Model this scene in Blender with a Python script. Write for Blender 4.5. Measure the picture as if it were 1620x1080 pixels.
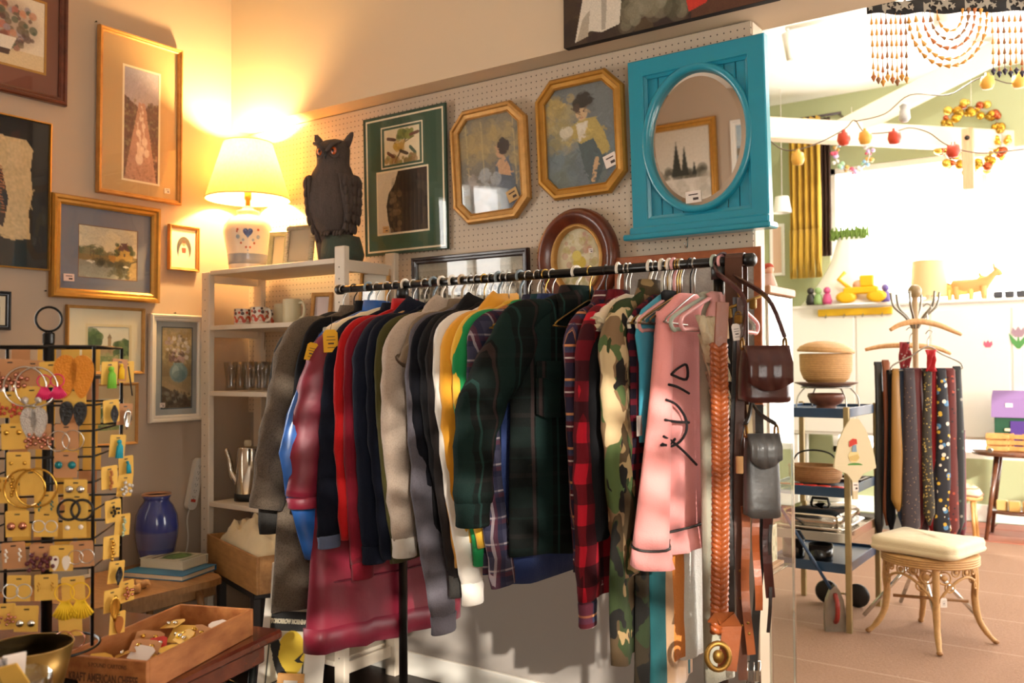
import bpy, bmesh, math, random
import numpy as np
from mathutils import Vector, Matrix, noise
for o in list(bpy.data.objects): bpy.data.objects.remove(o)
random.seed(7); RNG = np.random.RandomState(5)
SC = bpy.context.scene; C = SC.collection
PI = math.pi
# ---------------------------------------------------------------- camera
CAM = np.array([3.85, -3.10, 1.39]); FPX = 1429.0
MR = np.array([[.82012386, .57216418, -.00500129], [-.01896215, .01844186, -.99965011], [-.57187175, .81993174, .02597408]])
cd = bpy.data.cameras.new('camera'); cam = bpy.data.objects.new('camera', cd); C.objects.link(cam)
cd.sensor_width = 36; cd.lens = FPX / 1620 * 36; cd.clip_start = .05
cam.matrix_world = Matrix([[MR[0][i], -MR[1][i], -MR[2][i], CAM[i]] for i in range(3)] + [[0, 0, 0, 1]])
cd.dof.use_dof = True; cd.dof.focus_distance = 2.75; cd.dof.aperture_fstop = 4.0
SC.camera = cam
# ---------------------------------------------------------------- light
SC.view_settings.view_transform = 'Standard'; SC.view_settings.look = 'None'
SC.view_settings.gamma = 1; SC.view_settings.use_curve_mapping = False
SC.view_settings.exposure = 0.50
W = bpy.data.worlds.new('world'); SC.world = W; W.use_nodes = True
bg = W.node_tree.nodes['Background']; bg.inputs[0].default_value = (1, .965, .91, 1); bg.inputs[1].default_value = 10.0
def lamp(name, kind, loc, energy, col, rot=None, **kw):
    d = bpy.data.lights.new(name, kind); d.energy = energy; d.color = col
    for k, v in kw.items(): setattr(d, k, v)
    o = bpy.data.objects.new(name, d); C.objects.link(o); o.location = loc
    if rot is not None: o.rotation_euler = Vector(rot).to_track_quat('-Z', 'Y').to_euler()
    return o
SUN_FROM = Vector((.80, -.78, .33))
lamp('sun', 'SUN', (6, -6, 4), 5.0, (1, .93, .82), -SUN_FROM, angle=math.radians(.6))
def portal(name, loc, rot, sx, sy):
    o = lamp(name, 'AREA', loc, 1, (1, 1, 1), rot, shape='RECTANGLE', size=sx, size_y=sy)
    o.data.cycles.is_portal = True
portal('portal_far', (4.35, 5.80, 1.85), (0, -1, 0), 4.6, 2.5)
portal('portal_right', (7.06, 2.6, 1.7), (-1, 0, 0), 5.4, 2.2)
portal('portal_front', (5.2, -3.94, 1.80), (0, 1, 0), 2.2, 1.6)
portal('portal_left', (-.06, -2.075, 1.75), (1, 0, 0), .95, 1.5)
# ---------------------------------------------------------------- pixel rays of the measured camera -> points on real planes
def ray(x, y): return MR.T @ np.array([(x - 810) / FPX, (y - 540) / FPX, 1])
def az(x, y, z): v = ray(x, y); return Vector(CAM + v * (z - CAM[2]) / v[2])
def ay(x, y, Y): v = ray(x, y); return Vector(CAM + v * (Y - CAM[1]) / v[1])
def ax(x, y, X): v = ray(x, y); return Vector(CAM + v * (X - CAM[0]) / v[0])
def ad(x, y, d): return Vector(CAM + ray(x, y) * d)
def depth(p): return float(MR[2] @ (np.array(p) - CAM))
# ---------------------------------------------------------------- mesh builder
class MB:
    def __init__(s): s.v = []; s.f = []; s.sm = []; s.col = None
    def add(s, vs, fs, sm=False, M=None):
        o = len(s.v)
        if M is not None: vs = [M @ Vector(p) for p in vs]
        s.v += [tuple(p) for p in vs]; s.f += [tuple(i + o for i in f) for f in fs]; s.sm += [sm] * len(fs); return s
    def box(s, c, d, b=0.0, M=None):
        h = [x / 2 for x in d]; b = min(b, min(h) * .8); T = Matrix.Translation(Vector(c))
        M = T if M is None else M @ T
        S = [(x, y, z) for x in (-1, 1) for y in (-1, 1) for z in (-1, 1)]
        if b <= 0:
            return s.add([(p[0] * h[0], p[1] * h[1], p[2] * h[2]) for p in S], [(0, 1, 3, 2), (4, 6, 7, 5), (0, 4, 5, 1), (2, 3, 7, 6), (0, 2, 6, 4), (1, 5, 7, 3)], False, M)
        vs = []
        for p in S:
            for k in range(3): vs.append(tuple(p[j] * (h[j] if j == k else h[j] - b) for j in range(3)))
        ix = {p: 3 * i for i, p in enumerate(S)}; fs = []
        for k in range(3):
            a, c2 = [j for j in range(3) if j != k]
            for sg in (-1, 1):
                q = []
                for (u, w) in ((-1, -1), (1, -1), (1, 1), (-1, 1)):
                    p = [0, 0, 0]; p[k] = sg; p[a] = u; p[c2] = w; q.append(ix[tuple(p)] + k)
                fs.append(tuple(q))
            for u in (-1, 1):
                for w in (-1, 1):
                    p0 = [0, 0, 0]; p0[a] = u; p0[c2] = w; p0[k] = -1; p1 = list(p0); p1[k] = 1
                    i0, i1 = ix[tuple(p0)], ix[tuple(p1)]; fs.append((i0 + a, i0 + c2, i1 + c2, i1 + a))
        for p in S: fs.append((ix[p], ix[p] + 1, ix[p] + 2))
        return s.add(vs, fs, False, M)
    def loft(s, rings, c0=True, c1=True, closed=True, sm=True, M=None, wrap=False):
        n = len(rings[0]); vs = [p for r in rings for p in r]; fs = []; m = len(rings)
        for i in range(m if wrap else m - 1):
            for j in range(n if closed else n - 1):
                k = (j + 1) % n; i2 = (i + 1) % m; fs.append((i * n + j, i * n + k, i2 * n + k, i2 * n + j))
        if closed and not wrap:
            if c0: fs.append(tuple(range(n))[::-1])
            if c1: fs.append(tuple((m - 1) * n + j for j in range(n)))
        return s.add(vs, fs, sm, M)
    def tube(s, pts, r, n=8, closed=False, flat=1.0, M=None, up=None):
        pts = [Vector(p) for p in pts]; m = len(pts); rr = r if isinstance(r, (list, tuple)) else [r] * m
        rings = []; pn = None
        for i in range(m):
            if closed: t = pts[(i + 1) % m] - pts[i - 1]
            else: t = pts[min(i + 1, m - 1)] - pts[max(i - 1, 0)]
            if t.length < 1e-9: t = Vector((0, 0, 1))
            t.normalize()
            if pn is None:
                pn = Vector(up) if up else (Vector((0, 0, 1)) if abs(t.z) < .9 else Vector((1, 0, 0)))
            nn = pn - t * pn.dot(t)
            if nn.length < 1e-6: nn = t.orthogonal()
            nn.normalize(); pn = nn; bb = t.cross(nn)
            rings.append([pts[i] + nn * (math.cos(2 * PI * k / n) * rr[i] * flat) + bb * (math.sin(2 * PI * k / n) * rr[i]) for k in range(n)])
        return s.loft(rings, wrap=closed, M=M)
    def lathe(s, prof, n=24, c=(0, 0, 0), M=None, sm=True, fn=None):
        rings = []
        for (r, z) in prof:
            rings.append([(c[0] + max(r, 1e-4) * math.cos(2 * PI * k / n) * (fn(k / n, z) if fn else 1), c[1] + max(r, 1e-4) * math.sin(2 * PI * k / n) * (fn(k / n, z) if fn else 1), c[2] + z) for k in range(n)])
        return s.loft(rings, sm=sm, M=M)
    def prism(s, poly, z0, z1, M=None, sm=False):
        return s.loft([[(p[0], p[1], z0) for p in poly], [(p[0], p[1], z1) for p in poly]], sm=sm, M=M)
    def ball(s, c, r, nu=12, nv=7, M=None):
        if not isinstance(r, (list, tuple)): r = (r, r, r)
        rings = []
        for j in range(nv + 1):
            a = -PI / 2 + PI * j / nv; q = max(math.cos(a), .02)
            rings.append([(c[0] + r[0] * q * math.cos(2 * PI * k / nu), c[1] + r[1] * q * math.sin(2 * PI * k / nu), c[2] + r[2] * math.sin(a)) for k in range(nu)])
        return s.loft(rings, M=M)
    def sheet(s, grid, th=0.0, M=None, sm=True):   # grid[i][j] points -> sheet with thickness along local normal (approx)
        m, n = len(grid), len(grid[0]); g = [[Vector(p) for p in r] for r in grid]
        vs = [p for r in g for p in r]; fs = [(i * n + j, i * n + j + 1, (i + 1) * n + j + 1, (i + 1) * n + j) for i in range(m - 1) for j in range(n - 1)]
        if th:
            off = []
            for i in range(m):
                for j in range(n):
                    du = g[min(i + 1, m - 1)][j] - g[max(i - 1, 0)][j]; dv = g[i][min(j + 1, n - 1)] - g[i][max(j - 1, 0)]
                    q = du.cross(dv); q = q.normalized() if q.length > 1e-12 else Vector((0, 0, 1)); off.append(g[i][j] - q * th)
            N = len(vs); vs = vs + off; fs = fs + [tuple(i + N for i in f[::-1]) for f in fs]
            b = [(0, j) for j in range(n)] + [(i, n - 1) for i in range(1, m)] + [(m - 1, j) for j in range(n - 2, -1, -1)] + [(i, 0) for i in range(m - 2, 0, -1)]
            ids = [i * n + j for i, j in b]
            for a in range(len(ids)):
                x, y = ids[a], ids[(a + 1) % len(ids)]; fs.append((x, x + N, y + N, y))
        return s.add(vs, fs, sm, M)
    def mesh(s, name, m, normals=True):
        me = bpy.data.meshes.new(name); me.from_pydata(s.v, [], s.f); me.polygons.foreach_set('use_smooth', s.sm)
        if normals:
            bm = bmesh.new(); bm.from_mesh(me); bmesh.ops.recalc_face_normals(bm, faces=bm.faces); bm.to_mesh(me); bm.free()
        if m is not None: me.materials.append(m)
        me.update(); return me
    def build(s, name, m, parent=None, loc=None, M=None, normals=True):
        o = bpy.data.objects.new(name, s.mesh(name, m, normals)); C.objects.link(o)
        if parent is not None: o.parent = parent
        if M is not None: o.matrix_local = M
        elif loc is not None: o.location = loc
        return o
def tag(o, label, cat, group=None):
    o['label'] = label; o['category'] = cat
    if group: o['group'] = group
    return o
def thing(name, label, cat, loc=(0, 0, 0), rz=0.0, group=None, M=None):
    o = bpy.data.objects.new(name, None); C.objects.link(o); o.empty_display_size = .05
    if M is not None: o.matrix_world = M
    else: o.location = loc; o.rotation_euler = (0, 0, rz)
    return tag(o, label, cat, group)
def struct(o): o['kind'] = 'structure'; return o
def stuff(o): o['kind'] = 'stuff'; return o
def frame_axes(o, u, v, w):   # 4x4 from origin and axes
    o, u, v, w = Vector(o), Vector(u), Vector(v), Vector(w)
    return Matrix(((u.x, v.x, w.x, o.x), (u.y, v.y, w.y, o.y), (u.z, v.z, w.z, o.z), (0, 0, 0, 1)))
def RZ(a): return Matrix.Rotation(a, 4, 'Z')
def RX(a): return Matrix.Rotation(a, 4, 'X')
def RY(a): return Matrix.Rotation(a, 4, 'Y')
def TR(x, y, z): return Matrix.Translation(Vector((x, y, z)))
def arc(c, r, a0, a1, n, pl='xz'):
    out = []
    for i in range(n + 1):
        a = a0 + (a1 - a0) * i / n; x, y = r * math.cos(a), r * math.sin(a)
        out.append((c[0] + x, c[1], c[2] + y) if pl == 'xz' else ((c[0], c[1] + x, c[2] + y) if pl == 'yz' else (c[0] + x, c[1] + y, c[2])))
    return out
def smooth_path(pts, k=4):
    pts = [Vector(p) for p in pts]; out = []
    for i in range(len(pts) - 1):
        p0, p1, p2, p3 = pts[max(i - 1, 0)], pts[i], pts[i + 1], pts[min(i + 2, len(pts) - 1)]
        for j in range(k):
            t = j / k; out.append(.5 * ((2 * p1) + (p2 - p0) * t + (2 * p0 - 5 * p1 + 4 * p2 - p3) * t * t + (3 * p1 - p0 - 3 * p2 + p3) * t ** 3))
    return out + [pts[-1]]
# ---------------------------------------------------------------- materials
def lin(h):
    if isinstance(h, (tuple, list)): return tuple(h)
    h = h.lstrip('#'); c = [int(h[i:i + 2], 16) / 255 for i in (0, 2, 4)]
    return tuple(x / 12.92 if x <= .04045 else ((x + .055) / 1.055) ** 2.4 for x in c)
class NT:
    def __init__(s, name, rough=.6, metal=0.0, spec=.5):
        s.m = bpy.data.materials.new(name); s.m.use_nodes = True; s.t = s.m.node_tree; s.b = s.t.nodes['Principled BSDF']
        s.set('Roughness', rough); s.set('Metallic', metal); s.set('Specular IOR Level', spec); s._c = {}
    def set(s, k, v):
        if hasattr(v, 'is_linked'): s.t.links.new(v, s.b.inputs[k])
        else: s.b.inputs[k].default_value = v
    def n(s, t, **kw):
        q = s.t.nodes.new(t)
        for k, v in kw.items(): setattr(q, k, v)
        return q
    def inp(s, node, i, v):
        if hasattr(v, 'is_linked'): s.t.links.new(v, node.inputs[i])
        else: node.inputs[i].default_value = v
    def co(s, k='Object'):
        if k not in s._c: s._c[k] = s.n('ShaderNodeTexCoord').outputs[k]
        return s._c[k]
    def xyz(s, v=None):
        q = s.n('ShaderNodeSeparateXYZ'); s.inp(q, 0, v if v is not None else s.co()); return q.outputs
    def ma(s, op, a, b=0.0):
        q = s.n('ShaderNodeMath', operation=op); s.inp(q, 0, a); s.inp(q, 1, b); return q.outputs[0]
    def mix(s, f, a, b):
        q = s.n('ShaderNodeMix', data_type='RGBA'); s.inp(q, 0, f)
        for i, v in ((6, a), (7, b)):
            if isinstance(v, str): v = lin(v)
            if isinstance(v, tuple) and len(v) == 3: v = v + (1,)
            s.inp(q, i, v)
        return q.outputs[2]
    def noise(s, scale, detail=2, vec=None, out=0, rough=.5):
        q = s.n('ShaderNodeTexNoise'); q.inputs['Scale'].default_value = scale; q.inputs['Detail'].default_value = detail; q.inputs['Roughness'].default_value = rough
        s.inp(q, 0, vec if vec is not None else s.co()); return q.outputs[out]
    def scale(s, v, sc):
        q = s.n('ShaderNodeVectorMath', operation='MULTIPLY'); s.inp(q, 0, v); q.inputs[1].default_value = sc; return q.outputs[0]
    def addv(s, v, w):
        q = s.n('ShaderNodeVectorMath', operation='ADD'); s.inp(q, 0, v); s.inp(q, 1, w); return q.outputs[0]
    def bump(s, h, st=.3, dist=.01):
        q = s.n('ShaderNodeBump'); q.inputs['Strength'].default_value = st; q.inputs['Distance'].default_value = dist; s.inp(q, 'Height', h); s.t.links.new(q.outputs[0], s.b.inputs['Normal'])
    def stripe(s, x, period, off, width):
        a = s.ma('FRACT', s.ma('DIVIDE', s.ma('ADD', x, off + 50 * period), period)); return s.ma('LESS_THAN', a, width / period)
    def color(s, v):
        if isinstance(v, str): v = lin(v)
        if isinstance(v, tuple): v = v + (1,) if len(v) == 3 else v
        s.set('Base Color', v); return s
_M = {}
def mat(name, col, rough=.6, metal=0.0, var=0.0, vs=6, bump=0.0, bs=60, spec=.5, coat=0.0, trans=0.0, sheen=0.0, emit=None, estr=1.0, sss=0.0, ior=1.45):
    if name in _M: return _M[name]
    q = NT(name, rough, metal, spec); c = lin(col)
    if var:
        f = q.noise(vs, 4); q.color(q.mix(f, tuple(max(0, x * (1 - var)) for x in c), tuple(min(1, x * (1 + var)) for x in c)))
    else: q.color(c)
    if bump: q.bump(q.noise(bs, 3), bump, .004)
    if coat: q.set('Coat Weight', coat); q.set('Coat Roughness', .08)
    if trans: q.set('Transmission Weight', trans); q.set('IOR', ior)
    if sheen: q.set('Sheen Weight', sheen)
    if emit: q.set('Emission Color', lin(emit) + (1,)); q.set('Emission Strength', estr)
    _M[name] = q.m; return q.m
def cloth(name, col, var=.12, weave=500, bump=.25, rough=.9, sheen=.15, mott=0.0):
    if name in _M: return _M[name]
    q = NT(name, rough, 0, .25); c = lin(col)
    f = q.noise(7, 3); a = q.mix(f, tuple(x * (1 - var) for x in c), tuple(min(1, x * (1 + var)) for x in c))
    if mott:
        g = q.ma('GREATER_THAN', q.noise(260, 2), .56); a = q.mix(q.ma('MULTIPLY', g, mott), a, tuple(min(1, x * .45) for x in c))
    q.color(a); q.set('Sheen Weight', sheen * min(1, max(c) * 3))
    q.bump(q.ma('ADD', q.noise(weave, 1), q.ma('MULTIPLY', q.noise(13, 3, q.scale(q.co(), (1, 1, .6))), 6.0)), bump, .004)
    _M[name] = q.m; return q.m
def plaid(name, base, hb, vb, rough=.9):   # bands: (period, offset, width, colour, alpha)
    if name in _M: return _M[name]
    q = NT(name, rough, 0, .2); x, y, z = q.xyz(); c = lin(base) + (1,)
    u = q.ma('ADD', x, q.ma('MULTIPLY', y, .6))
    for (p, o, w, col, al) in hb: c = q.mix(q.ma('MULTIPLY', q.stripe(z, p, o, w), al), c, col)
    for (p, o, w, col, al) in vb: c = q.mix(q.ma('MULTIPLY', q.stripe(u, p, o, w), al), c, col)
    q.color(c); q.bump(q.ma('ADD', q.noise(420, 1), q.ma('MULTIPLY', q.noise(14, 3), 2.0)), .25, .004)
    _M[name] = q.m; return q.m
def camo(name, cols, sc=7, sd=0.0):
    if name in _M: return _M[name]
    q = NT(name, .9, 0, .2); v = q.addv(q.scale(q.co(), (1, 1, .8)), (sd, sd, sd)); v = q.addv(v, q.scale(q.noise(14, 2, v, 1), (.05, .05, .05)))
    c = lin(cols[0]) + (1,)
    for i, (col, th) in enumerate(cols[1:]):
        w = q.addv(v, (i * 3.7, i * 1.3, i * 5.1)); c = q.mix(q.ma('GREATER_THAN', q.noise(sc * (1 + .15 * i), 1.5, w), th), c, col)
    q.color(c); q.bump(q.noise(400, 1), .2, .003)
    _M[name] = q.m; return q.m
def wood(name, col, col2, sc=(1, 12, 12), rough=.45, coat=0.0, bump=.1):
    if name in _M: return _M[name]
    q = NT(name, rough); v = q.scale(q.co(), sc); f = q.noise(6, 5, v, 0, .6)
    f = q.ma('MULTIPLY', q.ma('SUBTRACT', f, .3), 2.4)
    q.color(q.mix(f, col, col2)); q.bump(f, bump, .002)
    if coat: q.set('Coat Weight', coat); q.set('Coat Roughness', .12)
    _M[name] = q.m; return q.m
def glassm(name, col=(1, 1, 1), rough=.0, ior=1.45):
    if name in _M: return _M[name]
    q = NT(name, rough); q.color(col); q.set('Transmission Weight', 1.0); q.set('IOR', ior); _M[name] = q.m; return q.m
def attrm(name, rough=.7, coat=0.0):
    if name in _M: return _M[name]
    q = NT(name, rough); a = q.n('ShaderNodeAttribute', attribute_name='paint'); q.color(a.outputs[0])
    if coat: q.set('Coat Weight', coat); q.set('Coat Roughness', .03)
    _M[name] = q.m; return q.m
def panem(name, tint=(1, 1, 1), refl=.10):   # thin window / picture glass: mostly clear, a little mirror
    if name in _M: return _M[name]
    q = NT(name); t = q.t; out = [n for n in t.nodes if n.type == 'OUTPUT_MATERIAL'][0]
    tr = q.n('ShaderNodeBsdfTransparent'); tr.inputs[0].default_value = tint + (1,); gl = q.n('ShaderNodeBsdfGlossy'); gl.inputs['Roughness'].default_value = .02
    fr = q.n('ShaderNodeFresnel'); fr.inputs[0].default_value = 1.5; mx = q.n('ShaderNodeMixShader')
    ge = q.n('ShaderNodeNewGeometry'); t.links.new(q.ma('MULTIPLY', q.ma('ADD', fr.outputs[0], refl), q.ma('SUBTRACT', 1.0, ge.outputs['Backfacing'])), mx.inputs[0]); t.links.new(tr.outputs[0], mx.inputs[1]); t.links.new(gl.outputs[0], mx.inputs[2]); t.links.new(mx.outputs[0], out.inputs[0])
    _M[name] = q.m; return q.m
# ---------------------------------------------------------------- flat prints painted in code on a fine grid
class Pic:
    def __init__(s, w, h, bgc, px=.0035, cap=120):
        s.nx = max(8, min(cap, int(w / px))); s.ny = max(8, min(cap, int(h / px))); s.w = w; s.h = h
        s.U, s.V = np.meshgrid((np.arange(s.nx + 1)) / s.nx, (np.arange(s.ny + 1)) / s.ny)
        s.a = np.zeros(s.U.shape + (3,)); s.a[:] = lin(bgc)
    def put(s, m, col, al=1.0):
        m = (np.clip(m, 0, 1) * al)[..., None]; s.a = s.a * (1 - m) + np.array(lin(col)) * m; return s
    def grad(s, v0, v1, c0, c1):
        t = np.clip((s.V - v0) / (v1 - v0), 0, 1)[..., None]; q = (s.V >= v0) & (s.V <= v1)
        g = np.array(lin(c0)) * (1 - t) + np.array(lin(c1)) * t; s.a = np.where(q[..., None], g, s.a); return s
    def el(s, cx, cy, rx, ry, col, al=1.0, soft=.15):
        d = ((s.U - cx) / rx) ** 2 + ((s.V - cy) / ry) ** 2; return s.put((1 + soft - d) / (2 * soft), col, al)
    def rect(s, x0, y0, x1, y1, col, al=1.0):
        return s.put(((s.U >= x0) & (s.U <= x1) & (s.V >= y0) & (s.V <= y1)).astype(float), col, al)
    def poly(s, pts, col, al=1.0):
        m = np.zeros(s.U.shape, bool); j = len(pts) - 1
        for i in range(len(pts)):
            (xi, yi), (xj, yj) = pts[i], pts[j]
            if yi != yj: m ^= ((yi > s.V) != (yj > s.V)) & (s.U < (xj - xi) * (s.V - yi) / (yj - yi) + xi)
            j = i
        return s.put(m.astype(float), col, al)
    def line(s, pts, w, col, al=1.0):
        asp = s.h / s.w; m = np.zeros(s.U.shape)
        for (x0, y0), (x1, y1) in zip(pts, pts[1:]):
            dx, dy = x1 - x0, (y1 - y0) * asp; L = dx * dx + dy * dy + 1e-12
            t = np.clip(((s.U - x0) * dx + (s.V - y0) * asp * dy) / L, 0, 1)
            d = np.hypot(s.U - x0 - t * dx, (s.V - y0) * asp - t * dy); m = np.maximum(m, d < w)
        return s.put(m.astype(float), col, al)
    def blobs(s, n, x0, y0, x1, y1, r, cols, al=.8, inside=None, asp=1.0):
        for _ in range(n):
            x, y = RNG.uniform(x0, x1), RNG.uniform(y0, y1)
            if inside and not inside(x, y): continue
            q = r * RNG.uniform(.5, 1.3); s.el(x, y, q, q * s.w / s.h * asp, cols[RNG.randint(len(cols))], al)
        return s
    def grain(s, k=.05, blur=0):
        n = RNG.normal(0, 1, s.U.shape)
        for _ in range(blur): n = (n + np.roll(n, 1, 0) + np.roll(n, 1, 1) + np.roll(n, -1, 0) + np.roll(n, -1, 1)) / 3
        s.a = np.clip(s.a * (1 + k * n[..., None]), 0, 1); return s
    def brush(s, n=160, L=.05, w=.012, j=.10):   # painterly strokes picked up from the colours already there
        for _ in range(n):
            x, y = RNG.uniform(0, 1), RNG.uniform(0, 1); c = s.a[min(s.ny, int(y * s.ny)), min(s.nx, int(x * s.nx))] * (1 + RNG.normal(0, j)); a = RNG.uniform(-.9, .9)
            s.line([(x - L * math.cos(a), y - L * math.sin(a)), (x + L * math.cos(a), y + L * math.sin(a))], w * RNG.uniform(.6, 1.3), tuple(np.clip(c, 0, 1)), .75)
        return s
    def mesh(s, name, m, mask=None):
        x = (s.U - .5) * s.w; y = (.5 - s.V) * s.h; vs = np.stack([x, y, 0 * x], -1).reshape(-1, 3); n = s.nx + 1
        fs = [(j * n + i, (j + 1) * n + i, (j + 1) * n + i + 1, j * n + i + 1) for j in range(s.ny) for i in range(s.nx) if mask is None or mask((i + .5) / s.nx, (j + .5) / s.ny)]
        me = bpy.data.meshes.new(name); me.from_pydata(vs.tolist(), [], fs)
        at = me.color_attributes.new('paint', 'FLOAT_COLOR', 'POINT'); buf = np.ones((len(vs), 4), np.float32); buf[:, :3] = s.a.reshape(-1, 3); at.data.foreach_set('color', buf.ravel())
        me.materials.append(m); me.update(); return me
    def build(s, name, parent, M=None, m=None, mask=None):
        o = bpy.data.objects.new(name, s.mesh(name, m or attrm('print_paint'), mask)); C.objects.link(o); o.parent = parent
        if M is not None: o.matrix_local = M
        return o
def text(name, body, size, m, parent, M, ext=.0006, align='CENTER', sx=1.0, bold=0.0):
    cu = bpy.data.curves.new(name, 'FONT'); cu.body = body; cu.size = size; cu.extrude = ext; cu.align_x = align; cu.align_y = 'CENTER'; cu.offset = bold; cu.resolution_u = 3
    t = bpy.data.objects.new(name, cu); C.objects.link(t); dg = bpy.context.evaluated_depsgraph_get(); dg.update()
    me = bpy.data.meshes.new_from_object(t.evaluated_get(dg)); bpy.data.objects.remove(t); me.materials.clear(); me.materials.append(m)
    o = bpy.data.objects.new(name, me); C.objects.link(o); o.parent = parent; o.matrix_local = M @ Matrix.Diagonal((sx, 1, 1, 1)); return o
# ================================================================ SETTING
XR, YF, YB, CZ = 7.0, -3.9, 5.7, 3.95
greige = mat('greige_paint', '#b39f8b', .75, var=.03, vs=2)
greige_low = mat('shaded_grey_paint', '#9f968e', .75, var=.03, vs=2)  # grey paint, toned darker to carry the shade of unseen furniture
cream_up = mat('cream_paint', '#cfbb9f', .75, var=.02, vs=2)
green_p = mat('sage_green_paint', '#a7ac84', .8)
white_p = mat('white_paint', '#e9e4da', .6)
ceil_p = mat('ceiling_white', '#f6f4ef', .85)
beam_p = mat('beam_paint', '#d8c6ac', .7, var=.05)
def sbox(name, x0, y0, z0, x1, y1, z1, m, b=0.0):
    c = ((x0 + x1) / 2, (y0 + y1) / 2, (z0 + z1) / 2); return struct(MB().box((0, 0, 0), (x1 - x0, y1 - y0, z1 - z0), b).build(name, m, None, c))
floor = sbox('floor', 0, YF, -.05, XR, YB, 0, mat('dark_floor', '#2b1d16', .5, var=.25, vs=3))
q = NT('carpet', .95, 0, .1); x, y, z = q.xyz()
f = q.noise(90, 3); g = q.noise(1.6, 3); c0 = q.mix(f, '#8f6f5b', '#ad8b75'); c0 = q.mix(q.ma('MULTIPLY', g, .35), c0, '#7c5f4d')
q.color(q.mix(q.ma('MULTIPLY', q.stripe(y, .62, .1, .018), .35), c0, '#bfa38e')); q.bump(q.ma('ADD', q.noise(420, 2), q.ma('MULTIPLY', q.noise(60, 2), 1.0)), .6, .006)
cp = [(2.76, -3.3), (6.9, -3.3), (6.9, 4.85), (.3, 4.85), (.3, .12), (2.76, .12)]
struct(MB().prism(cp, 0, .012).build('floor_carpet', q.m, None, (0, 0, .0005)))
# brick-red tiles along the window: each tile its own piece
tl = [mat('clay_tile_%d' % i, c, .5, var=.12, vs=9) for i, c in enumerate(('#8a4a37', '#9a5540', '#7d4132'))]
tme = [MB().box((0, 0, 0), (.295, .295, .016), .004).mesh('tile', m) for m in tl]
k = 0
for i in range(10):
    for j in range(3):
        o = bpy.data.objects.new('tile', tme[(i * 2 + j) % 3]); C.objects.link(o); o.parent = floor
        o.location = Vector((2.35 + .305 * i, 4.87 + .305 * j, .008 + .0008 * ((i + j) % 3))) - floor.location
# walls
def wall_with_holes(name, axis, pos, a0, a1, z0, z1, holes, th, m):
    mb = MB(); hs = sorted(holes); cur = a0
    def bx(p0, p1, q0, q1):
        if p1 - p0 < 1e-4 or q1 - q0 < 1e-4: return
        if axis == 'y': mb.box(((p0 + p1) / 2, pos, (q0 + q1) / 2), (p1 - p0, th, q1 - q0))
        else: mb.box((pos, (p0 + p1) / 2, (q0 + q1) / 2), (th, p1 - p0, q1 - q0))
    for (h0, h1, k0, k1) in hs:
        bx(cur, h0, z0, z1); bx(h0, h1, z0, k0); bx(h0, h1, k1, z1); cur = h1
    bx(cur, a1, z0, z1); return struct(mb.build(name, m))
WL = (-2.55, -1.6, 1.0, 2.5); WF = (4.1, 6.3, 1.0, 2.6); WR = (.15, 5.2, .9, 2.9); WB = (1.42, 6.6, .55, 3.25)
wall_with_holes('wall_left', 'x', -.06, YF - .1, .12, 0, CZ, [WL], .12, greige)
wall_with_holes('wall_front', 'y', YF - .06, 0, XR, 0, CZ, [WF], .12, greige)
wall_with_holes('wall_right', 'x', XR + .06, YF - .1, YB + .1, 0, CZ, [WR], .12, cream_up)
wall_with_holes('wall_far', 'y', YB + .06, -.1, XR, 0, CZ, [WB], .12, green_p)
sbox('wall_far_left', -.12, .12, 0, 0, YB, CZ, green_p)
sbox('ceiling', -.12, YF - .12, CZ, XR + .12, YB + .12, CZ + .1, ceil_p)
wb = sbox('wall_back', 0, .012, 0, 2.715, .10, 2.615, greige_low)
sbox('wall_header', 0, -.115, 2.615, XR, .13, CZ, cream_up)
# pegboard
q = NT('pegboard', .55); x, y, z = q.xyz(); P = .0254
def cen(a): return q.ma('SUBTRACT', q.ma('FRACT', q.ma('DIVIDE', q.ma('ADD', a, 10), P)), .5)
d = q.ma('ADD', q.ma('POWER', cen(x), 2), q.ma('POWER', cen(z), 2)); hole = q.ma('LESS_THAN', d, .0125)
q.color(q.mix(hole, '#c9b8a2', '#4a4038')); q.bump(q.ma('SUBTRACT', 1.0, hole), .6, .003)
pb = MB().box((0, 0, 0), (2.73, .008, 1.46), .001).build('pegboard', q.m, None, (1.365, -.004 + .008, 1.15 + .73)); struct(pb)
sbox('trim_1', 2.716, .006, 0, 2.735, .105, 2.61, mat('end_post_paint', '#c4b39b', .6, var=.1, vs=4), .003)
sbox('baseboard_back', 0, -.008, 0, 2.70, .011, .10, white_p, .003)
sbox('baseboard_left', 0, YF, 0, .014, -.02, .10, white_p, .003)
sbox('baseboard_far', 0, YB - .018, .012, XR, YB, .16, white_p, .003)
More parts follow.
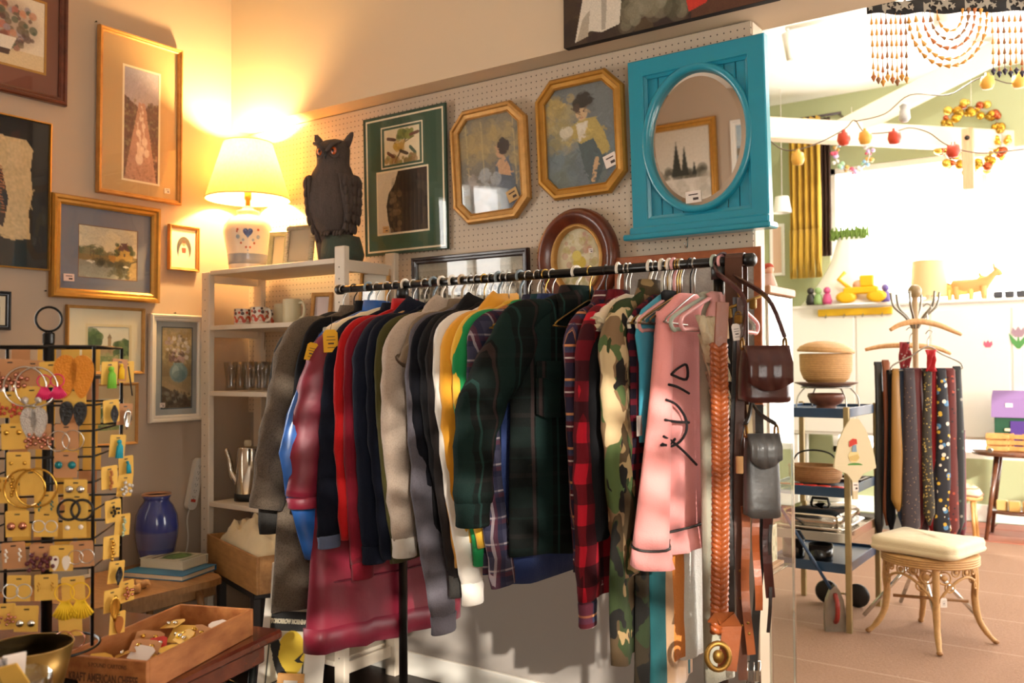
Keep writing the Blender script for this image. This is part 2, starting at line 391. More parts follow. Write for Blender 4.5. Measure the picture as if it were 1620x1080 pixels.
# windows with frames, muntins and panes
pane_m = panem('window_pane')
def window(n, axis, pos, h, nx, nz, inside, label=None):
    a0, a1, z0, z1 = h; root = bpy.data.objects.new('window_%d' % n, None); C.objects.link(root); struct(root)
    root.location = ((a0 + a1) / 2, pos, z0) if axis == 'y' else (pos, (a0 + a1) / 2, z0); w, hh = a1 - a0, z1 - z0
    if axis == 'x': root.rotation_euler = (0, 0, PI / 2)
    mb = MB(); t = .06
    mb.box((0, 0, t / 2), (w, .10, t), .004); mb.box((0, 0, hh - t / 2), (w, .10, t), .004)
    for s in (-1, 1): mb.box((s * (w / 2 - t / 2), 0, hh / 2), (t, .10, hh), .004)
    mb.build('window_frame', white_p, root)
    cw, ch = (w - 2 * t) / nx, (hh - 2 * t) / nz
    for i in range(1, nx): MB().box((-w / 2 + t + i * cw, 0, hh / 2), (.045, .06, hh - 2 * t), .003).build('mullion', white_p, root)
    for j in range(1, nz): MB().box((0, 0, t + j * ch), (w - 2 * t, .05, .035), .003).build('muntin', white_p, root)
    for i in range(nx):
        for j in range(nz): MB().box((-w / 2 + t + (i + .5) * cw, .0, t + (j + .5) * ch), (cw, .004, ch)).build('pane', pane_m, root)
    return root
window(1, 'y', YB + .06, WB, 4, 1, -1)
window(2, 'x', XR + .06, WR, 4, 2, -1)
window(3, 'y', YF - .06, WF, 3, 3, 1)
window(4, 'x', -.06, WL, 2, 2, 1)
# roof timbers of the sun room beyond
def beam(name, p0, p1, w, h, m):
    p0, p1 = Vector(p0), Vector(p1); d = (p1 - p0); L = d.length; u = d.normalized(); v = Vector((0, 0, 1)).cross(u).normalized(); ww = u.cross(v)
    return struct(MB().box((0, 0, 0), (L, w, h), .006).build(name, m, None, M=frame_axes((p0 + p1) / 2, u, v, ww)))
b0, b1 = az(1190, 203, 3.30), az(1700, 230, 3.30)
ud_ = (b1 - b0).normalized(); bl = b0 - ud_ * ((b0.x - .02) / ud_.x); br = b1 + ud_ * 1.2
beam('trim_2', bl, br, .14, .17, beam_p)
r0, r1 = az(1322, 212, 3.32), az(1585, 78, 3.86)
beam('trim_3', r0, r1, .13, .17, beam_p)
pm = wood('post_wood', '#b98a62', '#d0a47c', (12, 12, 1), .6)
hp = az(1530, 215, 3.28); hd = depth(hp)
post = MB().box((0, 0, 0), (.085, .085, .50), .005).build('trim_4', pm, None, ad(1532, 252, hd - .12)); struct(post)
MB().lathe([(.001, 0), (.02, 0), (.02, .006), (.001, .012)], 12, M=RX(PI / 2)).build('bolt', mat('iron', '#3a3532', .4, .8), post, (0, -.043, .17))
# ================================================================ PICTURES ON THE WALLS
glass_pic = panem('picture_glass', refl=.025)
gold = mat('gilt_wood', '#b8863a', .38, .55, var=.25, vs=30, bump=.15, bs=90)
gold2 = mat('antique_gilt', '#b98a4a', .42, .45, var=.3, vs=40, bump=.3, bs=120)
oakf = wood('oak_frame', '#a9702f', '#c8924c', (3, 3, 3), .45)
mahog = wood('mahogany_frame', '#4a1f10', '#70321a', (3, 3, 3), .3, .3)
dkwood = mat('dark_brown_frame', '#2a1512', .3, var=.2, vs=20, coat=.3)
blackf = mat('black_frame', '#14100e', .3)
backing = mat('brown_backing', '#6a543c', .9)
tag_m = mat('price_tag_paper', '#e9dcd2', .8); tag_pink = mat('pink_tag_paper', '#e8c9bd', .8); ink = mat('tag_ink', '#4a3a34', .8)
def outline(w, h, d, kind, ch=0.0, n=48):
    a, b = w / 2 - d, h / 2 - d
    if kind == 'rect': return [(-a, -b), (a, -b), (a, b), (-a, b)]
    if kind == 'oct':
        c = ch - d * .586; return [(-a + c, -b), (a - c, -b), (a, -b + c), (a, b - c), (a - c, b), (-a + c, b), (-a, b - c), (-a, -b + c)]
    return [(a * math.cos(2 * PI * k / n), b * math.sin(2 * PI * k / n)) for k in range(n)]
def moulding(w, h, prof, kind='rect', ch=0.0):
    mb = MB(); rings = [[(p[0], p[1], z) for p in outline(w, h, d, kind, ch)] for (d, z) in prof]
    return mb.loft(rings, False, False, sm=(kind == 'oval'))
def price_tag(parent, x, y, z, w=.032, h=.02, rot=0.0, m=None):
    M = TR(x, y, z) @ Matrix.Rotation(rot, 4, 'Z'); o = MB().box((0, 0, 0), (w, h, .001)).build('price_tag', m or tag_m, parent, M=M)
    mb = MB(); mb.box((0, h * .2, .0008), (w * .6, h * .1, .0004)); mb.box((w * .15, -h * .18, .0008), (w * .35, h * .22, .0004)); mb.build('writing', ink, o)
    return o
def rect_from(quad, wall, off):
    P = [ax(x, y, off) if wall == 'left' else ay(x, y, -off) for x, y in quad]
    u = [p.y if wall == 'left' else p.x for p in P]; v = [p.z for p in P]
    u0, u1 = (u[0] + u[3]) / 2, (u[1] + u[2]) / 2; v1, v0 = (v[0] + v[1]) / 2, (v[2] + v[3]) / 2
    return (u0 + u1) / 2, (v0 + v1) / 2, u1 - u0, v1 - v0
def wall_root(name, label, cat, wall, u, v, h, tilt=0.0, off=.004, group=None, roll=0.0):
    if wall == 'left': M = frame_axes((off, u, v - h / 2), (0, 1, 0), (0, 0, 1), (1, 0, 0))
    else: M = frame_axes((u, -off, v - h / 2), (1, 0, 0), (0, 0, 1), (0, -1, 0))
    M = M @ Matrix.Rotation(tilt, 4, 'X') @ TR(0, h / 2, 0) @ Matrix.Rotation(roll, 4, 'Z')
    return thing(name, label, cat, M=M, group=group)
def picture(name, label, wall, rc, prof, fm, mount=None, win=None, pic=None, tagp=None, kind='rect', ch=0.0, tilt=.01, off=.004, glass=True, roll=0.0, cat='picture', win_kind='rect', lip=None, lipm=None):
    """rc=(u,v,w,h); prof = moulding profile; mount = material of the mat board; win=(x0,y0,x1,y1) fractions of the frame rect (y down) of the print"""
    u, v, w, h = rc; t = wall_root(name, label, cat, wall, u, v, h, tilt, off, roll=roll)
    moulding(w, h, prof, kind, ch).build('frame', fm, t)
    inn, zi = prof[-1]
    o = outline(w, h, max(0, 0 + .002), kind, ch); MB().prism(o, 0.0, .003).build('backing', backing, t)
    zi = max(zi, .004)
    if win is None: win = (inn / w, inn / h, 1 - inn / w, 1 - inn / h)
    wx, wy = ((win[0] + win[2]) / 2 - .5) * w, (.5 - (win[1] + win[3]) / 2) * h; ww, wh = (win[2] - win[0]) * w, (win[3] - win[1]) * h
    if mount is not None:
        inner = [(wx + p[0], wy + p[1]) for p in outline(ww, wh, 0, win_kind)]; outer = outline(w, h, inn - .003, kind, ch)
        if win_kind == 'oval' or kind != 'rect':
            n = 48; sh = outline(w - 2 * inn + .006, h - 2 * inn + .006, 0, 'rect')
            outer = []
            for k in range(n):
                a = 2 * PI * k / n; c, s_ = math.cos(a), math.sin(a); f = min((w / 2 - inn + .003) / max(abs(c), 1e-6), (h / 2 - inn + .003) / max(abs(s_), 1e-6)); outer.append((c * f, s_ * f))
            inner = [(wx + ww / 2 * math.cos(2 * PI * k / n), wy + wh / 2 * math.sin(2 * PI * k / n)) for k in range(n)]
        mb = MB(); mb.loft([[(p[0], p[1], zi) for p in outer], [(p[0], p[1], zi) for p in inner], [(p[0], p[1], zi - .002) for p in inner]], False, False, sm=False); mb.build('mount', mount, t)
        if lip:
            bo = outline(ww, wh, -lip, win_kind); bi = outline(ww, wh, -.0005, win_kind)
            MB().loft([[(wx + p[0], wy + p[1], zi + .0006) for p in bo], [(wx + p[0], wy + p[1], zi + .0006) for p in bi]], False, False, sm=False).build('mount_line', lipm, t)
    if pic is not None:
        P = pic(ww + .004, wh + .004); mask = None
        if kind == 'oct' and mount is None:
            cc = (ch - inn * .586) + .003
            mask = lambda a, b: (min(a, 1 - a) * ww + min(b, 1 - b) * wh) > cc
        if win_kind == 'oval' or kind == 'oval': mask = lambda a, b: (a - .5) ** 2 + (b - .5) ** 2 < .25
        P.build('print', t, TR(wx, wy, zi - (.001 if mount is not None else 0)), mask=mask)
    if glass:
        MB().prism(outline(w, h, inn, kind, ch), zi + .003, zi + .005).build('glass', glass_pic, t)
    if tagp: price_tag(t, tagp[0] * w - w / 2, h / 2 - tagp[1] * h, zi + .0065, tagp[2], tagp[3], tagp[4], tagp[5] if len(tagp) > 5 else None)
    return t
def PF(wd, ht, inz=.006): return [(0, 0), (0, ht * .7), (wd * .15, ht), (wd * .4, ht * .95), (wd * .55, ht * .72), (wd * .8, ht * .7), (wd, ht * .5), (wd, inz)]
# --- what the prints show
def p_flowers(w, h):
    p = Pic(w, h, '#e6d6bd', .003); p.rect(0, .78, 1, 1, '#dcc49a')
    p.el(.55, .42, .36, .36, '#7a4a3c', .55, .5); p.blobs(160, .22, .1, .92, .78, .035, ['#8c4a3a', '#5a3a34', '#b8695a', '#9b8f98', '#6b5a44', '#c98a6a', '#4d5a44'], .8, lambda x, y: ((x - .57) / .36) ** 2 + ((y - .42) / .36) ** 2 < 1)
    p.el(.36, .5, .2, .07, '#d2745c'); p.poly([(.3, .62), (.72, .6), (.66, .78), (.36, .79)], '#e8dccb'); p.poly([(.36, .8), (.66, .78), (.64, .86), (.4, .87)], '#4a3029')
    return p.grain(.05)
def p_papyrus(w, h):
    p = Pic(w, h, '#16110f', .003)
    p.poly([(.14, .12), (.3, .10), (.52, .13), (.8, .14), (.86, .2), (.84, .33), (.86, .5), (.83, .62), (.845, .8), (.7, .82), (.5, .79), (.3, .83), (.12, .8)], '#cdb183'); p.grain(.10, 1)
    p.poly([(.2, .9), (.25, .35), (.42, .24), (.6, .36), (.66, .55), (.62, .74), (.5, .68)], '#2c1c18')
    for k in range(16): p.line([(.36 + .008 * k, .30 + k * .022), (.60 + .004 * (k % 8), .34 + k * .02)], .006, '#a4653e')
    p.el(.40, .62, .2, .12, '#27352c'); p.el(.42, .60, .17, .10, '#3b6d50'); p.el(.43, .585, .14, .085, '#5b2f26'); p.el(.36, .45, .13, .13, '#b07a3e'); p.el(.33, .42, .02, .012, '#1a1310')
    p.brush(60, .03, .006, .15); p.line([(.05, .82), (.4, .82)], .01, '#3a2e26'); return p
def p_geese(w, h):
    p = Pic(w, h, '#a98d80', .0028); p.grad(0, .42, '#a9a6b4', '#b9a8a8'); p.poly([(0, .25), (.2, .3), (.45, .34), (.75, .3), (1, .28), (1, 1), (0, 1)], '#6b4c44')
    p.blobs(140, 0, .28, .34, .95, .035, ['#4f3b36', '#7a6a52', '#8f8468', '#5d443e'], .7); p.blobs(140, .7, .28, 1, .95, .035, ['#4f3b36', '#7a6a52', '#8f8468', '#5d443e'], .7)
    p.poly([(.42, .3), (.6, .3), (.95, 1), (.02, 1)], '#b98f7c'); p.blobs(120, .1, .75, .95, 1, .03, ['#a57c6a', '#c9a08c', '#8f6656'], .5)
    for (x, y, r) in ((.5, .33, .02), (.54, .38, .025), (.48, .44, .035), (.56, .5, .045), (.42, .57, .055), (.6, .64, .065), (.5, .72, .07), (.66, .74, .06), (.45, .8, .085)):
        p.el(x, y, r * 1.25, r * .62, '#e2cdbd'); p.el(x - r * .4, y - r * .9, r * .35, r * .7, '#d8bfae'); p.el(x - r * .5, y - r * 1.5, r * .45, r * .25, '#e6d3c4')
    p.brush(260, .03, .010); return p.grain(.06)
def p_harbour(w, h):
    p = Pic(w, h, '#cdbf9d', .0028); p.grad(0, .45, '#cfc3a2', '#d9c9a4'); p.blobs(40, 0, 0, 1, .4, .1, ['#c2bba6', '#d8cba8', '#b9b29f'], .35)
    p.blobs(50, 0, .42, .4, .62, .05, ['#6a6a44', '#857a50', '#56603e'], .8); p.blobs(50, .4, .5, .6, .66, .04, ['#77704a', '#91845a'], .8)
    p.rect(0, .55, 1, .68, '#8a7444'); p.poly([(.62, .38), (.72, .28), (.84, .3), (.92, .44), (.92, .66), (.6, .66)], '#c9a14f'); p.poly([(.64, .42), (.72, .27), (.8, .27), (.9, .42)], '#6d4a44')
    p.blobs(30, .6, .3, .95, .5, .04, ['#4b5533', '#5b6238'], .8, lambda x, y: x < .66 or x > .86); p.rect(.66, .48, .69, .54, '#5e4630'); p.rect(.76, .47, .79, .54, '#5e4630'); p.rect(.5, .54, .62, .66, '#b9863e')
    p.grad(.66, 1, '#8f8d7d', '#a8a591'); p.blobs(60, 0, .66, 1, .76, .05, ['#4e4a34', '#3f3d2c', '#6b6140'], .6, lambda x, y: x > .2); p.poly([(.9, .66), (1, .62), (1, 1), (.78, 1)], '#b79a62'); p.blobs(24, .5, .72, .85, .98, .045, ['#45462f', '#57563a'], .6)
    for x in (.2, .25, .31, .36, .42): p.line([(x, .4), (x, .64)], .004, '#5a4a38')
    p.el(.2, .68, .06, .02, '#e6dfc8'); p.el(.8, .74, .05, .02, '#e6dfc8'); p.brush(260, .03, .010); return p.grain(.07)
def p_oval_girl(w, h):
    p = Pic(w, h, '#4a443c', .0015); p.el(.5, .78, .34, .5, '#e3d7c2'); p.poly([(.34, .46), (.66, .46), (.62, .66), (.38, .66)], '#8c3b2e'); p.el(.5, .3, .12, .1, '#c08a68'); p.el(.5, .22, .13, .06, '#5a3a28'); p.line([(.3, .48), (.2, .74)], .06, '#e3cdb8'); p.line([(.7, .48), (.8, .74)], .06, '#e3cdb8'); return p
def p_castle(w, h):
    p = Pic(w, h, '#ddd8c0', .002); p.grad(0, .6, '#d8d6c2', '#e2dcc4'); p.rect(.0, .6, 1, .8, '#b3a878'); p.rect(.3, .5, .62, .72, '#b79f74'); p.rect(.48, .28, .56, .7, '#a68f68'); p.poly([(.46, .3), (.52, .18), (.58, .3)], '#8d7c5e')
    p.blobs(45, .0, .1, .32, .62, .08, ['#4d6b3c', '#3f5a33', '#5f7a48'], .8, lambda x, y: ((x - .14) / .17) ** 2 + ((y - .34) / .24) ** 2 < 1); p.blobs(50, .62, .35, 1, .8, .08, ['#4d6b3c', '#46613a', '#6b8450'], .8, lambda x, y: ((x - .84) / .2) ** 2 + ((y - .58) / .22) ** 2 < 1)
    p.rect(0, .76, 1, 1, '#8a9a5e'); p.blobs(60, 0, .7, 1, 1, .04, ['#6f8450', '#9aa46a', '#b5ab7a'], .6); return p.grain(.04)
def p_vase(w, h):
    p = Pic(w, h, '#a38f68', .0022); p.grad(0, .6, '#c9b27e', '#8f7c5c'); p.blobs(120, 0, 0, 1, .45, .08, ['#d6bf8a', '#b59a66', '#c9b894', '#a89a70'], .5)
    p.blobs(60, .15, .1, .9, .42, .055, ['#d9cfc2', '#e8e0d4', '#b7a2a0', '#8a7a58', '#c2b4a8'], .85); p.blobs(30, .25, .3, .75, .42, .05, ['#7b5a58', '#5e4a40', '#caa8a0'], .8)
    p.el(.56, .56, .3, .12, '#7f9a9a'); p.poly([(.38, .44), (.72, .44), (.68, .5), (.42, .5)], '#8fabaa'); p.el(.46, .55, .12, .08, '#b6c9c4', .7); p.el(.58, .6, .22, .07, '#5f7d80', .6)
    p.poly([(0, .68), (1, .86), (1, 1), (0, 1)], '#5a4a3a'); p.poly([(0, .64), (1, .82), (1, .9), (0, .72)], '#b09870'); p.blobs(50, 0, .78, 1, 1, .06, ['#3f362c', '#74664e', '#8b8878', '#4d4034'], .7); p.brush(260, .03, .010); return p.grain(.07)
def p_birds(w, h):
    p = Pic(w, h, '#e3d6b4', .0018); p.line([(.3, .95), (.5, .6), (.62, .3), (.75, .1)], .02, '#6a5a34'); p.line([(.5, .6), (.3, .4)], .015, '#6a5a34'); p.line([(.58, .42), (.85, .3)], .012, '#6a5a34')
    p.blobs(40, .4, .1, .8, .3, .06, ['#7f8a3e', '#96a050', '#5d6b30'], .8); p.blobs(20, .3, .4, .55, .6, .06, ['#c9a43c', '#b9953a'], .7); p.blobs(30, .0, .78, .9, .98, .06, ['#7a8440', '#a58f4c', '#8d6a38'], .7)
    for (x, y, a, c) in ((.2, .28, .3, '#5a3a2a'), (.85, .22, -.2, '#6a4632'), (.18, .72, .7, '#5e3426'), (.8, .66, .9, '#3f5a48'), (.55, .7, .5, '#4a3a28')):
        p.line([(x - .1 * math.cos(a), y - .1 * math.sin(a)), (x + .1 * math.cos(a), y + .1 * math.sin(a))], .035, c); p.el(x + .12 * math.cos(a), y + .12 * math.sin(a), .035, .035, c)
    return p.grain(.05)
def p_raptor(w, h):
    p = Pic(w, h, '#d9cdb6', .0022); p.poly([(.42, 0), (1, 0), (1, 1), (.26, 1), (.2, .8), (.17, .55), (.22, .35), (.34, .2)], '#2c211a')
    for k in range(26):
        x = .3 + .026 * k; p.line([(x, .05 + .2 * abs(x - .6)), (x - .03 + .1 * (x - .5), 1)], .006, ['#4a3a2c', '#1c1512', '#5c4a38'][k % 3], .6)
    p.blobs(60, .2, .3, .45, .98, .04, ['#7a6248', '#5a4634', '#8d7558'], .45, lambda x, y: x > .22 + .1 * abs(y - .6)); p.el(.62, .2, .22, .16, '#1a1310', .6); return p.grain(.06)
def p_lady(w, h):
    p = Pic(w, h, '#8d8672', .003); p.grad(0, 1, '#8f8570', '#6f7270'); p.poly([(0, .18), (.6, .1), (.7, .26), (0, .42)], '#b59a5e', .7); p.blobs(60, 0, .1, 1, .5, .1, ['#a8946a', '#87806c', '#6f6c60', '#b8a06a'], .35)
    for x in (.12, .38, .9): p.line([(x, .05), (x + .02, .75)], .01, '#c4ae7c', .6)
    p.poly([(.58, .5), (.8, .46), (.9, .7), (.95, 1), (.6, 1)], '#5f6a78'); p.poly([(.62, .5), (.74, .44), (.82, .56), (.84, .66), (.64, .62)], '#c99f7a'); p.el(.68, .38, .08, .08, '#c99f7a'); p.el(.73, .34, .1, .09, '#3d3430'); p.blobs(40, 0, .6, .6, 1, .08, ['#c5cbd2', '#8f96a0', '#b4a8a0', '#7a7468'], .5); p.brush(220, .035, .012); p.el(.645, .385, .02, .012, '#c99f7a'); p.el(.66, .37, .008, .007, '#4a3428'); return p.grain(.05)
def p_boy(w, h):
    p = Pic(w, h, '#7f7f72', .003); p.grad(0, 1, '#767a78', '#6c7880'); p.blobs(50, 0, .1, .4, .6, .1, ['#b59a56', '#c2a864', '#8f8660', '#a39a78'], .45); p.blobs(40, 0, .55, 1, 1, .12, ['#5f6f78', '#76858a', '#6a7264'], .4)
    p.poly([(.45, .52), (.75, .5), (.86, .75), (.72, .98), (.6, .98), (.5, .7)], '#4f5f62'); p.poly([(.36, .4), (.5, .34), (.72, .34), (.84, .5), (.92, .68), (.8, .72), (.68, .54), (.5, .58), (.4, .52)], '#b8a25e'); p.poly([(.44, .38), (.62, .36), (.58, .52), (.48, .56)], '#d8cdb6')
    p.el(.53, .27, .085, .085, '#cfae84'); p.el(.55, .17, .15, .06, '#38332c'); p.el(.56, .12, .1, .05, '#3d372f'); p.el(.46, .22, .05, .05, '#4f4034'); p.el(.3, .44, .1, .06, '#d0c8b2'); p.line([(.72, .75), (.66, .95)], .03, '#c8a47c'); p.brush(260, .035, .012); p.el(.50, .265, .012, .009, '#4a3428'); p.el(.56, .265, .012, .009, '#4a3428'); p.el(.53, .30, .006, .012, '#b5875e', .8); p.el(.53, .325, .022, .008, '#a8584a', .8); p.poly([(.46, .36), (.53, .40), (.60, .36), (.57, .47), (.53, .43), (.48, .47)], '#e0d8c6'); return p.grain(.05)
def p_spray(w, h):
    p = Pic(w, h, '#d8cda8', .002); p.blobs(120, .15, .1, .85, .9, .06, ['#cbb77a', '#dcd0a8', '#b7a768', '#a9a676', '#e6dcc0', '#c2907c'], .6); p.el(.52, .55, .14, .1, '#d7bb4a'); p.el(.46, .44, .1, .08, '#e2cf6a'); p.line([(.5, .95), (.5, .6)], .008, '#7c7a4a'); return p.grain(.04)
def p_group(w, h):
    p = Pic(w, h, '#b5ae9c', .0025, 200); p.grad(0, .3, '#9a9688', '#c5bda8'); p.rect(0, .18, .9, .3, '#857f70', .5)
    for r, (v, n) in enumerate(((.33, 24), (.45, 27), (.57, 25), (.7, 22))):
        for k in range(n):
            x = (k + .5 + .3 * (r % 2)) / n; p.el(x, v + .09, .016, .075, ['#3f3c36', '#5a554a', '#d2cbb8', '#77705f'][(k * 7 + r * 3) % 4]); p.el(x, v, .010, .033, '#8d7f6a')
    p.rect(0, .84, 1, 1, '#b8b09a'); return p.grain(.08)
def p_grey(w, h):
    p = Pic(w, h, '#9c948c', .004); p.blobs(120, 0, 0, 1, 1, .08, ['#8a827c', '#aaa29a', '#b8b2aa', '#7b736e'], .4); p.line([(0, .28), (.2, .2), (.34, .1)], .008, '#e6e2dc'); return p.grain(.07)
def p_canvas(w, h):   # cropped figures: only the lowest band of the canvas is in view
    p = Pic(w, h, '#33201a', .0025, 420); p.blobs(140, 0, .6, 1, 1, .05, ['#2a1a14', '#45301f', '#3a2a1a', '#544428', '#241510'], .6); p.blobs(60, .3, .74, .6, .96, .04, ['#5b5240', '#7a735e', '#4b4a34', '#8b8672'], .55); p.rect(.63, .6, 1, 1, '#5c3420', .7)
    p.poly([(.12, .62), (.26, .62), (.30, .8), (.29, .93), (.20, .955), (.14, .93), (.06, .985), (.08, .86)], '#cfc6b6'); p.poly([(.2, .7), (.23, .7), (.22, .94), (.2, .94)], '#a39a8c'); p.poly([(.1, .85), (.14, .8), (.13, .96), (.07, .98)], '#a89c8a'); p.poly([(.11, .55), (.25, .55), (.26, .66), (.12, .67)], '#b8432c')
    p.poly([(.60, .84), (.66, .76), (.72, .78), (.70, .93), (.62, .96)], '#c0301f'); p.poly([(.655, .6), (.70, .6), (.69, .84), (.71, .87), (.66, .88)], '#c89468'); return p.grain(.08)
def p_snow(w, h):
    p = Pic(w, h, '#cfc6b6', .006); p.grad(0, .5, '#cabfae', '#d8cfc0'); p.blobs(50, .1, .5, 1, .62, .06, ['#5a5648', '#7a7464', '#46443a'], .6)
    for (x, y, s) in ((.38, .2, .06), (.5, .14, .08), (.24, .4, .035)): p.poly([(x, y), (x + s, .58), (x - s, .58)], '#35372f')
    p.grad(.62, 1, '#d6cfc4', '#e2dccf'); p.blobs(40, 0, .62, 1, 1, .08, ['#bdb4a6', '#e6e0d6', '#a8a090'], .4); return p.grain(.05)
def p_coast(w, h):
    p = Pic(w, h, '#8ea3b0', .006); p.grad(0, .4, '#9fb4c0', '#b6bfc2'); p.rect(0, .45, 1, .6, '#7a6f5c'); p.rect(0, .6, 1, 1, '#7b94a4'); return p.grain(.05)
# --- left wall
fl = mat('brown_mount', '#7c4a3a', .85)
yr, zb = ax(107, 80, .025).y, ax(105, 168, .025).z
picture('framed_picture', 'flower basket print in dark mahogany frame with brown mount, top left corner', 'left', (yr - .30, zb + .26, .60, .52), PF(.035, .03), mahog, fl, (.16, .19, .84, .76), p_flowers, lip=.010, lipm=gold)
yr, zt, zb = ax(80, 300, .02).y, ax(81, 196, .02).z, ax(75, 428, .02).z
picture('framed_papyrus', 'papyrus painting of striped headdress in thin gilt edged black frame', 'left', (yr - .25, (zt + zb) / 2, .50, zt - zb), [(0, 0), (0, .02), (.006, .022), (.006, .006)], gold, None, None, p_papyrus)
picture('framed_picture', 'tall narrow gold framed print of white geese on a path', 'left', rect_from([(157, 40), (291, 81), (282, 323), (152, 305)], 'left', .02), PF(.022, .028), oakf, mat('tan_mount', '#c2a273', .9), (.31, .20, .72, .885), p_geese, (.83, .92, .03, .024, .05), lip=.010, lipm=mat('cream_mount', '#efe3c6', .9))
picture('framed_picture', 'harbour town print in wide gold frame with blue grey mount and pink tag', 'left', rect_from([(86, 304), (257, 331), (250, 479), (78, 469)], 'left', .03), PF(.042, .035), gold, mat('bluegrey_mount', '#7c7d88', .9), (.25, .27, .79, .78), p_harbour, (.16, .80, .048, .032, .02, tag_pink), lip=.003, lipm=mat('rust_line', '#8a5a34', .9))
picture('framed_picture', 'small oak framed oval print of girl in white apron beside lamp', 'left', rect_from([(270, 353), (318, 361), (315, 430), (267, 426)], 'left', .025), PF(.016, .022), oakf, mat('ivory_mount', '#e9dcbf', .9), (.28, .24, .76, .78), p_oval_girl, win_kind='oval')
yr, z1, z0 = ax(18, 490, .02).y, ax(18, 461, .02).z, ax(17, 522, .02).z
picture('framed_picture', 'small black framed print at left picture edge below the papyrus', 'left', (yr - .10, (z0 + z1) / 2, .20, z1 - z0), PF(.02, .02), blackf, mat('ivory_mount', '#e9dcbf', .9), (.2, .2, .8, .8), p_castle)
picture('framed_picture', 'thin gilt framed print of trees and towered castle behind earring stand', 'left', rect_from([(107, 481), (231, 488), (227, 594), (104, 590)], 'left', .02), PF(.014, .02), gold2, mat('pale_mount', '#e2d8ba', .9), (.27, .30, .80, .86), p_castle, lip=.012, lipm=mat('cream_line', '#d9cba2', .9))
z1, z0, yr, yl = ax(219, 605, .02).z, ax(217, 702, .02).z, ax(219, 650, .02).y, ax(130, 650, .02).y
picture('framed_picture', 'thin oak framed pale print lowest beside white flower picture, half behind earrings', 'left', ((yr + yl) / 2, (z0 + z1) / 2, yr - yl, z1 - z0), PF(.012, .018), oakf, mat('tan_mount2', '#cdb284', .9), (.25, .25, .75, .75), p_castle)
picture('framed_picture', 'white framed print of flowers in blue vase with grey blue mount', 'left', rect_from([(238, 496), (323, 499), (322, 664), (237, 670)], 'left', .025), PF(.034, .028), mat('white_gloss_frame', '#e6ddcd', .35), mat('grey_mount', '#a9adaa', .9), (.24, .125, .79, .87), p_vase, (.24, .84, .028, .022, 0), lip=.005, lipm=mat('slate_line', '#43535a', .9))
# nails
for k, (x, y) in enumerate(((150, 35), (70, 460), (275, 495))):
    p = ax(x, y, 0); o = MB().lathe([(.0015, 0), (.0015, .016), (.004, .016), (.004, .018), (.0008, .0185)], 8, M=RY(PI / 2)).build('nail', mat('iron', '#3a3532', .4, .8), None, (p.x - .004, p.y, p.z))
    tag(o, ['bare nail in the wall above the geese picture', 'bare nail in the wall left of the harbour picture', 'nail just above the white flower picture frame'][k], 'nail')
# --- pegboard wall
OFFB = .010
def brc(q, off=.03): return rect_from(q, 'back', off)
gm = mat('green_mount', '#3c5a46', .85)
t = picture('framed_bird_prints', 'green matted frame holding a small bird print above a large hawk print', 'back', brc([(577, 191), (706, 164), (711, 397), (580, 402)], .02), [(0, 0), (0, .012), (.004, .013), (.004, .006)], mat('green_edge', '#2f4636', .6), None, None, None, glass=False, off=OFFB, tilt=.025)
u, v, w, h = brc([(577, 191), (706, 164), (711, 397), (580, 402)], .02)
MB().box((0, 0, .006), (w - .008, h - .008, .003)).build('mount', gm, t)
cl = mat('cream_mount', '#efe3c6', .9)
def ring_rect(x0, y0, x1, y1, wd, z, m, nm='mount_line'):
    cx, cy = ((x0 + x1) / 2 - .5) * w, (.5 - (y0 + y1) / 2) * h; a, b = (x1 - x0) * w, (y1 - y0) * h
    MB().loft([[(cx + p[0], cy + p[1], zz) for p in outline(a, b, d, 'rect')] for d, zz in ((0, z - .001), (0, z), (wd, z), (wd, z - .001))], False, False, sm=False).build(nm, m, t)
ring_rect(.03, .02, .97, .98, .008, .0092, cl); ring_rect(.22, .085, .73, .385, .006, .0095, cl); ring_rect(.155, .40, .79, .86, .008, .0095, cl)
for (x0, y0, x1, y1, fn) in ((.26, .11, .69, .36, p_birds), (.17, .412, .775, .848, p_raptor)):
    P_ = fn((x1 - x0) * w, (y1 - y0) * h); P_.build('print', t, TR(((x0 + x1) / 2 - .5) * w, (.5 - (y0 + y1) / 2) * h, .0084))
MB().prism(outline(w, h, .004, 'rect'), .0106, .012).build('glass', glass_pic, t); price_tag(t, (.27 - .5) * w, (.5 - .82) * h, .0131, .038, .03, 0, mat('tan_tag', '#c2a06c', .8))
OP = [(0, 0), (0, .016), (.008, .026), (.018, .026), (.022, .018), (.036, .016), (.040, .020), (.044, .016), (.044, .006)]
picture('octagonal_frame', 'worn gilt octagonal frame with a dark haired lady, glass reflecting window', 'back', brc([(713, 180), (833, 157), (841, 338), (720, 360)]), OP, gold2, None, None, p_lady, (.78, .80, .055, .05, .35, mat('tan_tag', '#c2a06c', .8)), 'oct', .075, tilt=.055, off=OFFB, roll=.02)
picture('octagonal_frame', 'larger gold octagonal frame with a child in a dark hat beside blue mirror', 'back', brc([(846, 132), (986, 106), (993, 300), (855, 320)]), OP, gold, None, None, p_boy, (.83, .74, .055, .05, .3, tag_m), 'oct', .075, tilt=.05, off=OFFB, roll=.012)
OV = [(0, 0), (0, .025), (.012, .05), (.03, .052), (.048, .035), (.062, .028), (.066, .034), (.074, .034), (.08, .022), (.08, .006)]
t = picture('oval_picture', 'deep oval walnut frame around a faded yellow flower print', 'back', brc([(848, 338), (973, 320), (980, 482), (855, 498)], .04), OV[:6], mahog, None, None, None, kind='oval', glass=False, tilt=.03, off=OFFB)
u, v, w, h = brc([(848, 338), (973, 320), (980, 482), (855, 498)], .04)
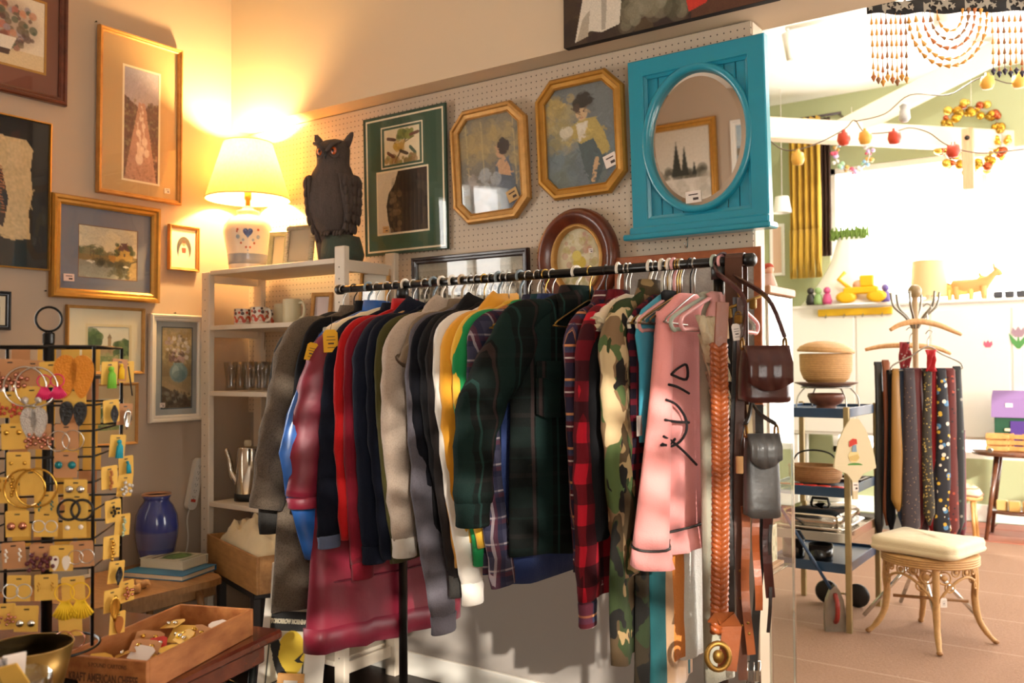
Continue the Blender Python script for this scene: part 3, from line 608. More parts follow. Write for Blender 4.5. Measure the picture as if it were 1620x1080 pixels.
moulding(w, h, OV[5:], 'oval').build('gilt_liner', gold2, t); P_ = p_spray(w - .15, h - .15); P_.build('print', t, TR(0, 0, .008), mask=lambda a, b: (a - .5) ** 2 + (b - .5) ** 2 < .25)
MB().prism(outline(w, h, .08, 'oval'), .012, .014).build('glass', glass_pic, t); price_tag(t, .06, .03, .0145, .02, .018)
picture('framed_group_photo', 'long dark framed black and white group photograph behind the clothes rail', 'back', brc([(651, 406), (834, 394), (838, 484), (653, 494)]), PF(.030, .025), dkwood, None, None, p_group, None, off=OFFB, tilt=.03)
z1, z0 = ay(1090, 399, -.03).z, ay(1090, 640, -.03).z; x0, x1 = ay(974, 420, -.03).x, ay(1206, 420, -.03).x
picture('framed_picture', 'orange brown wood frame with grey textured print behind the hanging belts', 'back', ((x0 + x1) / 2, (z0 + z1) / 2, x1 - x0, z1 - z0), [(0, 0), (0, .03), (.003, .033), (.025, .033), (.028, .03), (.028, .008)], wood('orange_wood', '#8d4a26', '#aa6238', (3, 3, 3), .4), None, None, p_grey, off=OFFB, tilt=.0)
# canvas on the header
P0, P1 = ay(892, 77, -.15), ay(1212, 8, -.15); w = P1.x - P0.x + .04; h = .62
t = wall_root('canvas_painting', 'unframed dark canvas with seated figure in white skirt, hung above blue mirror', 'picture', 'back', P0.x + w / 2, P0.z + h / 2, h, 0, .117)
MB().box((0, 0, .0165), (w, h, .033), .002).build('stretched_canvas', mat('canvas_edge', '#1c1311', .7), t); p_canvas(w, h).build('print', t, TR(0, 0, .0336))
# blue mirror
teal = mat('teal_gloss_paint', '#1f8fa8', .28, coat=.5); q4 = [(993, 100), (1205, 55), (1222, 350), (1002, 376)]
u, v, w, h = rect_from(q4, 'back', .06); h -= .0
t = wall_root('oval_mirror', 'glossy teal blue wooden mirror holding an oval glass above a small sill', 'mirror', 'back', u, v, h, .045, OFFB, roll=.005)
moulding(w, h, [(0, 0), (0, .036), (.004, .04), (.060, .04), (.063, .037), (.063, .032), (.074, .026), (.074, .012)]).build('frame', teal, t)
oa, ob = w / 2 - .062, h / 2 - .072; oy = .008
n = 64; rect = []
for k in range(n):
    a = 2 * PI * k / n; c, s = math.cos(a), math.sin(a); f = min((w / 2 - .07) / max(abs(c), 1e-6), (h / 2 - .07) / max(abs(s), 1e-6)); rect.append((c * f, s * f))
MB().box((0, 0, .004), (w - .02, h - .02, .006)).build('backing', backing, t)
nb = 9
for k in range(nb):
    bw = (w - .14) / nb; MB().box((-w / 2 + .07 + (k + .5) * bw, 0, .0115), (bw - .003, h - .14, .009), .002).build('bead_board', teal, t)
ring = MB(); E_ = lambda d, z: [(max(oa - d, .01) * math.cos(2 * PI * k / n), oy + (ob - d) * math.sin(2 * PI * k / n), z) for k in range(n)]
ring.loft([E_(-.012, .012), E_(-.012, .038), E_(-.006, .043), E_(.008, .042), E_(.014, .034), E_(.014, .016)], False, False); ring.build('oval_rim', teal, t)
mir = mat('mirror_silver', '#e6e4e0', .015, 1.0)
bv = MB(); bv.loft([E_(.013, .020), E_(.034, .0235)], False, False, sm=False); bv.build('mirror_bevel', mat('mirror_bevel', '#dedcd6', .05, 1.0), t)
gl = MB(); gl.add([p for p in E_(.034, .0235)], [tuple(range(n))]); gl.build('mirror_glass', mir, t)
sl = MB(); sl.box((0, -h / 2 - .004, .045), (w + .035, .022, .09), .005); sl.box((0, -h / 2 + .02, .035), (w + .01, .03, .05), .006); sl.build('sill', teal, t)
price_tag(t, -.02, -ob + .055, .026, .06, .042, .03)
p = ay(1091, 388, 0); o = MB().tube(smooth_path([(0, -.004, .03), (0, -.012, .03), (0, -.014, .0), (0, -.02, -.012), (0, -.035, -.01), (0, -.04, .004)]), .0022, 6).build('peg_hook', mat('chrome', '#c9c7c2', .2, 1.0), None, (p.x, -.004, p.z)); tag(o, 'small metal peg hook below the blue mirror sill', 'hook')
# opposite wall, seen in the mirror
def refl(x, y, dep):
    p = ay(x, y, -.06); d = ray(x, y); d = d / np.linalg.norm(d); n_ = np.array([0, -math.cos(.045), -math.sin(.045)]); r = d - 2 * d.dot(n_) * n_
    return Vector(np.array(p) + r * ((dep - p.y) / r[1]))
a_, b_ = refl(1062, 200, YF + .02), refl(1176, 326, YF + .02)
def front_pic(label, cx, cz, w, h, prof, fm, pic):
    M = frame_axes((cx, YF + .004, cz), (-1, 0, 0), (0, 0, 1), (0, 1, 0)); t = thing('framed_picture', label, 'picture', M=M)
    moulding(w, h, prof).build('frame', fm, t); MB().box((0, 0, .002), (w - .004, h - .004, .003)).build('backing', backing, t)
    i = prof[-1][0]; pic(w - 2 * i, h - 2 * i).build('print', t, TR(0, 0, .009))
front_pic('gold framed snowy fir tree painting reflected in the oval mirror', a_.x + .02, (a_.z + b_.z) / 2, abs(a_.x - b_.x) + .12, abs(a_.z - b_.z) + .06, PF(.06, .04), gold, p_snow)
a2, b2 = refl(1153, 190, YF + .02), refl(1215, 280, YF + .02)
front_pic('white framed coast picture reflected at the right of the oval mirror', (a2.x + b2.x) / 2, (a2.z + b2.z) / 2, abs(a2.x - b2.x), abs(a2.z - b2.z), PF(.045, .03), white_p, p_coast)
# ================================================================ CLOTHES RAIL
RY_, RZ_ = -.91, 1.65
pipe = mat('black_pipe', '#16120f', .3, .4, coat=.3); chrome = mat('chrome', '#c9c7c2', .2, 1.0); steelw = mat('steel_wire', '#a9a49c', .3, 1.0); blackpl = mat('black_plastic', '#15130f', .4)
RX0, RX1 = ay(538, 459, RY_).x, ay(1186, 408, RY_).x
t = thing('clothes_rail', 'black metal garment rail with round top bar holding the row of clothes', 'clothes rail', ((RX0 + RX1) / 2, RY_, 0))
hl = (RX1 - RX0) / 2
MB().tube([(-hl, 0, RZ_), (hl, 0, RZ_)], .0125, 14).build('top_bar', pipe, t)
for s in (-1, 1):
    MB().lathe([(.0125, -.012), (.017, -.010), (.017, .010), (.010, .016)], 14, M=TR(s * hl, 0, RZ_) @ RY(s * PI / 2)).build('end_cap', blackpl, t)
xl, xr = ay(637, 452, RY_).x - (RX0 + RX1) / 2, ay(1137, 413, RY_).x - (RX0 + RX1) / 2
for x in (xl, xr):
    u = MB(); u.tube([(x, 0, .09), (x, 0, RZ_)], .014, 12).build('upright', pipe, t)
    MB().lathe([(.02, 0), (.02, .03), (.016, .034)], 12, (x, 0, RZ_ - .045)).build('collar', blackpl, t)
    ox = -.42 if x == xl else 0.0; F0, F1 = Vector((x + .0, -.34, .085)), Vector((x + ox, .66 if x == xl else .34, .085)); MB().tube([F0, (x, 0, .085), F1], .0125, 10).build('foot_bar', pipe, t)
    for q_ in (F0, F1):
        xx, yy = q_.x, q_.y; w = MB(); w.lathe([(.004, -.011), (.026, -.011), (.029, -.006), (.029, .006), (.026, .011), (.004, .011)], 14, M=TR(xx, yy, .029) @ RY(PI / 2)); w.tube([(xx, yy, .03), (xx, yy, .085)], .006, 6); w.box((xx, yy, .055), (.03, .02, .03), .004); w.build('caster', blackpl, t)
MB().tube([(xl, 0, .14), (xr, 0, .14)], .011, 10).build('lower_bar', pipe, t)
# --- hangers
HM = {'wire': steelw, 'brass': mat('brass_wire', '#b08d4a', .3, 1.0), 'blackwire': mat('black_wire', '#2a2624', .4, .6), 'plastic': mat('white_plastic', '#e6dccb', .35), 'bluegrey': mat('bluegrey_plastic', '#7d8c94', .35), 'pinkpl': mat('pink_plastic', '#d99a98', .35), 'sage': mat('sage_plastic', '#a9b3a4', .4), 'tan': mat('tan_plastic', '#bfa684', .4), 'wood': wood('hanger_wood', '#b98652', '#d2a46e', (12, 3, 3), .4), 'darkwood': wood('hanger_wood_orange', '#a8622c', '#c27a40', (12, 3, 3), .4), 'padded': None}
sat = mat('cream_satin', '#e2cfab', .4, sheen=.4, bump=.3, bs=70)
_HC = {}
def hanger_meshes(kind):
    if kind in _HC: return _HC[kind]
    wirey = kind in ('wire', 'brass', 'blackwire'); hm = HM['wire' if kind in ('wood', 'darkwood', 'padded') else kind]
    r = .0022 if wirey or kind in ('wood', 'darkwood', 'padded') else .0042
    R = .0125 + r + .0005
    pts = arc((0, 0, .0), R, math.radians(-40), math.radians(180), 12)[:-1] + [(-R, 0, 0), (-R * .8, 0, -.014), (-R * .2, 0, -.026), (0, 0, -.036), (0, 0, -.082)]
    hk = MB().tube(pts, r, 7).mesh('hook', hm); b = MB()
    if wirey: b.tube(smooth_path([(0, 0, -.08), (.03, 0, -.088), (.19, 0, -.145), (.2, 0, -.155), (.185, 0, -.16), (-.185, 0, -.16), (-.2, 0, -.155), (-.19, 0, -.145), (-.03, 0, -.088)], 3), r, 6, True); m = hm
    elif kind in ('wood', 'darkwood'):
        P = smooth_path([(-.21, .012, -.16), (-.13, 0, -.118), (-.04, -.004, -.09), (.04, -.004, -.09), (.13, 0, -.118), (.21, .012, -.16)], 4); b.tube(P, [.009 + .006 * math.sin(PI * i / (len(P) - 1)) for i in range(len(P))], 10); m = HM[kind]
    elif kind == 'padded':
        P = smooth_path([(-.205, .0, -.16), (-.2, 0, -.155), (-.12, 0, -.118), (0, 0, -.09), (.12, 0, -.118), (.215, 0, -.155), (.225, 0, -.16)], 5); b.tube(P, [(.021 + .0022 * math.sin(i * 2.4)) * (1 if 1 < i < len(P) - 2 else .55) for i in range(len(P))], 12); m = sat
    else: b.tube(smooth_path([(0, 0, -.08), (.06, 0, -.095), (.18, 0, -.14), (.205, 0, -.16), (.19, 0, -.178), (.15, 0, -.175), (-.15, 0, -.175), (-.19, 0, -.178), (-.205, 0, -.16), (-.18, 0, -.14), (-.06, 0, -.095)], 3), .0052, 8, True); m = hm
    _HC[kind] = (hk, b.mesh('hanger_arms', m)); return _HC[kind]
KN = {'wire': 'thin steel wire hanger', 'brass': 'brass wire hanger', 'blackwire': 'black wire hanger', 'plastic': 'white plastic hanger', 'bluegrey': 'blue grey plastic hanger', 'pinkpl': 'pink plastic hanger', 'sage': 'sage green plastic hanger', 'tan': 'tan plastic hanger', 'wood': 'pale wooden hanger', 'darkwood': 'orange wooden hanger', 'padded': 'padded cream satin hanger'}
def hanger(kind, pxx, th, what):
    x = ay(pxx, 440 - (pxx - 780) * .075, RY_).x
    t = thing('clothes_hanger', '%s %s' % (KN[kind], what), 'hanger', (x, RY_, RZ_), -PI / 2 + math.radians(th), 'hangers on the clothes rail')
    for me in hanger_meshes(kind):
        o = bpy.data.objects.new(me.name, me); C.objects.link(o); o.parent = t
    return t
def ss(a, b, x): q = min(1, max(0, (x - a) / (b - a))); return q * q * (3 - 2 * q)
def body_mb(hem, sh=.205, hw=.23, hw2=None, t=.028, t2=None, fold=.006, sd=0, dz=0.0, lam=.13, n=40, neck=.055, top=None):
    hw2 = hw2 or hw; t2 = t2 or t * 1.15; rs = []
    prof = [(-.078, neck, .45), (-.086, neck * 1.45, .6), (-.105, sh * .62, .75), (-.125, sh * .86, .85), (-.15, sh * .97, .95), (-.19, sh * 1.04, 1), (-.26, hw, 1)]
    if top: prof = top
    zs = [(z + dz, w, f) for z, w, f in prof]; z0 = zs[-1][0]; k = 16
    for i in range(1, k + 1): a = i / k; zs.append((z0 + (hem - z0) * a, zs[len(prof) - 1][1] * (1 - a) + hw2 * a if i else hw, 1))
    for (z, w, f) in zs:
        a = ss(-.15, hem, z) if False else min(1, max(0, (z + .12) / (hem + .12))); A = fold * (.15 + a); tt = (t * (1 - a) + t2 * a) * f; r = []
        for j in range(n):
            an = 2 * PI * j / n; c, s = math.cos(an), math.sin(an); x = w * math.copysign(abs(c) ** .75, c); y = tt * math.copysign(abs(s) ** .8, s)
            y += A * (math.sin(2 * PI * x / lam + sd) + .5 * math.sin(2 * PI * x / (lam * .55) + sd * 2.3 + z * 3)) * (1 - .5 * abs(c))
            q = noise.noise((x * 9 + sd, z * 6, s * 1.5 + sd)) * .006 * (.3 + a); r.append((x + q, y + q, z + (.006 * math.sin(x * 17 + sd) if z == hem else 0)))
        rs.append(r)
    return MB().loft(rs)
def sleeve_mb(P, RXs, RYs, sd=0, n=16, wr=.006, k=6, opening=True):
    Q = smooth_path(P, k); m = len(Q); rs = []
    for i, p in enumerate(Q):
        f = i / (m - 1) * (len(P) - 1); i0 = min(int(f), len(P) - 2); g = f - i0; rx = RXs[i0] * (1 - g) + RXs[i0 + 1] * g; ry = RYs[i0] * (1 - g) + RYs[i0 + 1] * g
        d = (Q[min(i + 1, m - 1)] - Q[max(i - 1, 0)]); d.normalize(); ux = Vector((1, 0, 0)) - d * d.x; ux.normalize(); uy = d.cross(ux); r = []
        for j in range(n):
            an = 2 * PI * j / n; q = 1 + noise.noise((math.cos(an) * 1.2 + sd, math.sin(an) * 1.2, p.z * 9 + sd)) * .28 + .10 * math.sin(p.z * 60 + an * 2 + sd) * (wr / .006)
            r.append(p + ux * (rx * math.cos(an) * (1 + (q - 1) * .5)) + uy * (ry * math.sin(an) * q))
        rs.append(r)
    mb = MB(); 
    if opening:
        c = sum(rs[-1], Vector()) / n; rs.append([c + (v - c) * .82 + Vector((0, 0, .001)) for v in rs[-1]]); rs.append([c + (v - c) * .8 + Vector((0, 0, .03)) for v in rs[-2]])
    return mb.loft(rs)
def hood_mb(sd=0, s=1.0, dz=0):
    mb = MB(); rs = []
    for i in range(9):
        a = i / 8; z = -.055 - .15 * a * s + dz; w = (.055 + .065 * math.sin(PI * min(1, a * 1.05))) * s; d = (.02 + .030 * math.sin(PI * a)) * s
        rs.append([(w * math.cos(2 * PI * j / 20) * (1 + .12 * noise.noise((j * .6, a * 3, sd))), -.016 + d * math.sin(2 * PI * j / 20), z + .014 * math.cos(4 * PI * j / 20) * (1 - a)) for j in range(20)])
    return mb.loft(rs)
def collar_mb(h=.03, r=.05, flare=.016, dz=0.0, d=.022):
    rs = []
    for i, (z, k) in enumerate(((-.10, .6), (-.088, .2), (-.088 + h, 0), (-.086 + h, .3), (-.085, 1.0), (-.105 - .3 * h, 1.5))):
        rs.append([((r + flare * k) * math.cos(2 * PI * j / 28), (d + flare * k * .8) * math.sin(2 * PI * j / 28), z + dz - .008 * (1 if i > 3 else 0) * math.cos(4 * PI * j / 28)) for j in range(28)])
    return MB().loft(rs, False, False)
YG = mat('yellow_tag_paper', '#e9b32a', .8)
def hang_tag(parent, P, w=.03, h=.045, m=None, rx=0.0, rz=PI, tilt=.15):
    M = TR(*P) @ RZ(rz) @ RX(PI / 2) @ Matrix.Rotation(tilt, 4, 'Z')
    o = MB().prism([(-w / 2, -h / 2), (w / 2, -h / 2), (w / 2, h * .36), (w * .3, h / 2), (-w * .3, h / 2), (-w / 2, h * .36)], -.0005, .0005).build('hang_tag', m or tag_m, parent, M=M)
    mb = MB()
    for s in (-1, 1):
        for a, b, c in ((.18, .55, .03), (.04, .62, .03), (-.12, .4, .07), (-.3, .5, .03)): mb.box((.02 * w, a * h, s * .0008), (w * b, h * c, .0003))
    mb.build('writing', ink, o); return o
def cam_tag(parent, x, y, w, h, m, tilt, dd=.10):
    W_ = parent.matrix_world if False else (TR(*parent.location) @ RZ(parent.rotation_euler.z)); sp = ad(x, y, depth(W_ @ Vector((.2, 0, -.16))) - dd); M = W_.inverted() @ frame_axes(sp, Vector(MR[0]), -Vector(MR[1]), -Vector(MR[2])) @ Matrix.Rotation(tilt, 4, 'Z') @ RY(.5)
    o = MB().prism([(-w / 2, -h / 2), (w / 2, -h / 2), (w / 2, h * .36), (w * .3, h / 2), (-w * .3, h / 2), (-w / 2, h * .36)], -.0005, .0005).build('hang_tag', m, parent, M=M); mb = MB()
    for a, b, c in ((.18, .55, .03), (.04, .62, .03), (-.12, .4, .07), (-.3, .5, .03)): mb.box((.02 * w, a * h, .0008), (w * b, h * c, .0003))
    mb.build('writing', ink, o); MB().tube([(0, h * .42, 0), (.01, h * .8, -.01), (.02, h * 1.1, -.04)], .0008, 4).build('tag_string', ink, o)
GI = 0
def hitp(Mi, x, y):
    o_ = Mi @ Vector(CAM); d_ = Mi.to_3x3() @ Vector(ray(x, y)); e = o_ + d_ * (-o_.y / d_.y)
    if not .19 <= e.x <= .36: k = min(.36, max(.19, e.x)); e = o_ + d_ * ((k - o_.x) / d_.x)
    return e
def garment(name, label, cat, px_, kind, m, hem, cuff, th=0.0, hw=.23, hw2=None, t=.022, fold=.006, sr=(.062, .058, .048, .042), sy=.026, collar=None, cuffm=None, cuffh=0.0, hemm=None, hemh=0.0, short=False, dz=0.0, what=None, lam=.13, sh=.205, bend=0.0, mid=None, far=True, yp=-1.16, btn=None, sm_=None, hookdz=0.0, noh=False, grp='clothes on the black rail'):
    """px_: picture column of the hook on the bar; hem: picture row of the near hem; cuff: picture point of the near cuff"""
    global GI; GI += 1; sd = GI * 1.7
    if not noh: hanger(kind, px_, th, 'holding the ' + (what or label))
    x = ay(px_, 440 - (px_ - 780) * .075, RY_).x
    t_ = thing(name, label, cat, (x, RY_, RZ_), -PI / 2 + math.radians(th), grp); Mi = (TR(x, RY_, RZ_) @ RZ(-PI / 2 + math.radians(th))).inverted()
    hz = ay(px_ - 60, hem, yp + .04).z - RZ_
    body_mb(hz, sh, hw, hw2, t, None, fold, sd, dz, lam).build('body', m, t_)
    if hemm: 
        b = body_mb(hz - hemh * .2, sh, hw, hw2, t, None, fold, sd, dz, lam); rings = [b.v[i:i + 40] for i in range(0, len(b.v), 40)]
        hb = MB(); L = []
        for z in (hz + hemh, hz + hemh * .5, hz - .004): L.append([(p[0] * 1.012, p[1] * 1.12, z) for p in rings[-1]])
        hb.loft(L).build('hem_band', hemm, t_)
    sm2 = sm_ or m
    cz = None
    if cuff:
        c = hitp(Mi, cuff[0], cuff[1]); c.z += cuffh
        s00 = Vector((sh * .50, 0, -.122 + dz)); s0 = Vector((sh * .92, 0, -.158 + dz)); s1 = Vector((sh + .022, c.y * .12, -.245 + dz))
        if mid: e = hitp(Mi, mid[0], mid[1])
        else: e = Vector((s1.x * .55 + c.x * .45 + .012, c.y * .5 + bend, s1.z * .5 + c.z * .5))
        sleeve_mb([s00, s0, s1, e, c], (.022, sr[0] * .72) + tuple(sr[1:]), (t * .8, sy * .9, sy, sy, sy * .9), sd).build('sleeve', sm2, t_)
        if cuffm:
            q = MB(); r0, r1 = sr[3] * .95, sy * .95; L = []
            for (dzz, k) in ((.004, .96), (0, 1.06), (-cuffh * .5, .98), (-cuffh + .004, 1.0), (-cuffh, .93), (-cuffh, .78), (-cuffh + .02, .76)): L.append([(c.x + r0 * k * math.cos(2 * PI * j / 24) * (1 + .015 * (j % 2)), c.y + r1 * k * math.sin(2 * PI * j / 24) * (1 + .03 * (j % 2)), c.z + dzz) for j in range(24)])
            q.loft(L).build('cuff', cuffm, t_)
        if far:
            f = lambda v: Vector((-v.x, -v.y * .6, v.z)); sleeve_mb([f(s00), f(s0), f(s1), f(e), f(c)], (.022, sr[0] * .72) + tuple(sr[1:]), (t * .8, sy * .9, sy, sy, sy * .9), sd + 4).build('sleeve', sm2, t_)
    if collar == 'hood': hood_mb(sd, 1.0, dz).build('hood', m, t_)
    elif collar == 'shirt': collar_mb(.028, .05, .016, dz).build('collar', m, t_)
    elif collar == 'crew':
        MB().tube([(.062 * math.cos(a), .026 * math.sin(a), -.083 + dz + .006 * math.sin(a)) for a in [2 * PI * i / 24 for i in range(24)]], .008, 8, True).build('collar', hemm or m, t_)
    elif collar == 'high': collar_mb(.040, .05, .010, dz).build('collar', m, t_)
    if btn:
        for k in range(btn[0]): MB().lathe([(.0005, 0), (.005, 0), (.0055, .0015), (.004, .0025), (.0005, .0022)], 10, M=TR(btn[2] if len(btn) > 2 else .0, t + .008, -.2 - k * .1) @ RX(-PI / 2)).build('button', btn[1], t_)
    return t_
# fabrics
tweed = cloth('tweed', '#66584a', .15, 300, .5, mott=.55); charc = cloth('charcoal_wool', '#383532', .15, 300, .4, mott=.3); blk = cloth('black_cotton', '#0e0d10', .2); blk2 = cloth('soft_black_fleece', '#111013', .2, 300)
nyl = mat('blue_nylon', '#2f62ad', .28, var=.15, vs=8, bump=.35, bs=22, coat=.25); maroon = mat('maroon_nylon', '#7a152c', .48, var=.12, vs=6, bump=.45, bs=20, sheen=.1)
nav = cloth('navy_cotton', '#0d1120', .2); nav2 = cloth('navy_fleece', '#0f1526', .2, 280); red = cloth('red_fleece', '#b81416', .12, 260); dred = cloth('dark_red_sweat', '#741022', .12, 300)
olive = cloth('olive_cotton', '#46411f', .12); beige = cloth('heather_beige', '#b5a291', .12, 260, .3, mott=.22); beige_l = cloth('pale_heather_rib', '#cfc4b6', .08, 200); taupe = cloth('taupe_cotton', '#77644f', .12); denimc = cloth('pale_denim', '#8d95a6', .12, 300, .3)
grey = cloth('grey_jersey', '#5e5960', .1, 260, .3, mott=.2); dnav = cloth('dark_navy_knit', '#0c0c14', .15, 220); chb = cloth('charcoal_brown', '#231d1c', .15); whi = cloth('white_fleece', '#e2dbd0', .05); yel = cloth('mustard_yellow', '#dc9a2c', .06, 300); yel2 = cloth('golden_yellow', '#e2b03c', .06, 300); grn = cloth('kelly_green', '#1f8a4c', .1)
teals = cloth('teal_shirt', '#10343a', .15); den = cloth('denim_blue', '#26335c', .2, 350, .4)
gplaid = plaid('green_black_plaid', '#0c100e', [(.16, .0, .055, '#10221e', .35), (.16, .08, .012, '#2f2624', .25), (.16, .03, .006, '#203a34', .15)], [(.13, .0, .05, '#122824', .7), (.13, .075, .01, '#3a2a28', .6), (.13, .02, .006, '#264640', .5)])
fplaid = plaid('grey_navy_flannel', '#3c3a4c', [(.07, 0, .025, '#26263a', .8), (.07, .04, .005, '#b7a8a8', .6), (.07, .055, .012, '#5a2c34', .6)], [(.06, 0, .02, '#232338', .7), (.06, .035, .005, '#a99a9c', .6), (.06, .045, .01, '#5a2c34', .6)])
oplaid = plaid('rust_navy_flannel', '#2a2234', [(.085, 0, .03, '#5a1f26', .75), (.085, .045, .006, '#d08a58', .85), (.085, .06, .014, '#39405c', .7), (.085, .075, .004, '#e3d4cc', .7)], [(.075, 0, .03, '#5a1f26', .7), (.075, .04, .005, '#d08a58', .8), (.075, .05, .014, '#2c3450', .7)])
bplaid = plaid('red_black_buffalo', '#b3182a', [(.10, 0, .05, '#140f14', .72)], [(.085, 0, .0425, '#140f14', .72)])
gcols = ('#4a3b28', ('#2f3a20', .52), ('#927a54', .62), ('#1a1815', .60))
camo1 = camo('woodland_camo', gcols, 13); camo2 = camo('woodland_camo_light', ('#7a6146', ('#4e5f38', .52), ('#c0a880', .60), ('#211d1a', .62)), 12, 5); camo3 = camo('woodland_camo_dark', ('#2c2418', ('#27301c', .5), ('#8c7854', .66), ('#171512', .55)), 13, 9)
pink = cloth('pink_sweat', '#eb9a96', .05, 300); dpat = plaid('dark_red_check', '#1c1420', [(.04, 0, .015, '#6a1420', .7)], [(.035, 0, .012, '#6a1420', .7)]); turq = cloth('turquoise_jersey', '#3f94ab', .08); ging = plaid('red_gingham', '#e2d2cc', [(.012, 0, .006, '#a8283a', .7)], [(.012, 0, .006, '#a8283a', .7)])
cream_l = cloth('cream_lace', '#d9c9a8', .2, 120, .9); sage = cloth('sage_jersey', '#a09c8a', .06, 260); tealt = cloth('teal_twill', '#1c5054', .1); tan = cloth('tan_cotton', '#a88768', .1); orng = cloth('orange_linen', '#c97a35', .12, 220, .4); linen = cloth('white_linen', '#dcdcd6', .05, 220, .4); dpink = cloth('dusty_pink', '#b98078', .08); lace_b = cloth('black_velvet', '#0f0d10', .1)
CB = 'clothes on the black rail'
R_ = dict(hw=.22, t=.017, sy=.021)
garment('wool_coat', 'charcoal grey wool coat, sleeve end showing under the tweed sleeve', 'coat', 543, 'wire', charc, 850, (430, 843), -9, what='charcoal coat at the far left', sr=(.04, .045, .048, .046), **R_)
t = garment('wool_coat', 'long grey brown tweed coat at the left end of the rail', 'coat', 560, 'blackwire', tweed, 968, (420, 805), -9, hw=.25, hw2=.31, t=.03, sy=.034, sr=(.075, .075, .065, .058), collar='shirt', what='long tweed coat', fold=.012)
t = garment('jacket', 'black jacket with a yellow paper tag behind the puffer coat', 'jacket', 583, 'bluegrey', blk, 800, (482, 720), -6, what='black jacket with yellow tag', collar='high', **R_)
cam_tag(t, 493, 556, .035, .055, YG, -.25)
t = garment('jacket', 'shiny bright blue nylon jacket bulging left of the puffer coat', 'jacket', 596, 'wire', nyl, 780, (497, 880), -6, sr=(.035, .04, .075, .030), mid=(476, 715), collar='high', what='blue nylon jacket', hw=.22, t=.02, sy=.028)
# maroon puffer coat with quilting seams
t = garment('puffer_coat', 'long maroon quilted puffer coat hung on a padded hanger', 'coat', 612, 'padded', maroon, 1030, (487, 802), -11, hw=.25, hw2=.30, t=.038, sy=.046, sr=(.09, .090, .080, .068), collar='high', what='maroon puffer coat', fold=.010, cuffm=maroon, cuffh=.03, hemm=maroon, hemh=.07, dz=-.05)
cam_tag(t, 523, 539, .045, .068, YG, .05)
hzp = ay(552, 1030, -1.12).z - RZ_ + .08
for k in range(7):
    z = -.30 - .155 * k; 
    if z > hzp: MB().tube([((.245 + .05 * (k / 7)) * math.copysign(abs(math.cos(a)) ** .75, math.cos(a)), .044 * math.copysign(abs(math.sin(a)) ** .8, math.sin(a)), z) for a in [2 * PI * i / 40 for i in range(40)]], .0035, 5, True).build('quilting_seam', mat('maroon_seam', '#5c1022', .5), t)
garment('jacket', 'navy jacket with a pale grey elastic cuff beside the puffer sleeve', 'jacket', 626, 'wire', nav, 850, (521, 866), -5, what='navy jacket with elastic cuff', cuffm=cloth('bluegrey_rib', '#5b6580', .1, 150), cuffh=.035, collar='shirt', sr=(.055, .058, .052, .042), **R_)
garment('fleece_top', 'bright red fleece top right of the navy elastic cuffed jacket', 'top', 641, 'plastic', red, 850, (557, 850), -5, what='bright red fleece', collar='high', **R_)
garment('sweatshirt', 'dark red sweatshirt with long cuff beside the bright red fleece', 'sweatshirt', 654, 'wire', dred, 880, (574, 915), -4, what='dark red sweatshirt', cuffm=dred, cuffh=.05, collar='crew', **R_)
garment('hooded_sweatshirt', 'navy hooded sweatshirt with hood folded over, right of dark red sweatshirt', 'sweatshirt', 672, 'wood', nav2, 870, (592, 890), -5, what='navy hooded sweatshirt', collar='hood', cuffm=nav2, cuffh=.05, hw=.23, t=.025, sy=.03)
garment('sweatshirt', 'plain navy sweatshirt between the navy hood and the olive top', 'sweatshirt', 686, 'bluegrey', nav, 880, (622, 880), -4, what='plain navy sweatshirt', collar='crew', **R_)
garment('shirt', 'olive green top hanging left of the beige heather hoodie', 'shirt', 699, 'plastic', olive, 893, (640, 885), -4, what='olive green top', collar='shirt', **R_)
garment('hooded_sweatshirt', 'heather beige hooded sweatshirt with pale ribbed cuff', 'sweatshirt', 716, 'plastic', beige, 858, (640, 880), -5, what='heather beige hooded sweatshirt', collar='hood', cuffm=beige_l, cuffh=.055, sr=(.062, .06, .054, .042), hw=.23, t=.025, sy=.032)
garment('shirt', 'taupe shirt with one sleeve rolled to a pale blue cuff', 'shirt', 731, 'tan', taupe, 830, (676, 575), -2, what='taupe shirt with rolled cuff', cuffm=denimc, cuffh=.05, sr=(.05, .052, .05, .046), collar='shirt', hw=.21, t=.016, sy=.024)
garment('sweatshirt', 'grey jersey top with a sleeve hanging lowest of the sweatshirts', 'sweatshirt', 744, 'wire', grey, 890, (702, 1000), -4, what='grey jersey top', sr=(.05, .05, .06, .05), cuffm=grey, cuffh=.05, collar='crew', **R_)
garment('jumper', 'dark navy knit jumper between grey jersey and black hoodie', 'jumper', 754, 'wire', dnav, 870, (692, 862), -4, what='dark navy knit jumper', collar='crew', **R_)
garment('hooded_sweatshirt', 'black hooded sweatshirt left of the white and yellow sweatshirts', 'sweatshirt', 766, 'brass', blk2, 865, (722, 872), -4, what='black hooded sweatshirt', collar='hood', cuffm=blk2, cuffh=.05, hw=.23, t=.023, sy=.029)
garment('sweatshirt', 'charcoal brown sweatshirt just left of the white one', 'sweatshirt', 777, 'wire', chb, 870, (728, 942), -4, what='charcoal brown sweatshirt', collar='crew', cuffm=charc, cuffh=.06, **R_)
garment('sweatshirt', 'white sweatshirt with ribbed cuff showing under the yellow hoodie', 'sweatshirt', 789, 'bluegrey', whi, 905, (748, 955), -5, what='white sweatshirt', collar='crew', cuffm=whi, cuffh=.06, **R_)
garment('hooded_sweatshirt', 'mustard yellow hooded sweatshirt in the middle of the rail', 'sweatshirt', 805, 'wire', yel, 893, (739, 890), -5, what='mustard yellow hooded sweatshirt', collar='hood', hw=.23, t=.025, sy=.03, sr=(.062, .058, .05, .046))
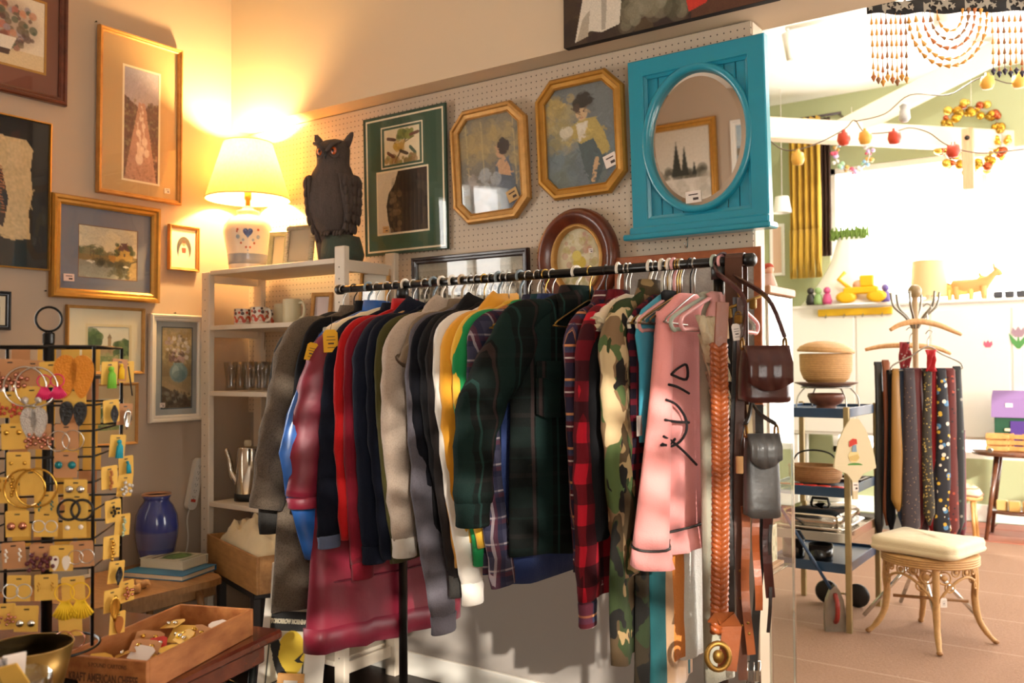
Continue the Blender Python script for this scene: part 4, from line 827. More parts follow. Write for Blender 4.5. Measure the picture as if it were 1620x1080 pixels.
garment('sweatshirt', 'golden yellow sweatshirt tucked behind the plaid wool jacket shoulder', 'sweatshirt', 823, 'bluegrey', yel2, 860, (775, 860), -8, what='golden yellow sweatshirt', collar='crew', **R_)
garment('sweatshirt', 'kelly green sweatshirt with sleeve end beside the plaid jacket cuff', 'sweatshirt', 836, 'darkwood', grn, 870, (767, 893), -12, what='kelly green sweatshirt', cuffm=grn, cuffh=.05, collar='crew', **R_)
garment('flannel_shirt', 'grey and navy plaid flannel shirt, hem below the green plaid jacket', 'shirt', 850, 'wire', fplaid, 912, (798, 925), -10, what='grey navy flannel shirt', collar='shirt', **R_)
garment('shirt', 'dark teal shirt hem under the middle of the green plaid jacket', 'shirt', 863, 'brass', teals, 908, None, -12, what='dark teal shirt', collar='shirt', hw=.21, t=.013, sy=.018)
garment('denim_shirt', 'blue denim shirt with buttoned cuff below the green plaid jacket', 'shirt', 874, 'wire', den, 932, None, -13, what='blue denim shirt', collar='shirt', hw=.20, t=.012, sy=.017)
# green plaid wool jacket, face towards the viewer
t = garment('wool_jacket', 'dark green and black plaid wool shirt jacket with chest pockets', 'jacket', 912, 'plastic', gplaid, 888, (748, 832), -20, hw=.225, hw2=.235, t=.03, sy=.04, sr=(.075, .078, .068, .05), collar='shirt', what='dark green plaid jacket', fold=.006, dz=.02, sh=.21, cuffm=gplaid, cuffh=.06, mid=(757, 660))
pk = MB(); pk.sheet([[(.055 + .12 * i / 4, .043 + .004 * math.sin(i), -.26 - .13 * j / 4 - (.012 if j == 4 and 0 < i < 4 else 0)) for i in range(5)] for j in range(5)], .004); pk.build('chest_pocket', gplaid, t)
pf = MB(); pf.sheet([[(.05 + .13 * i / 4, .049, -.25 - (.045 + (.015 if i == 2 else 0)) * j / 2) for i in range(5)] for j in range(3)], .004); pf.build('pocket_flap', gplaid, t)
for s_ in (-1, 1):
    MB().sheet([[(.0 + s_ * (.015 + .085 * i / 4), .034 + .012 * math.sin(PI * j / 3), -.052 - .018 * i / 4 - (.055 + .02 * i / 4) * j / 3) for i in range(5)] for j in range(4)], .005 * s_).build('collar_leaf', gplaid, t)
pl = MB(); pl.box((-.005, .036, -.40), (.035, .012, .60), .004); pl.build('placket', gplaid, t)
for k in range(5): MB().lathe([(.0005, 0), (.007, 0), (.008, .002), (.005, .003), (.0005, .0025)], 12, M=TR(-.005, .042, -.16 - k * .115) @ RX(-PI / 2)).build('button', blackpl, t)
hang_tag(t, (-.01, .072, -.115), .03, .055, mat('kraft_tag', '#b58e62', .8), rz=PI, tilt=-.25)
garment('flannel_shirt', 'rust and navy plaid flannel shirt with lowest plaid cuff', 'shirt', 958, 'blackwire', oplaid, 900, (930, 990), 8, what='rust and navy flannel shirt', collar='shirt', sr=(.05, .052, .046, .04), cuffm=oplaid, cuffh=.06, **R_)
garment('flannel_shirt', 'red and black buffalo plaid shirt with slanting sleeve', 'shirt', 978, 'plastic', bplaid, 938, (930, 945), 9, what='red buffalo plaid shirt', collar='shirt', sr=(.06, .062, .056, .048), hw=.22, t=.018, sy=.026, btn=(5, blackpl))
garment('shirt', 'gingham red shirt hem peeping out below the camouflage jacket', 'shirt', 990, 'wire', ging, 930, None, 3, what='red gingham shirt', hw=.19, t=.01, sy=.014)
garment('shirt', 'plain black long sleeved top on a fat satin padded hanger', 'shirt', 996, 'padded', blk, 840, (952, 850), 6, what='plain black top', dz=-.045, sr=(.045, .046, .04, .036), hw=.21, t=.015, sy=.02)
t = garment('camouflage_jacket', 'woodland camouflage jacket with pale patch, right of the black top', 'jacket', 1026, 'brass', camo2, 900, (994, 905), 4, what='camouflage jacket with pale patch', collar='shirt', sr=(.062, .066, .06, .055), hw=.22, t=.02, sy=.028)
MB().box((.20, .055, -.41), (.035, .002, .05), .0005).build('chest_patch', mat('pale_patch', '#b7a9a0', .8), t)
garment('camouflage_jacket', 'narrow camouflage shirt with standing collar behind the pink sweatshirt', 'jacket', 1028, 'plastic', camo1, 880, (1003, 900), 3, what='narrow camouflage shirt', collar='high', hw=.21, t=.015, sy=.02, dz=.01)
def drape(name, label, cat, px_, kind, m, near, bot, hw=.13, t=.016, fold=.012, top=-.17, th=0.0, taper=1.0, lam=.07, what=None, two=False, split=.5):
    """long piece folded over or clipped to a hanger; near = picture column of its near edge, bot = picture row of its end"""
    global GI; GI += 1; sd = GI * 1.3
    hanger(kind, px_, th, 'holding the ' + (what or label)); x = ay(px_, 440 - (px_ - 780) * .075, RY_).x
    t_ = thing(name, label, cat, (x, RY_, RZ_), -PI / 2 + math.radians(th), CB); Mi = (TR(x, RY_, RZ_) @ RZ(-PI / 2 + math.radians(th))).inverted()
    rr = ray(near, bot); o_ = Mi @ Vector(CAM); d_ = Mi.to_3x3() @ Vector(rr); e = o_ + d_ * ((.0 - o_.y) / d_.y); L = []; n = 36; k = 16
    for i in range(k + 1):
        a = i / k; z = top + (e.z - top) * a; w = hw * (1 - a + a * taper); cx = (e.x - hw * taper) * min(1, a * 1.6); cy = 0
        f = fold * min(1, .25 + 1.6 * a); r = []
        for j in range(n):
            an = 2 * PI * j / n; c, s = math.cos(an), math.sin(an); xx = cx + w * math.copysign(abs(c) ** .7, c)
            r.append((xx + .004 * noise.noise((xx * 20, z * 8, sd)), cy + t * (.6 + .4 * a) * math.copysign(abs(s) ** .8, s) + f * (math.sin(2 * PI * xx / lam + sd + .8 * math.sin(z * 4)) * .6 + noise.noise((xx * 8, z * 4, sd)) * .8), z + (.01 * math.sin(xx * 30 + sd) if i == k else 0)))
        L.append(r)
    MB().loft(L).build('cloth', m, t_)
    MB().box((0, 0, top + .012), (hw * 1.6, t * 1.3, .024), .005).build('waistband', m, t_); return t_
t = drape('camouflage_trousers', 'long camouflage trousers reaching lowest beside the pink sweatshirt', 'trousers', 1036, 'wire', camo1, 966, 1050, .15, .022, .016, th=2, what='long camouflage trousers', taper=.92, lam=.16)
MB().tube([(.07, .01, -1.20), (.068, .012, -1.26), (.072, .01, -1.33)], .003, 6).build('drawstring', olive, t)
garment('shirt', 'dark red checked shirt showing as a dark strip before the pink sweatshirt', 'shirt', 1047, 'plastic', dpat, 800, None, 2, what='dark red checked shirt', hw=.2, t=.013, sy=.018)
drape('camouflage_trousers', 'dark camouflage trousers left of the teal trousers', 'trousers', 1050, 'wire', camo3, 1008, 1085, .12, .014, .010, what='dark camouflage trousers', th=1)
garment('tee_shirt', 'turquoise shirt with only its shoulder showing above the pink sweatshirt', 'shirt', 1059, 'plastic', turq, 700, None, 2, what='turquoise shirt', hw=.19, t=.012, sy=.018, sr=(.05, .052, .052, .052))
drape('trousers', 'long teal trousers hanging below the pink sweatshirt', 'trousers', 1056, 'brass', tealt, 1030, 1100, .11, .02, .004, what='long teal trousers', th=0, lam=.3)
drape('trousers', 'tan trousers right of the long teal trousers', 'trousers', 1063, 'wire', tan, 1053, 1095, .08, .012, .006, what='tan trousers', th=0)
# pink sweatshirt with black script
t = garment('sweatshirt', 'pink flared sweatshirt with black looping script and black piping', 'sweatshirt', 1092, 'blackwire', pink, 838, None, -4, hw=.175, hw2=.18, t=.022, fold=.006, what='pink flared sweatshirt', sh=.175, yp=-1.10)
zp = ay(1060, 838, -1.05).z - RZ_
Mi = TR(*t.location) @ RZ(t.rotation_euler.z)
sl = MB(); L = []
for i in range(15):
    a = i / 14; z = -.13 + (zp - .02 + .13) * a; w = .026 + .042 * a ** 1.1; r = []
    for j in range(24):
        an = 2 * PI * j / 24; xx = w * math.cos(an); r.append((.158 + .062 * a + xx, .012 + (.020 + .012 * a) * math.sin(an) + .010 * a * math.sin(xx * 55 + 1), z - .012 * a * math.sin(an + .5)))
    L.append(r)
sl.loft(L).build('sleeve', pink, t)
fl = MB(); top_ = L[-1]; F2 = [[(p[0] * (1 + .06 * k) - .012 * k, p[1] * (1 + .25 * k) + .004 * math.sin(p[0] * 90) * k, p[2] - .045 * k + .002) for p in top_] for k in (0, .5, 1)]
fl.loft(F2).build('sleeve_flounce', pink, t); MB().tube([(p[0] * 1.0, p[1] * 1.04, p[2] + .002) for p in top_], .0035, 6, True).build('sleeve_piping', blackpl, t)
bb = [(.20 * math.copysign(abs(math.cos(a)) ** .75, math.cos(a)), .0 + .032 * math.copysign(abs(math.sin(a)) ** .8, math.sin(a)), zp) for a in [2 * PI * i / 40 for i in range(40)]]
MB().loft([bb, [(p[0] * 1.02, p[1] * 1.3 + .004 * math.sin(p[0] * 70), p[2] - .03) for p in bb], [(p[0] * 1.05, p[1] * 1.5 + .007 * math.sin(p[0] * 70), p[2] - .055) for p in bb]]).build('hem_flounce', pink, t)
MB().tube([(p[0] * 1.005, p[1] * 1.05, p[2]) for p in bb], .0035, 6, True).build('hem_piping', blackpl, t)
def scr(pts, w=.0035): return smooth_path([(x, y, z) for x, y, z in pts], 5)
S = MB(); yy = lambda x, z: .037 + .004
W3 = Mi.inverted()
def PH(x, y):
    o_ = W3 @ Vector(CAM); d_ = W3.to_3x3() @ Vector(ray(x, y)); return o_ + d_ * ((.040 - o_.y) / d_.y)
for pts in ([(1062, 592), (1072, 583), (1086, 577), (1086, 600), (1062, 592)], [(1058, 608), (1072, 612), (1090, 622)], [(1054, 632), (1070, 640), (1084, 660), (1086, 680), (1076, 698), (1060, 706), (1048, 702)], [(1052, 664), (1070, 667), (1090, 668)], [(1050, 690), (1066, 700), (1084, 716), (1102, 735)], [(1046, 704), (1060, 702), (1068, 694)]):
    P_ = smooth_path([PH(*p) for p in pts], 4); S.tube([(p.x, p.y, p.z) for p in P_], .0034, 6)
S.build('script_lettering', mat('black_flock', '#141014', .9), t)
garment('blouse', 'black velvet top with a round cut out, behind the pink hanger', 'blouse', 1066, 'pinkpl', lace_b, 530, None, 0, what='black velvet top', hw=.12, t=.012, sy=.014, sh=.12, sr=(.03, .03, .03, .03), dz=.01)
drape('skirt', 'orange linen wrap hanging left of the white linen skirt', 'skirt', 1071, 'brass', orng, 1066, 1048, .09, .016, .008, what='orange linen wrap', th=-1)
drape('skirt', 'white linen skirt hanging beside the braided belt', 'skirt', 1078, 'wire', linen, 1082, 1044, .07, .02, .010, what='white linen skirt', th=-2, taper=1.0, lam=.06)
t = garment('dress', 'sage grey long dress with cream lace ruffle at the neck', 'dress', 1130, 'sage', sage, 1075, None, -8, hw=.06, hw2=.05, t=.02, fold=.008, what='sage grey long dress', sh=.06, yp=-1.02)
rf = MB()
for a0, (xx, zz) in enumerate(((.10, -.145), (.085, -.19), (.075, -.235), (.06, -.28), (.05, -.32))):
    rf.sheet([[(xx - .035 + .07 * i / 12, .035 + .014 * math.sin(i * 1.9 + a0) + .012 * j, zz - .035 * j + .006 * math.sin(i * 2.3)) for i in range(13)] for j in range(3)], .002)
rf.build('lace_ruffle', cream_l, t); hang_tag(t, (.085, .075, -.17), .04, .06, mat('kraft_tag', '#b58e62', .8), rz=PI, tilt=.1)
garment('blouse', 'dusty pink blouse on a pink hanger beside the belts', 'blouse', 1141, 'pinkpl', dpink, 560, None, -6, what='dusty pink blouse', hw=.085, t=.014, sy=.018, sh=.085, sr=(.04, .04, .038, .036))
for px_, k, w_ in ((795, 'wire', 'wedged empty left of the yellow hoodie neck'), (857, 'blackwire', 'hanging empty behind the plaid jacket collar'), (933, 'brass', 'hanging empty right of the white plaid jacket hook'), (1075, 'brass', 'hanging empty above the pink sweatshirt'), (1098, 'wire', 'hanging empty between pink sweatshirt and sage dress')): hanger(k, px_, 4, w_)
# ================================================================ BELTS AND BAGS AT THE END OF THE RAIL
lth = lambda n, c, r=.4: mat(n, c, r, var=.2, vs=15, bump=.25, bs=60, coat=.1)
brown_l, tan_l, dk_l, cog_l, blk_l = lth('brown_leather', '#4c2a1a'), lth('tan_leather', '#94491f'), lth('dark_leather', '#241a15'), lth('cognac_leather', '#854520'), lth('black_leather', '#1b1917'); burg = lth('burgundy_leather', '#431d1a', .28); brass = mat('brass', '#8f6c34', .5, .9, var=.2, vs=60)
def strip(mb, pts, w, th=.003, up=(0, 1, 0)):
    """leather strap: a flat band following pts, wide along `up`"""
    pts = [Vector(p) for p in pts]; L = []; U = Vector(up).normalized()
    for i, p in enumerate(pts):
        d = (pts[min(i + 1, len(pts) - 1)] - pts[max(i - 1, 0)]).normalized(); n_ = d.cross(U); n_ = n_.normalized() if n_.length > 1e-5 else Vector((0, 0, 1)); u = n_.cross(d).normalized()
        L.append([p + u * (w / 2) + n_ * (th / 2), p + u * (w / 2) - n_ * (th / 2), p - u * (w / 2) - n_ * (th / 2), p - u * (w / 2) + n_ * (th / 2)])
    return mb.loft(L, sm=False)
BD = 2.16
def bp(x, y, d=BD): return ad(x, y, d)
camr = Vector(MR[0]); camf = Vector(MR[2])
# brass belt bar on its own hook
pA, pB = bp(1140, 492, 2.2), bp(1204, 468, 2.2)
t = thing('belt_hanger', 'brass belt hanger bar with clips at the right end of the rail', 'hanger', pA)
hx = ay(1160, 411, RY_).x; Q = lambda p: Vector(p) - pA
MB().tube([Q(pA), Q(pB)], .004, 8).build('bar', brass, t); mid_ = (pA + pB) / 2
MB().tube(smooth_path([Q((hx, RY_ - .017, RZ_)), Q((hx, RY_, RZ_ + .0165)), Q((hx, RY_ + .017, RZ_ - .002)), Q((hx, RY_ + .004, RZ_ - .035)), Q(mid_)], 5), .0024, 7).build('hook', brass, t)
for k in (.2, .5, .8):
    c = Q(pA + (pB - pA) * k); MB().box(tuple(c + Vector((0, 0, -.012))), (.016, .012, .026), .003).build('clip', brass, t)
def belt(label, x0, y0, x1, y1, w, m, d=BD, buckle=None, sway=6, holes=0, tip=True, name='belt', up=None):
    p0, p1 = bp(x0, y0, d), bp(x1, y1, d); t = thing(name, label, 'belt', p0, group='belts on the rail end')
    pts = [bp(x0 + (x1 - x0) * k / 14 + sway * math.sin(k * .45 + x0), y0 + (y1 - y0) * k / 14, d + .004 * math.sin(k)) - p0 for k in range(15)]
    mb = MB(); strip(mb, pts, w, .0035, up or tuple(camr)); mb.build('strap', m, t)
    if buckle:
        e = pts[-1]; bm_ = brass if buckle == 'brass' else chrome; M = frame_axes(e, camr, (0, 0, 1), -camf)
        MB().tube([M @ Vector(q) for q in ((-w * .8, -.03, 0), (w * .8, -.03, 0), (w * .8, .022, 0), (-w * .8, .022, 0))], .0035, 7, True).build('buckle', bm_, t)
        MB().tube([M @ Vector((0, .022, .003)), M @ Vector((0, -.03, .004))], .002, 6).build('buckle_prong', bm_, t)
    for k in range(holes):
        c = pts[12 - k]; MB().lathe([(.0005, 0), (.0035, 0), (.0035, .001), (.0005, .001)], 8, M=frame_axes(c - camf * .002, camr, (0, 0, 1), -camf)).build('eyelet', brass, t)
    return t
# braided belt: three interlaced strands, real geometry
p0 = bp(1140, 478, 2.10); t = thing('braided_belt', 'wide tan braided leather belt with large brass buckle hanging beside the pink sweatshirt', 'belt', p0)
for s in range(4):
    P_ = []
    for i in range(150):
        v = i / 149; y_ = 545 + (1000 - 545) * v; ph = v * 2 * PI * 13 + s * PI / 2; c = bp(1137 + 3 * math.sin(v * 3), y_, 2.10 + .006 * math.sin(2 * ph)); P_.append(c + camr * (.0145 * math.sin(ph)) - p0)
    MB().tube(P_, .0078, 7, flat=1.0).build('braid_strand', tan_l, t)
mb = MB(); strip(mb, [bp(1143 - .5 * k, 478 + 10 * k, 2.10) - p0 for k in range(8)], .028, .012, tuple(camr)); mb.build('belt_tip', cog_l, t)
e = bp(1137, 1012, 2.1) - p0; mb = MB(); strip(mb, [bp(1134, 985, 2.09) - p0, bp(1138, 975, 2.08) - p0, bp(1150, 978, 2.08) - p0, bp(1158, 990, 2.09) - p0, bp(1150, 1060, 2.09) - p0], .045, .004, tuple(camr)); mb.build('belt_end', cog_l, t)
M = frame_axes(bp(1136, 1038, 2.07) - p0, camr, (0, 0, 1), -camf); mb = MB()
mb.tube([M @ Vector((.026 * math.cos(a), .030 * math.sin(a), 0)) for a in [2 * PI * i / 20 for i in range(20)]], .0065, 8, True); mb.lathe([(.0005, -.004), (.012, -.003), (.013, .003), (.0005, .004)], 16, M=M @ Matrix.Diagonal((1, 1.2, 1, 1))); mb.build('buckle', brass, t)
belt('dark narrow leather belt hanging just right of the braided belt', 1163, 470, 1156, 1010, .016, dk_l, 2.2, sway=2)
belt('brown leather belt with rounded tan tip ending near the floor', 1170, 470, 1172, 1075, .022, brown_l, 2.19, holes=3, sway=3)
belt('pale cream rope belt hanging among the dark belts', 1187, 640, 1180, 990, .012, mat('cream_cord', '#cdb892', .8), 2.23, sway=4)
belt('orange tan belt with its curved tip lowest but one', 1176, 800, 1186, 1035, .020, cog_l, 2.16, sway=3, holes=2)
belt('short tan belt end right of the cream rope belt', 1196, 780, 1199, 965, .018, tan_l, 2.2, sway=2)
belt('black leather belt hanging behind the grey shoulder bag', 1205, 640, 1196, 1060, .020, blk_l, 2.24, 'steel', sway=4)
belt('wine brown belt with blunt end at the far right of the rail', 1213, 690, 1218, 945, .022, burg, 2.22, sway=3)
belt('thin dark strap dangling beside the wine brown belt end', 1222, 800, 1215, 1000, .008, dk_l, 2.22, sway=2)
belt('black belt with brass stud row beside the sage dress', 1158, 520, 1163, 900, .030, blk_l, 2.26, holes=6, sway=2)
# wide dark brown strap folded over the bar end
ex = RX1 - .035
t = thing('wide_belt', 'wide dark brown leather belt folded over the end of the rail', 'belt', (ex, RY_, RZ_))
mb = MB(); strip(mb, [(0, -.017, -.72), (.0, -.018, -.5), (0, -.017, -.2), (0, -.018, -.02)] + [(0, -.018 * math.cos(a), .018 * math.sin(a)) for a in [PI * i / 8 for i in range(1, 8)]] + [(0, .018, -.02), (0, .018, -.3), (0, .02, -.6)], .045, .003, (1, 0, 0)); mb.build('strap', brown_l, t)
# burgundy handbag
def handbag(label, c, w, h, dp, m, strap_px, flap, th, sw):
    t = thing('handbag', label, 'handbag', c, th); mb = MB(); L = []
    for i in range(9):
        a = i / 8; z = -h * (1 - a); d = dp * (1 - .55 * a ** 1.5) / 2; ww = w / 2 * (1 - .10 * a + .04 * math.sin(PI * a)); r = []
        for j in range(28):
            an = 2 * PI * j / 28; r.append((ww * math.copysign(abs(math.cos(an)) ** .45, math.cos(an)) + .003 * noise.noise((j, i, 1)), d * math.copysign(abs(math.sin(an)) ** .6, math.sin(an)), z + (.008 * (abs(math.cos(an)) ** 3) if i == 0 else 0)))
        L.append(r)
    mb.loft(L).build('bag_body', m, t); n = 11
    g = [[((-.5 + i / (n - 1)) * w * .92, -dp * (.1 + .46 * min(1, j / 3)) - .004 - .004 * math.sin(i * 1.9) * (j > 1), (.008 if j < 2 else 0) - flap * h * max(0, (j - 1)) / 5 - (.02 * math.sin(PI * i / (n - 1)) if j == 6 else 0)) for i in range(n)] for j in range(7)]
    MB().sheet(g, .004).build('flap', m, t)
    for s in (-1, 1):
        MB().tube([(s * w * .44, .012 * math.cos(a), .012 + .014 * math.sin(a)) for a in [2 * PI * i / 14 for i in range(14)]], .0028, 6, True).build('ring', brass, t)
    W_ = (TR(*c) @ RZ(th)).inverted(); pts = [Vector((-w * .44, 0, .028))] + [W_ @ Vector(p) for p in strap_px] + [Vector((w * .44, 0, .028))]
    mb = MB(); strip(mb, smooth_path(pts, 5), sw, .004, (0, 1, 0)); mb.build('shoulder_strap', m, t); return t
cb = bp(1208, 552, 2.13); E = lambda dx, dz, dy=0: (RX1 - .075 + dx, RY_ + dy, RZ_ + dz)
handbag('burgundy leather handbag with wide flap hung on the rail end by its shoulder strap', cb, .115, .125, .085, burg, [bp(1176, 470, 2.17), E(-.012, -.02, -.016), E(-.004, .018, -.006), E(.012, .016, .004), E(.022, -.03), bp(1213, 470, 2.15)], .62, math.radians(36), .020)
cb2 = bp(1204, 690, 2.14)
handbag('dark grey leather shoulder bag hanging under the burgundy handbag', cb2, .085, .19, .05, lth('grey_black_leather', '#3a3735', .45), [bp(1188, 640, 2.2), bp(1187, 560, 2.22), bp(1192, 640, 2.24)], .28, math.radians(40), .014)
t = thing('keyring_fob', 'small cork cylinder fob beside the dark grey shoulder bag', 'key fob', bp(1170, 735, 2.12)); MB().lathe([(.001, -.02), (.008, -.02), (.009, -.018), (.009, .018), (.008, .02), (.001, .02)], 12).build('fob', mat('cork', '#b98d5c', .8), t); MB().tube([(0, 0, .02), (.004, 0, .05), (.012, .0, .09)], .0015, 5).build('cord', blackpl, t)
for k, (x, y, w) in enumerate(((1168, 505, 'small gold padlock shaped buckle dangling from the belt hanger bar'), (1165, 525, 'paper price tag hanging under the brass belt hanger bar'))):
    c = bp(x, y, 2.15)
    if k == 0: t = thing('belt_buckle', w, 'buckle', c); MB().box((0, 0, 0), (.02, .008, .022), .004).build('buckle', brass, t); MB().tube(arc((0, 0, .011), .007, 0, PI, 10), .002, 6).build('shackle', brass, t)
    else: t = thing('price_tag', w, 'tag', c, math.radians(35)); hang_tag(t, (0, 0, 0), .02, .04, tag_m, rz=0)
# ================================================================ SHELF UNIT AND WHAT STANDS ON IT
wsh = mat('white_shelf_wood', '#d9cbb8', .55, var=.06, vs=10)
SX0, SX1, SY0, SY1 = .115, 1.085, -.375, -.03
t = thing('shelf_unit', 'tall white open wooden shelf unit in the corner carrying lamp and owl', 'shelf', ((SX0 + SX1) / 2, (SY0 + SY1) / 2, 0)); sc = Vector(t.location)
PT = [1.835, 1.835, 1.905, 1.905]
for (x, y, h) in ((SX0 + .03, SY0 + .016, 1.845), (SX0 + .03, SY1 - .016, 1.845), (SX1 - .03, SY0 + .016, 1.90), (SX1 - .03, SY1 - .016, 1.90)):
    MB().box((x - sc.x, y - sc.y, h / 2), (.06, .032, h), .003).build('post', wsh, t)
SHZ = [ay(440, 417, SY0).z, ay(440, 510, SY0).z, ay(400, 620, SY0).z, ay(380, 800, SY0).z, .44, .14]
for z in SHZ: MB().box((0, 0, z - .011), (SX1 - SX0 - .125, SY1 - SY0 - .004, .022), .002).build('shelf', wsh, t)
for z in (SHZ[0], SHZ[1], .14):
    for x in (SX0 + .03, SX1 - .03): MB().box((x - sc.x, 0, z - .03), (.02, SY1 - SY0 - .068, .05), .002).build('side_rail', wsh, t)
for k in range(24):
    pass
mb = MB()
for y in (SY0 + .0155,):
    for x in (SX0 + .03, SX1 - .03):
        for k in range(34): mb.lathe([(.0004, 0), (.0035, 0), (.0035, .0012), (.0004, .0012)], 6, M=TR(x - sc.x, y - sc.y - .0164, .16 + k * .05) @ RX(PI / 2))
mb.build('peg_holes', mat('peg_hole_dark', '#8d8070', .9), t)
Z0, Z1, Z2, Z3, Z4 = SHZ[:5]; E0 = .0005
def on(x, yrow, Y, z): p = ay(x, yrow, Y); return (p.x, Y, z + E0)
# --- table lamp
lp = on(392, 415, -.19, Z0); t = thing('table_lamp', 'lit table lamp with tapered linen shade and white ginger jar base with blue heart', 'lamp', lp)
cer = mat('cream_ceramic', '#ddd6cd', .22, coat=.4, var=.03)
LB = [(.001, 0), (.085, 0), (.088, .006), (.09, .03), (.098, .09), (.112, .16), (.118, .20), (.112, .235), (.09, .265), (.06, .28), (.052, .29), (.056, .297), (.056, .305), (.03, .315), (.02, .33), (.001, .33)]
MB().lathe(LB, 40).build('lamp_base', cer, t)
MB().lathe([(.0925, .038), (.0945, .06), (.0985, .085), (.0985, .087), (.094, .06), (.092, .038)], 40).build('blue_band', mat('bluegrey_glaze', '#8d97ad', .25, coat=.4), t)
cdirx = math.atan2(CAM[1] - lp[1], CAM[0] - lp[0])
def on_jar(a, z, rad=.0012):
    pr = [p for p in LB[3:9]]; r = np.interp(z, [p[1] for p in pr], [p[0] for p in pr]) + rad; return Vector((r * math.cos(cdirx + a), r * math.sin(cdirx + a), z))
def jar_spot(name, poly, cx, cz, s, m):   # painted motif wrapped on the jar
    pts = [on_jar(cx + s * px_, cz + s * .118 * py_) for px_, py_ in poly]; c = sum(pts, Vector()) / len(pts); c = on_jar(math.atan2(c.y, c.x) - cdirx, c.z)
    MB().add([c] + pts, [(0, i + 1, (i + 1) % len(pts) + 1) for i in range(len(pts))]).build(name, m, t)
heart = [(16 * math.sin(a) ** 3 / 16, (13 * math.cos(a) - 5 * math.cos(2 * a) - 2 * math.cos(3 * a) - math.cos(4 * a)) / 14) for a in [-2 * PI * i / 24 for i in range(24)]]
cob = mat('cobalt_glaze', '#26357a', .25, coat=.4); rst = mat('rust_glaze', '#b8604a', .3); blg = mat('pale_blue_glaze', '#9aa8bf', .3)
jar_spot('painted_heart', heart, 0.0, .185, .20, cob)
dot = lambda n=8: [(math.cos(2 * PI * i / n), -math.sin(2 * PI * i / n)) for i in range(n)]
for (a, z, s, m) in ((-.42, .20, .055, rst), (.42, .20, .055, rst), (-.30, .135, .05, rst), (-.08, .115, .05, rst), (.1, .115, .05, rst), (.28, .135, .05, rst), (-.42, .165, .09, blg), (.44, .165, .09, blg), (-.2, .15, .06, blg), (.22, .15, .06, blg), (0, .085, .05, blg), (-.45, .19, .04, rst), (.0, .100, .04, blg)): jar_spot('painted_flower', dot(), a, z, s, m)
MB().lathe([(.012, .325), (.012, .36), (.018, .365), (.018, .41), (.008, .415), (.001, .42)], 16).build('socket', brass, t)
q = NT('lamp_shade_linen', .9, 0, .1); f = q.noise(160, 2, q.scale(q.co(), (1, 1, .25))); q.color(q.mix(f, '#c9a877', '#e0c597')); q.bump(f, .3, .002)
tb = q.n('ShaderNodeBsdfTranslucent'); q.t.links.new(q.mix(f, '#c99a58', '#dcb274'), tb.inputs[0]); mx = q.n('ShaderNodeMixShader'); mx.inputs[0].default_value = .15
out = [n for n in q.t.nodes if n.type == 'OUTPUT_MATERIAL'][0]; q.t.links.new(q.b.outputs[0], mx.inputs[1]); q.t.links.new(tb.outputs[0], mx.inputs[2]); q.t.links.new(mx.outputs[0], out.inputs[0])
zs0, zs1 = .365, .645
MB().loft([[(r * math.cos(2 * PI * k / 48), r * math.sin(2 * PI * k / 48), z) for k in range(48)] for r, z in ((.205, zs0), (.118, zs1))], False, False).build('lamp_shade', q.m, t, normals=False)
trm = mat('shade_trim', '#d8b784', .8)
MB().tube([(.205 * math.cos(a), .205 * math.sin(a), zs0) for a in [2 * PI * i / 48 for i in range(48)]], .003, 6, True).build('shade_rim', trm, t); MB().tube([(.1178 * math.cos(a), .1178 * math.sin(a), zs1) for a in [2 * PI * i / 40 for i in range(40)]], .0025, 6, True).build('shade_rim', trm, t)
for a in (0, 2 * PI / 3, 4 * PI / 3): MB().tube([(.117 * math.cos(a), .117 * math.sin(a), zs1 - .004), (.012 * math.cos(a), .012 * math.sin(a), zs1 - .03)], .0015, 5).build('shade_spoke', brass, t)
MB().tube([(.0, .0, .41), (.03, 0, .43), (.05, 0, .52), (.03, 0, .60), (0, 0, zs1 - .03)], .0018, 6).build('harp', brass, t)
bulb = mat('lit_bulb', '#ffe2a8', .5, emit='#ffcf86', estr=60); MB().lathe([(.001, .42), (.012, .425), (.016, .44), (.03, .475), (.032, .50), (.022, .525), (.001, .535)], 18).build('bulb', bulb, t)
lamp('bulb_light', 'POINT', (lp[0], lp[1], lp[2] + .55), 100, (1, .65, .27), shadow_soft_size=.035)
MB().tube(smooth_path([(-.03, .08, .004), (-.06, .13, .006), (-.06, .148, -.03), (-.05, .15, -.3), (-.07, .152, -.55), (-.05, .152, -.8)], 4), .0022, 6).build('cord', mat('brown_cord', '#7a6242', .6), t)
# --- photo frames beside the lamp
def stand_frame(label, c, w, h, rim, prof, fm, pm_, th, lean=.16, extra=None):
    M = TR(*c) @ RZ(th) @ RX(PI / 2 - lean) @ TR(0, h / 2, 0); t = thing('photo_frame', label, 'photo frame', M=M)
    moulding(w, h, prof).build('frame', fm, t); MB().box((0, 0, .002), (w - .004, h - .004, .003)).build('backing', backing, t); MB().box((0, 0, .005), (w - 2 * rim, h - 2 * rim, .001)).build('photo', pm_, t); MB().box((0, 0, .0085), (w - 2 * rim, h - 2 * rim, .001)).build('glass', glass_pic, t)
    MB().prism([(-.02, -h / 2 + .01), (.02, -h / 2 + .01), (.012, h * .25), (-.012, h * .25)], -.004, 0, M=TR(0, 0, -.001) @ TR(0, h * .25, 0) @ Matrix.Rotation(.22, 4, 'X') @ TR(0, -h * .25, 0)).build('easel_back', backing, t)
    return t
silv = mat('silver_metal', '#b5ad98', .35, .7, var=.2, vs=60); gsil = mat('green_silver_enamel', '#a8a886', .4, .4, var=.35, vs=45, bump=.3, bs=80)
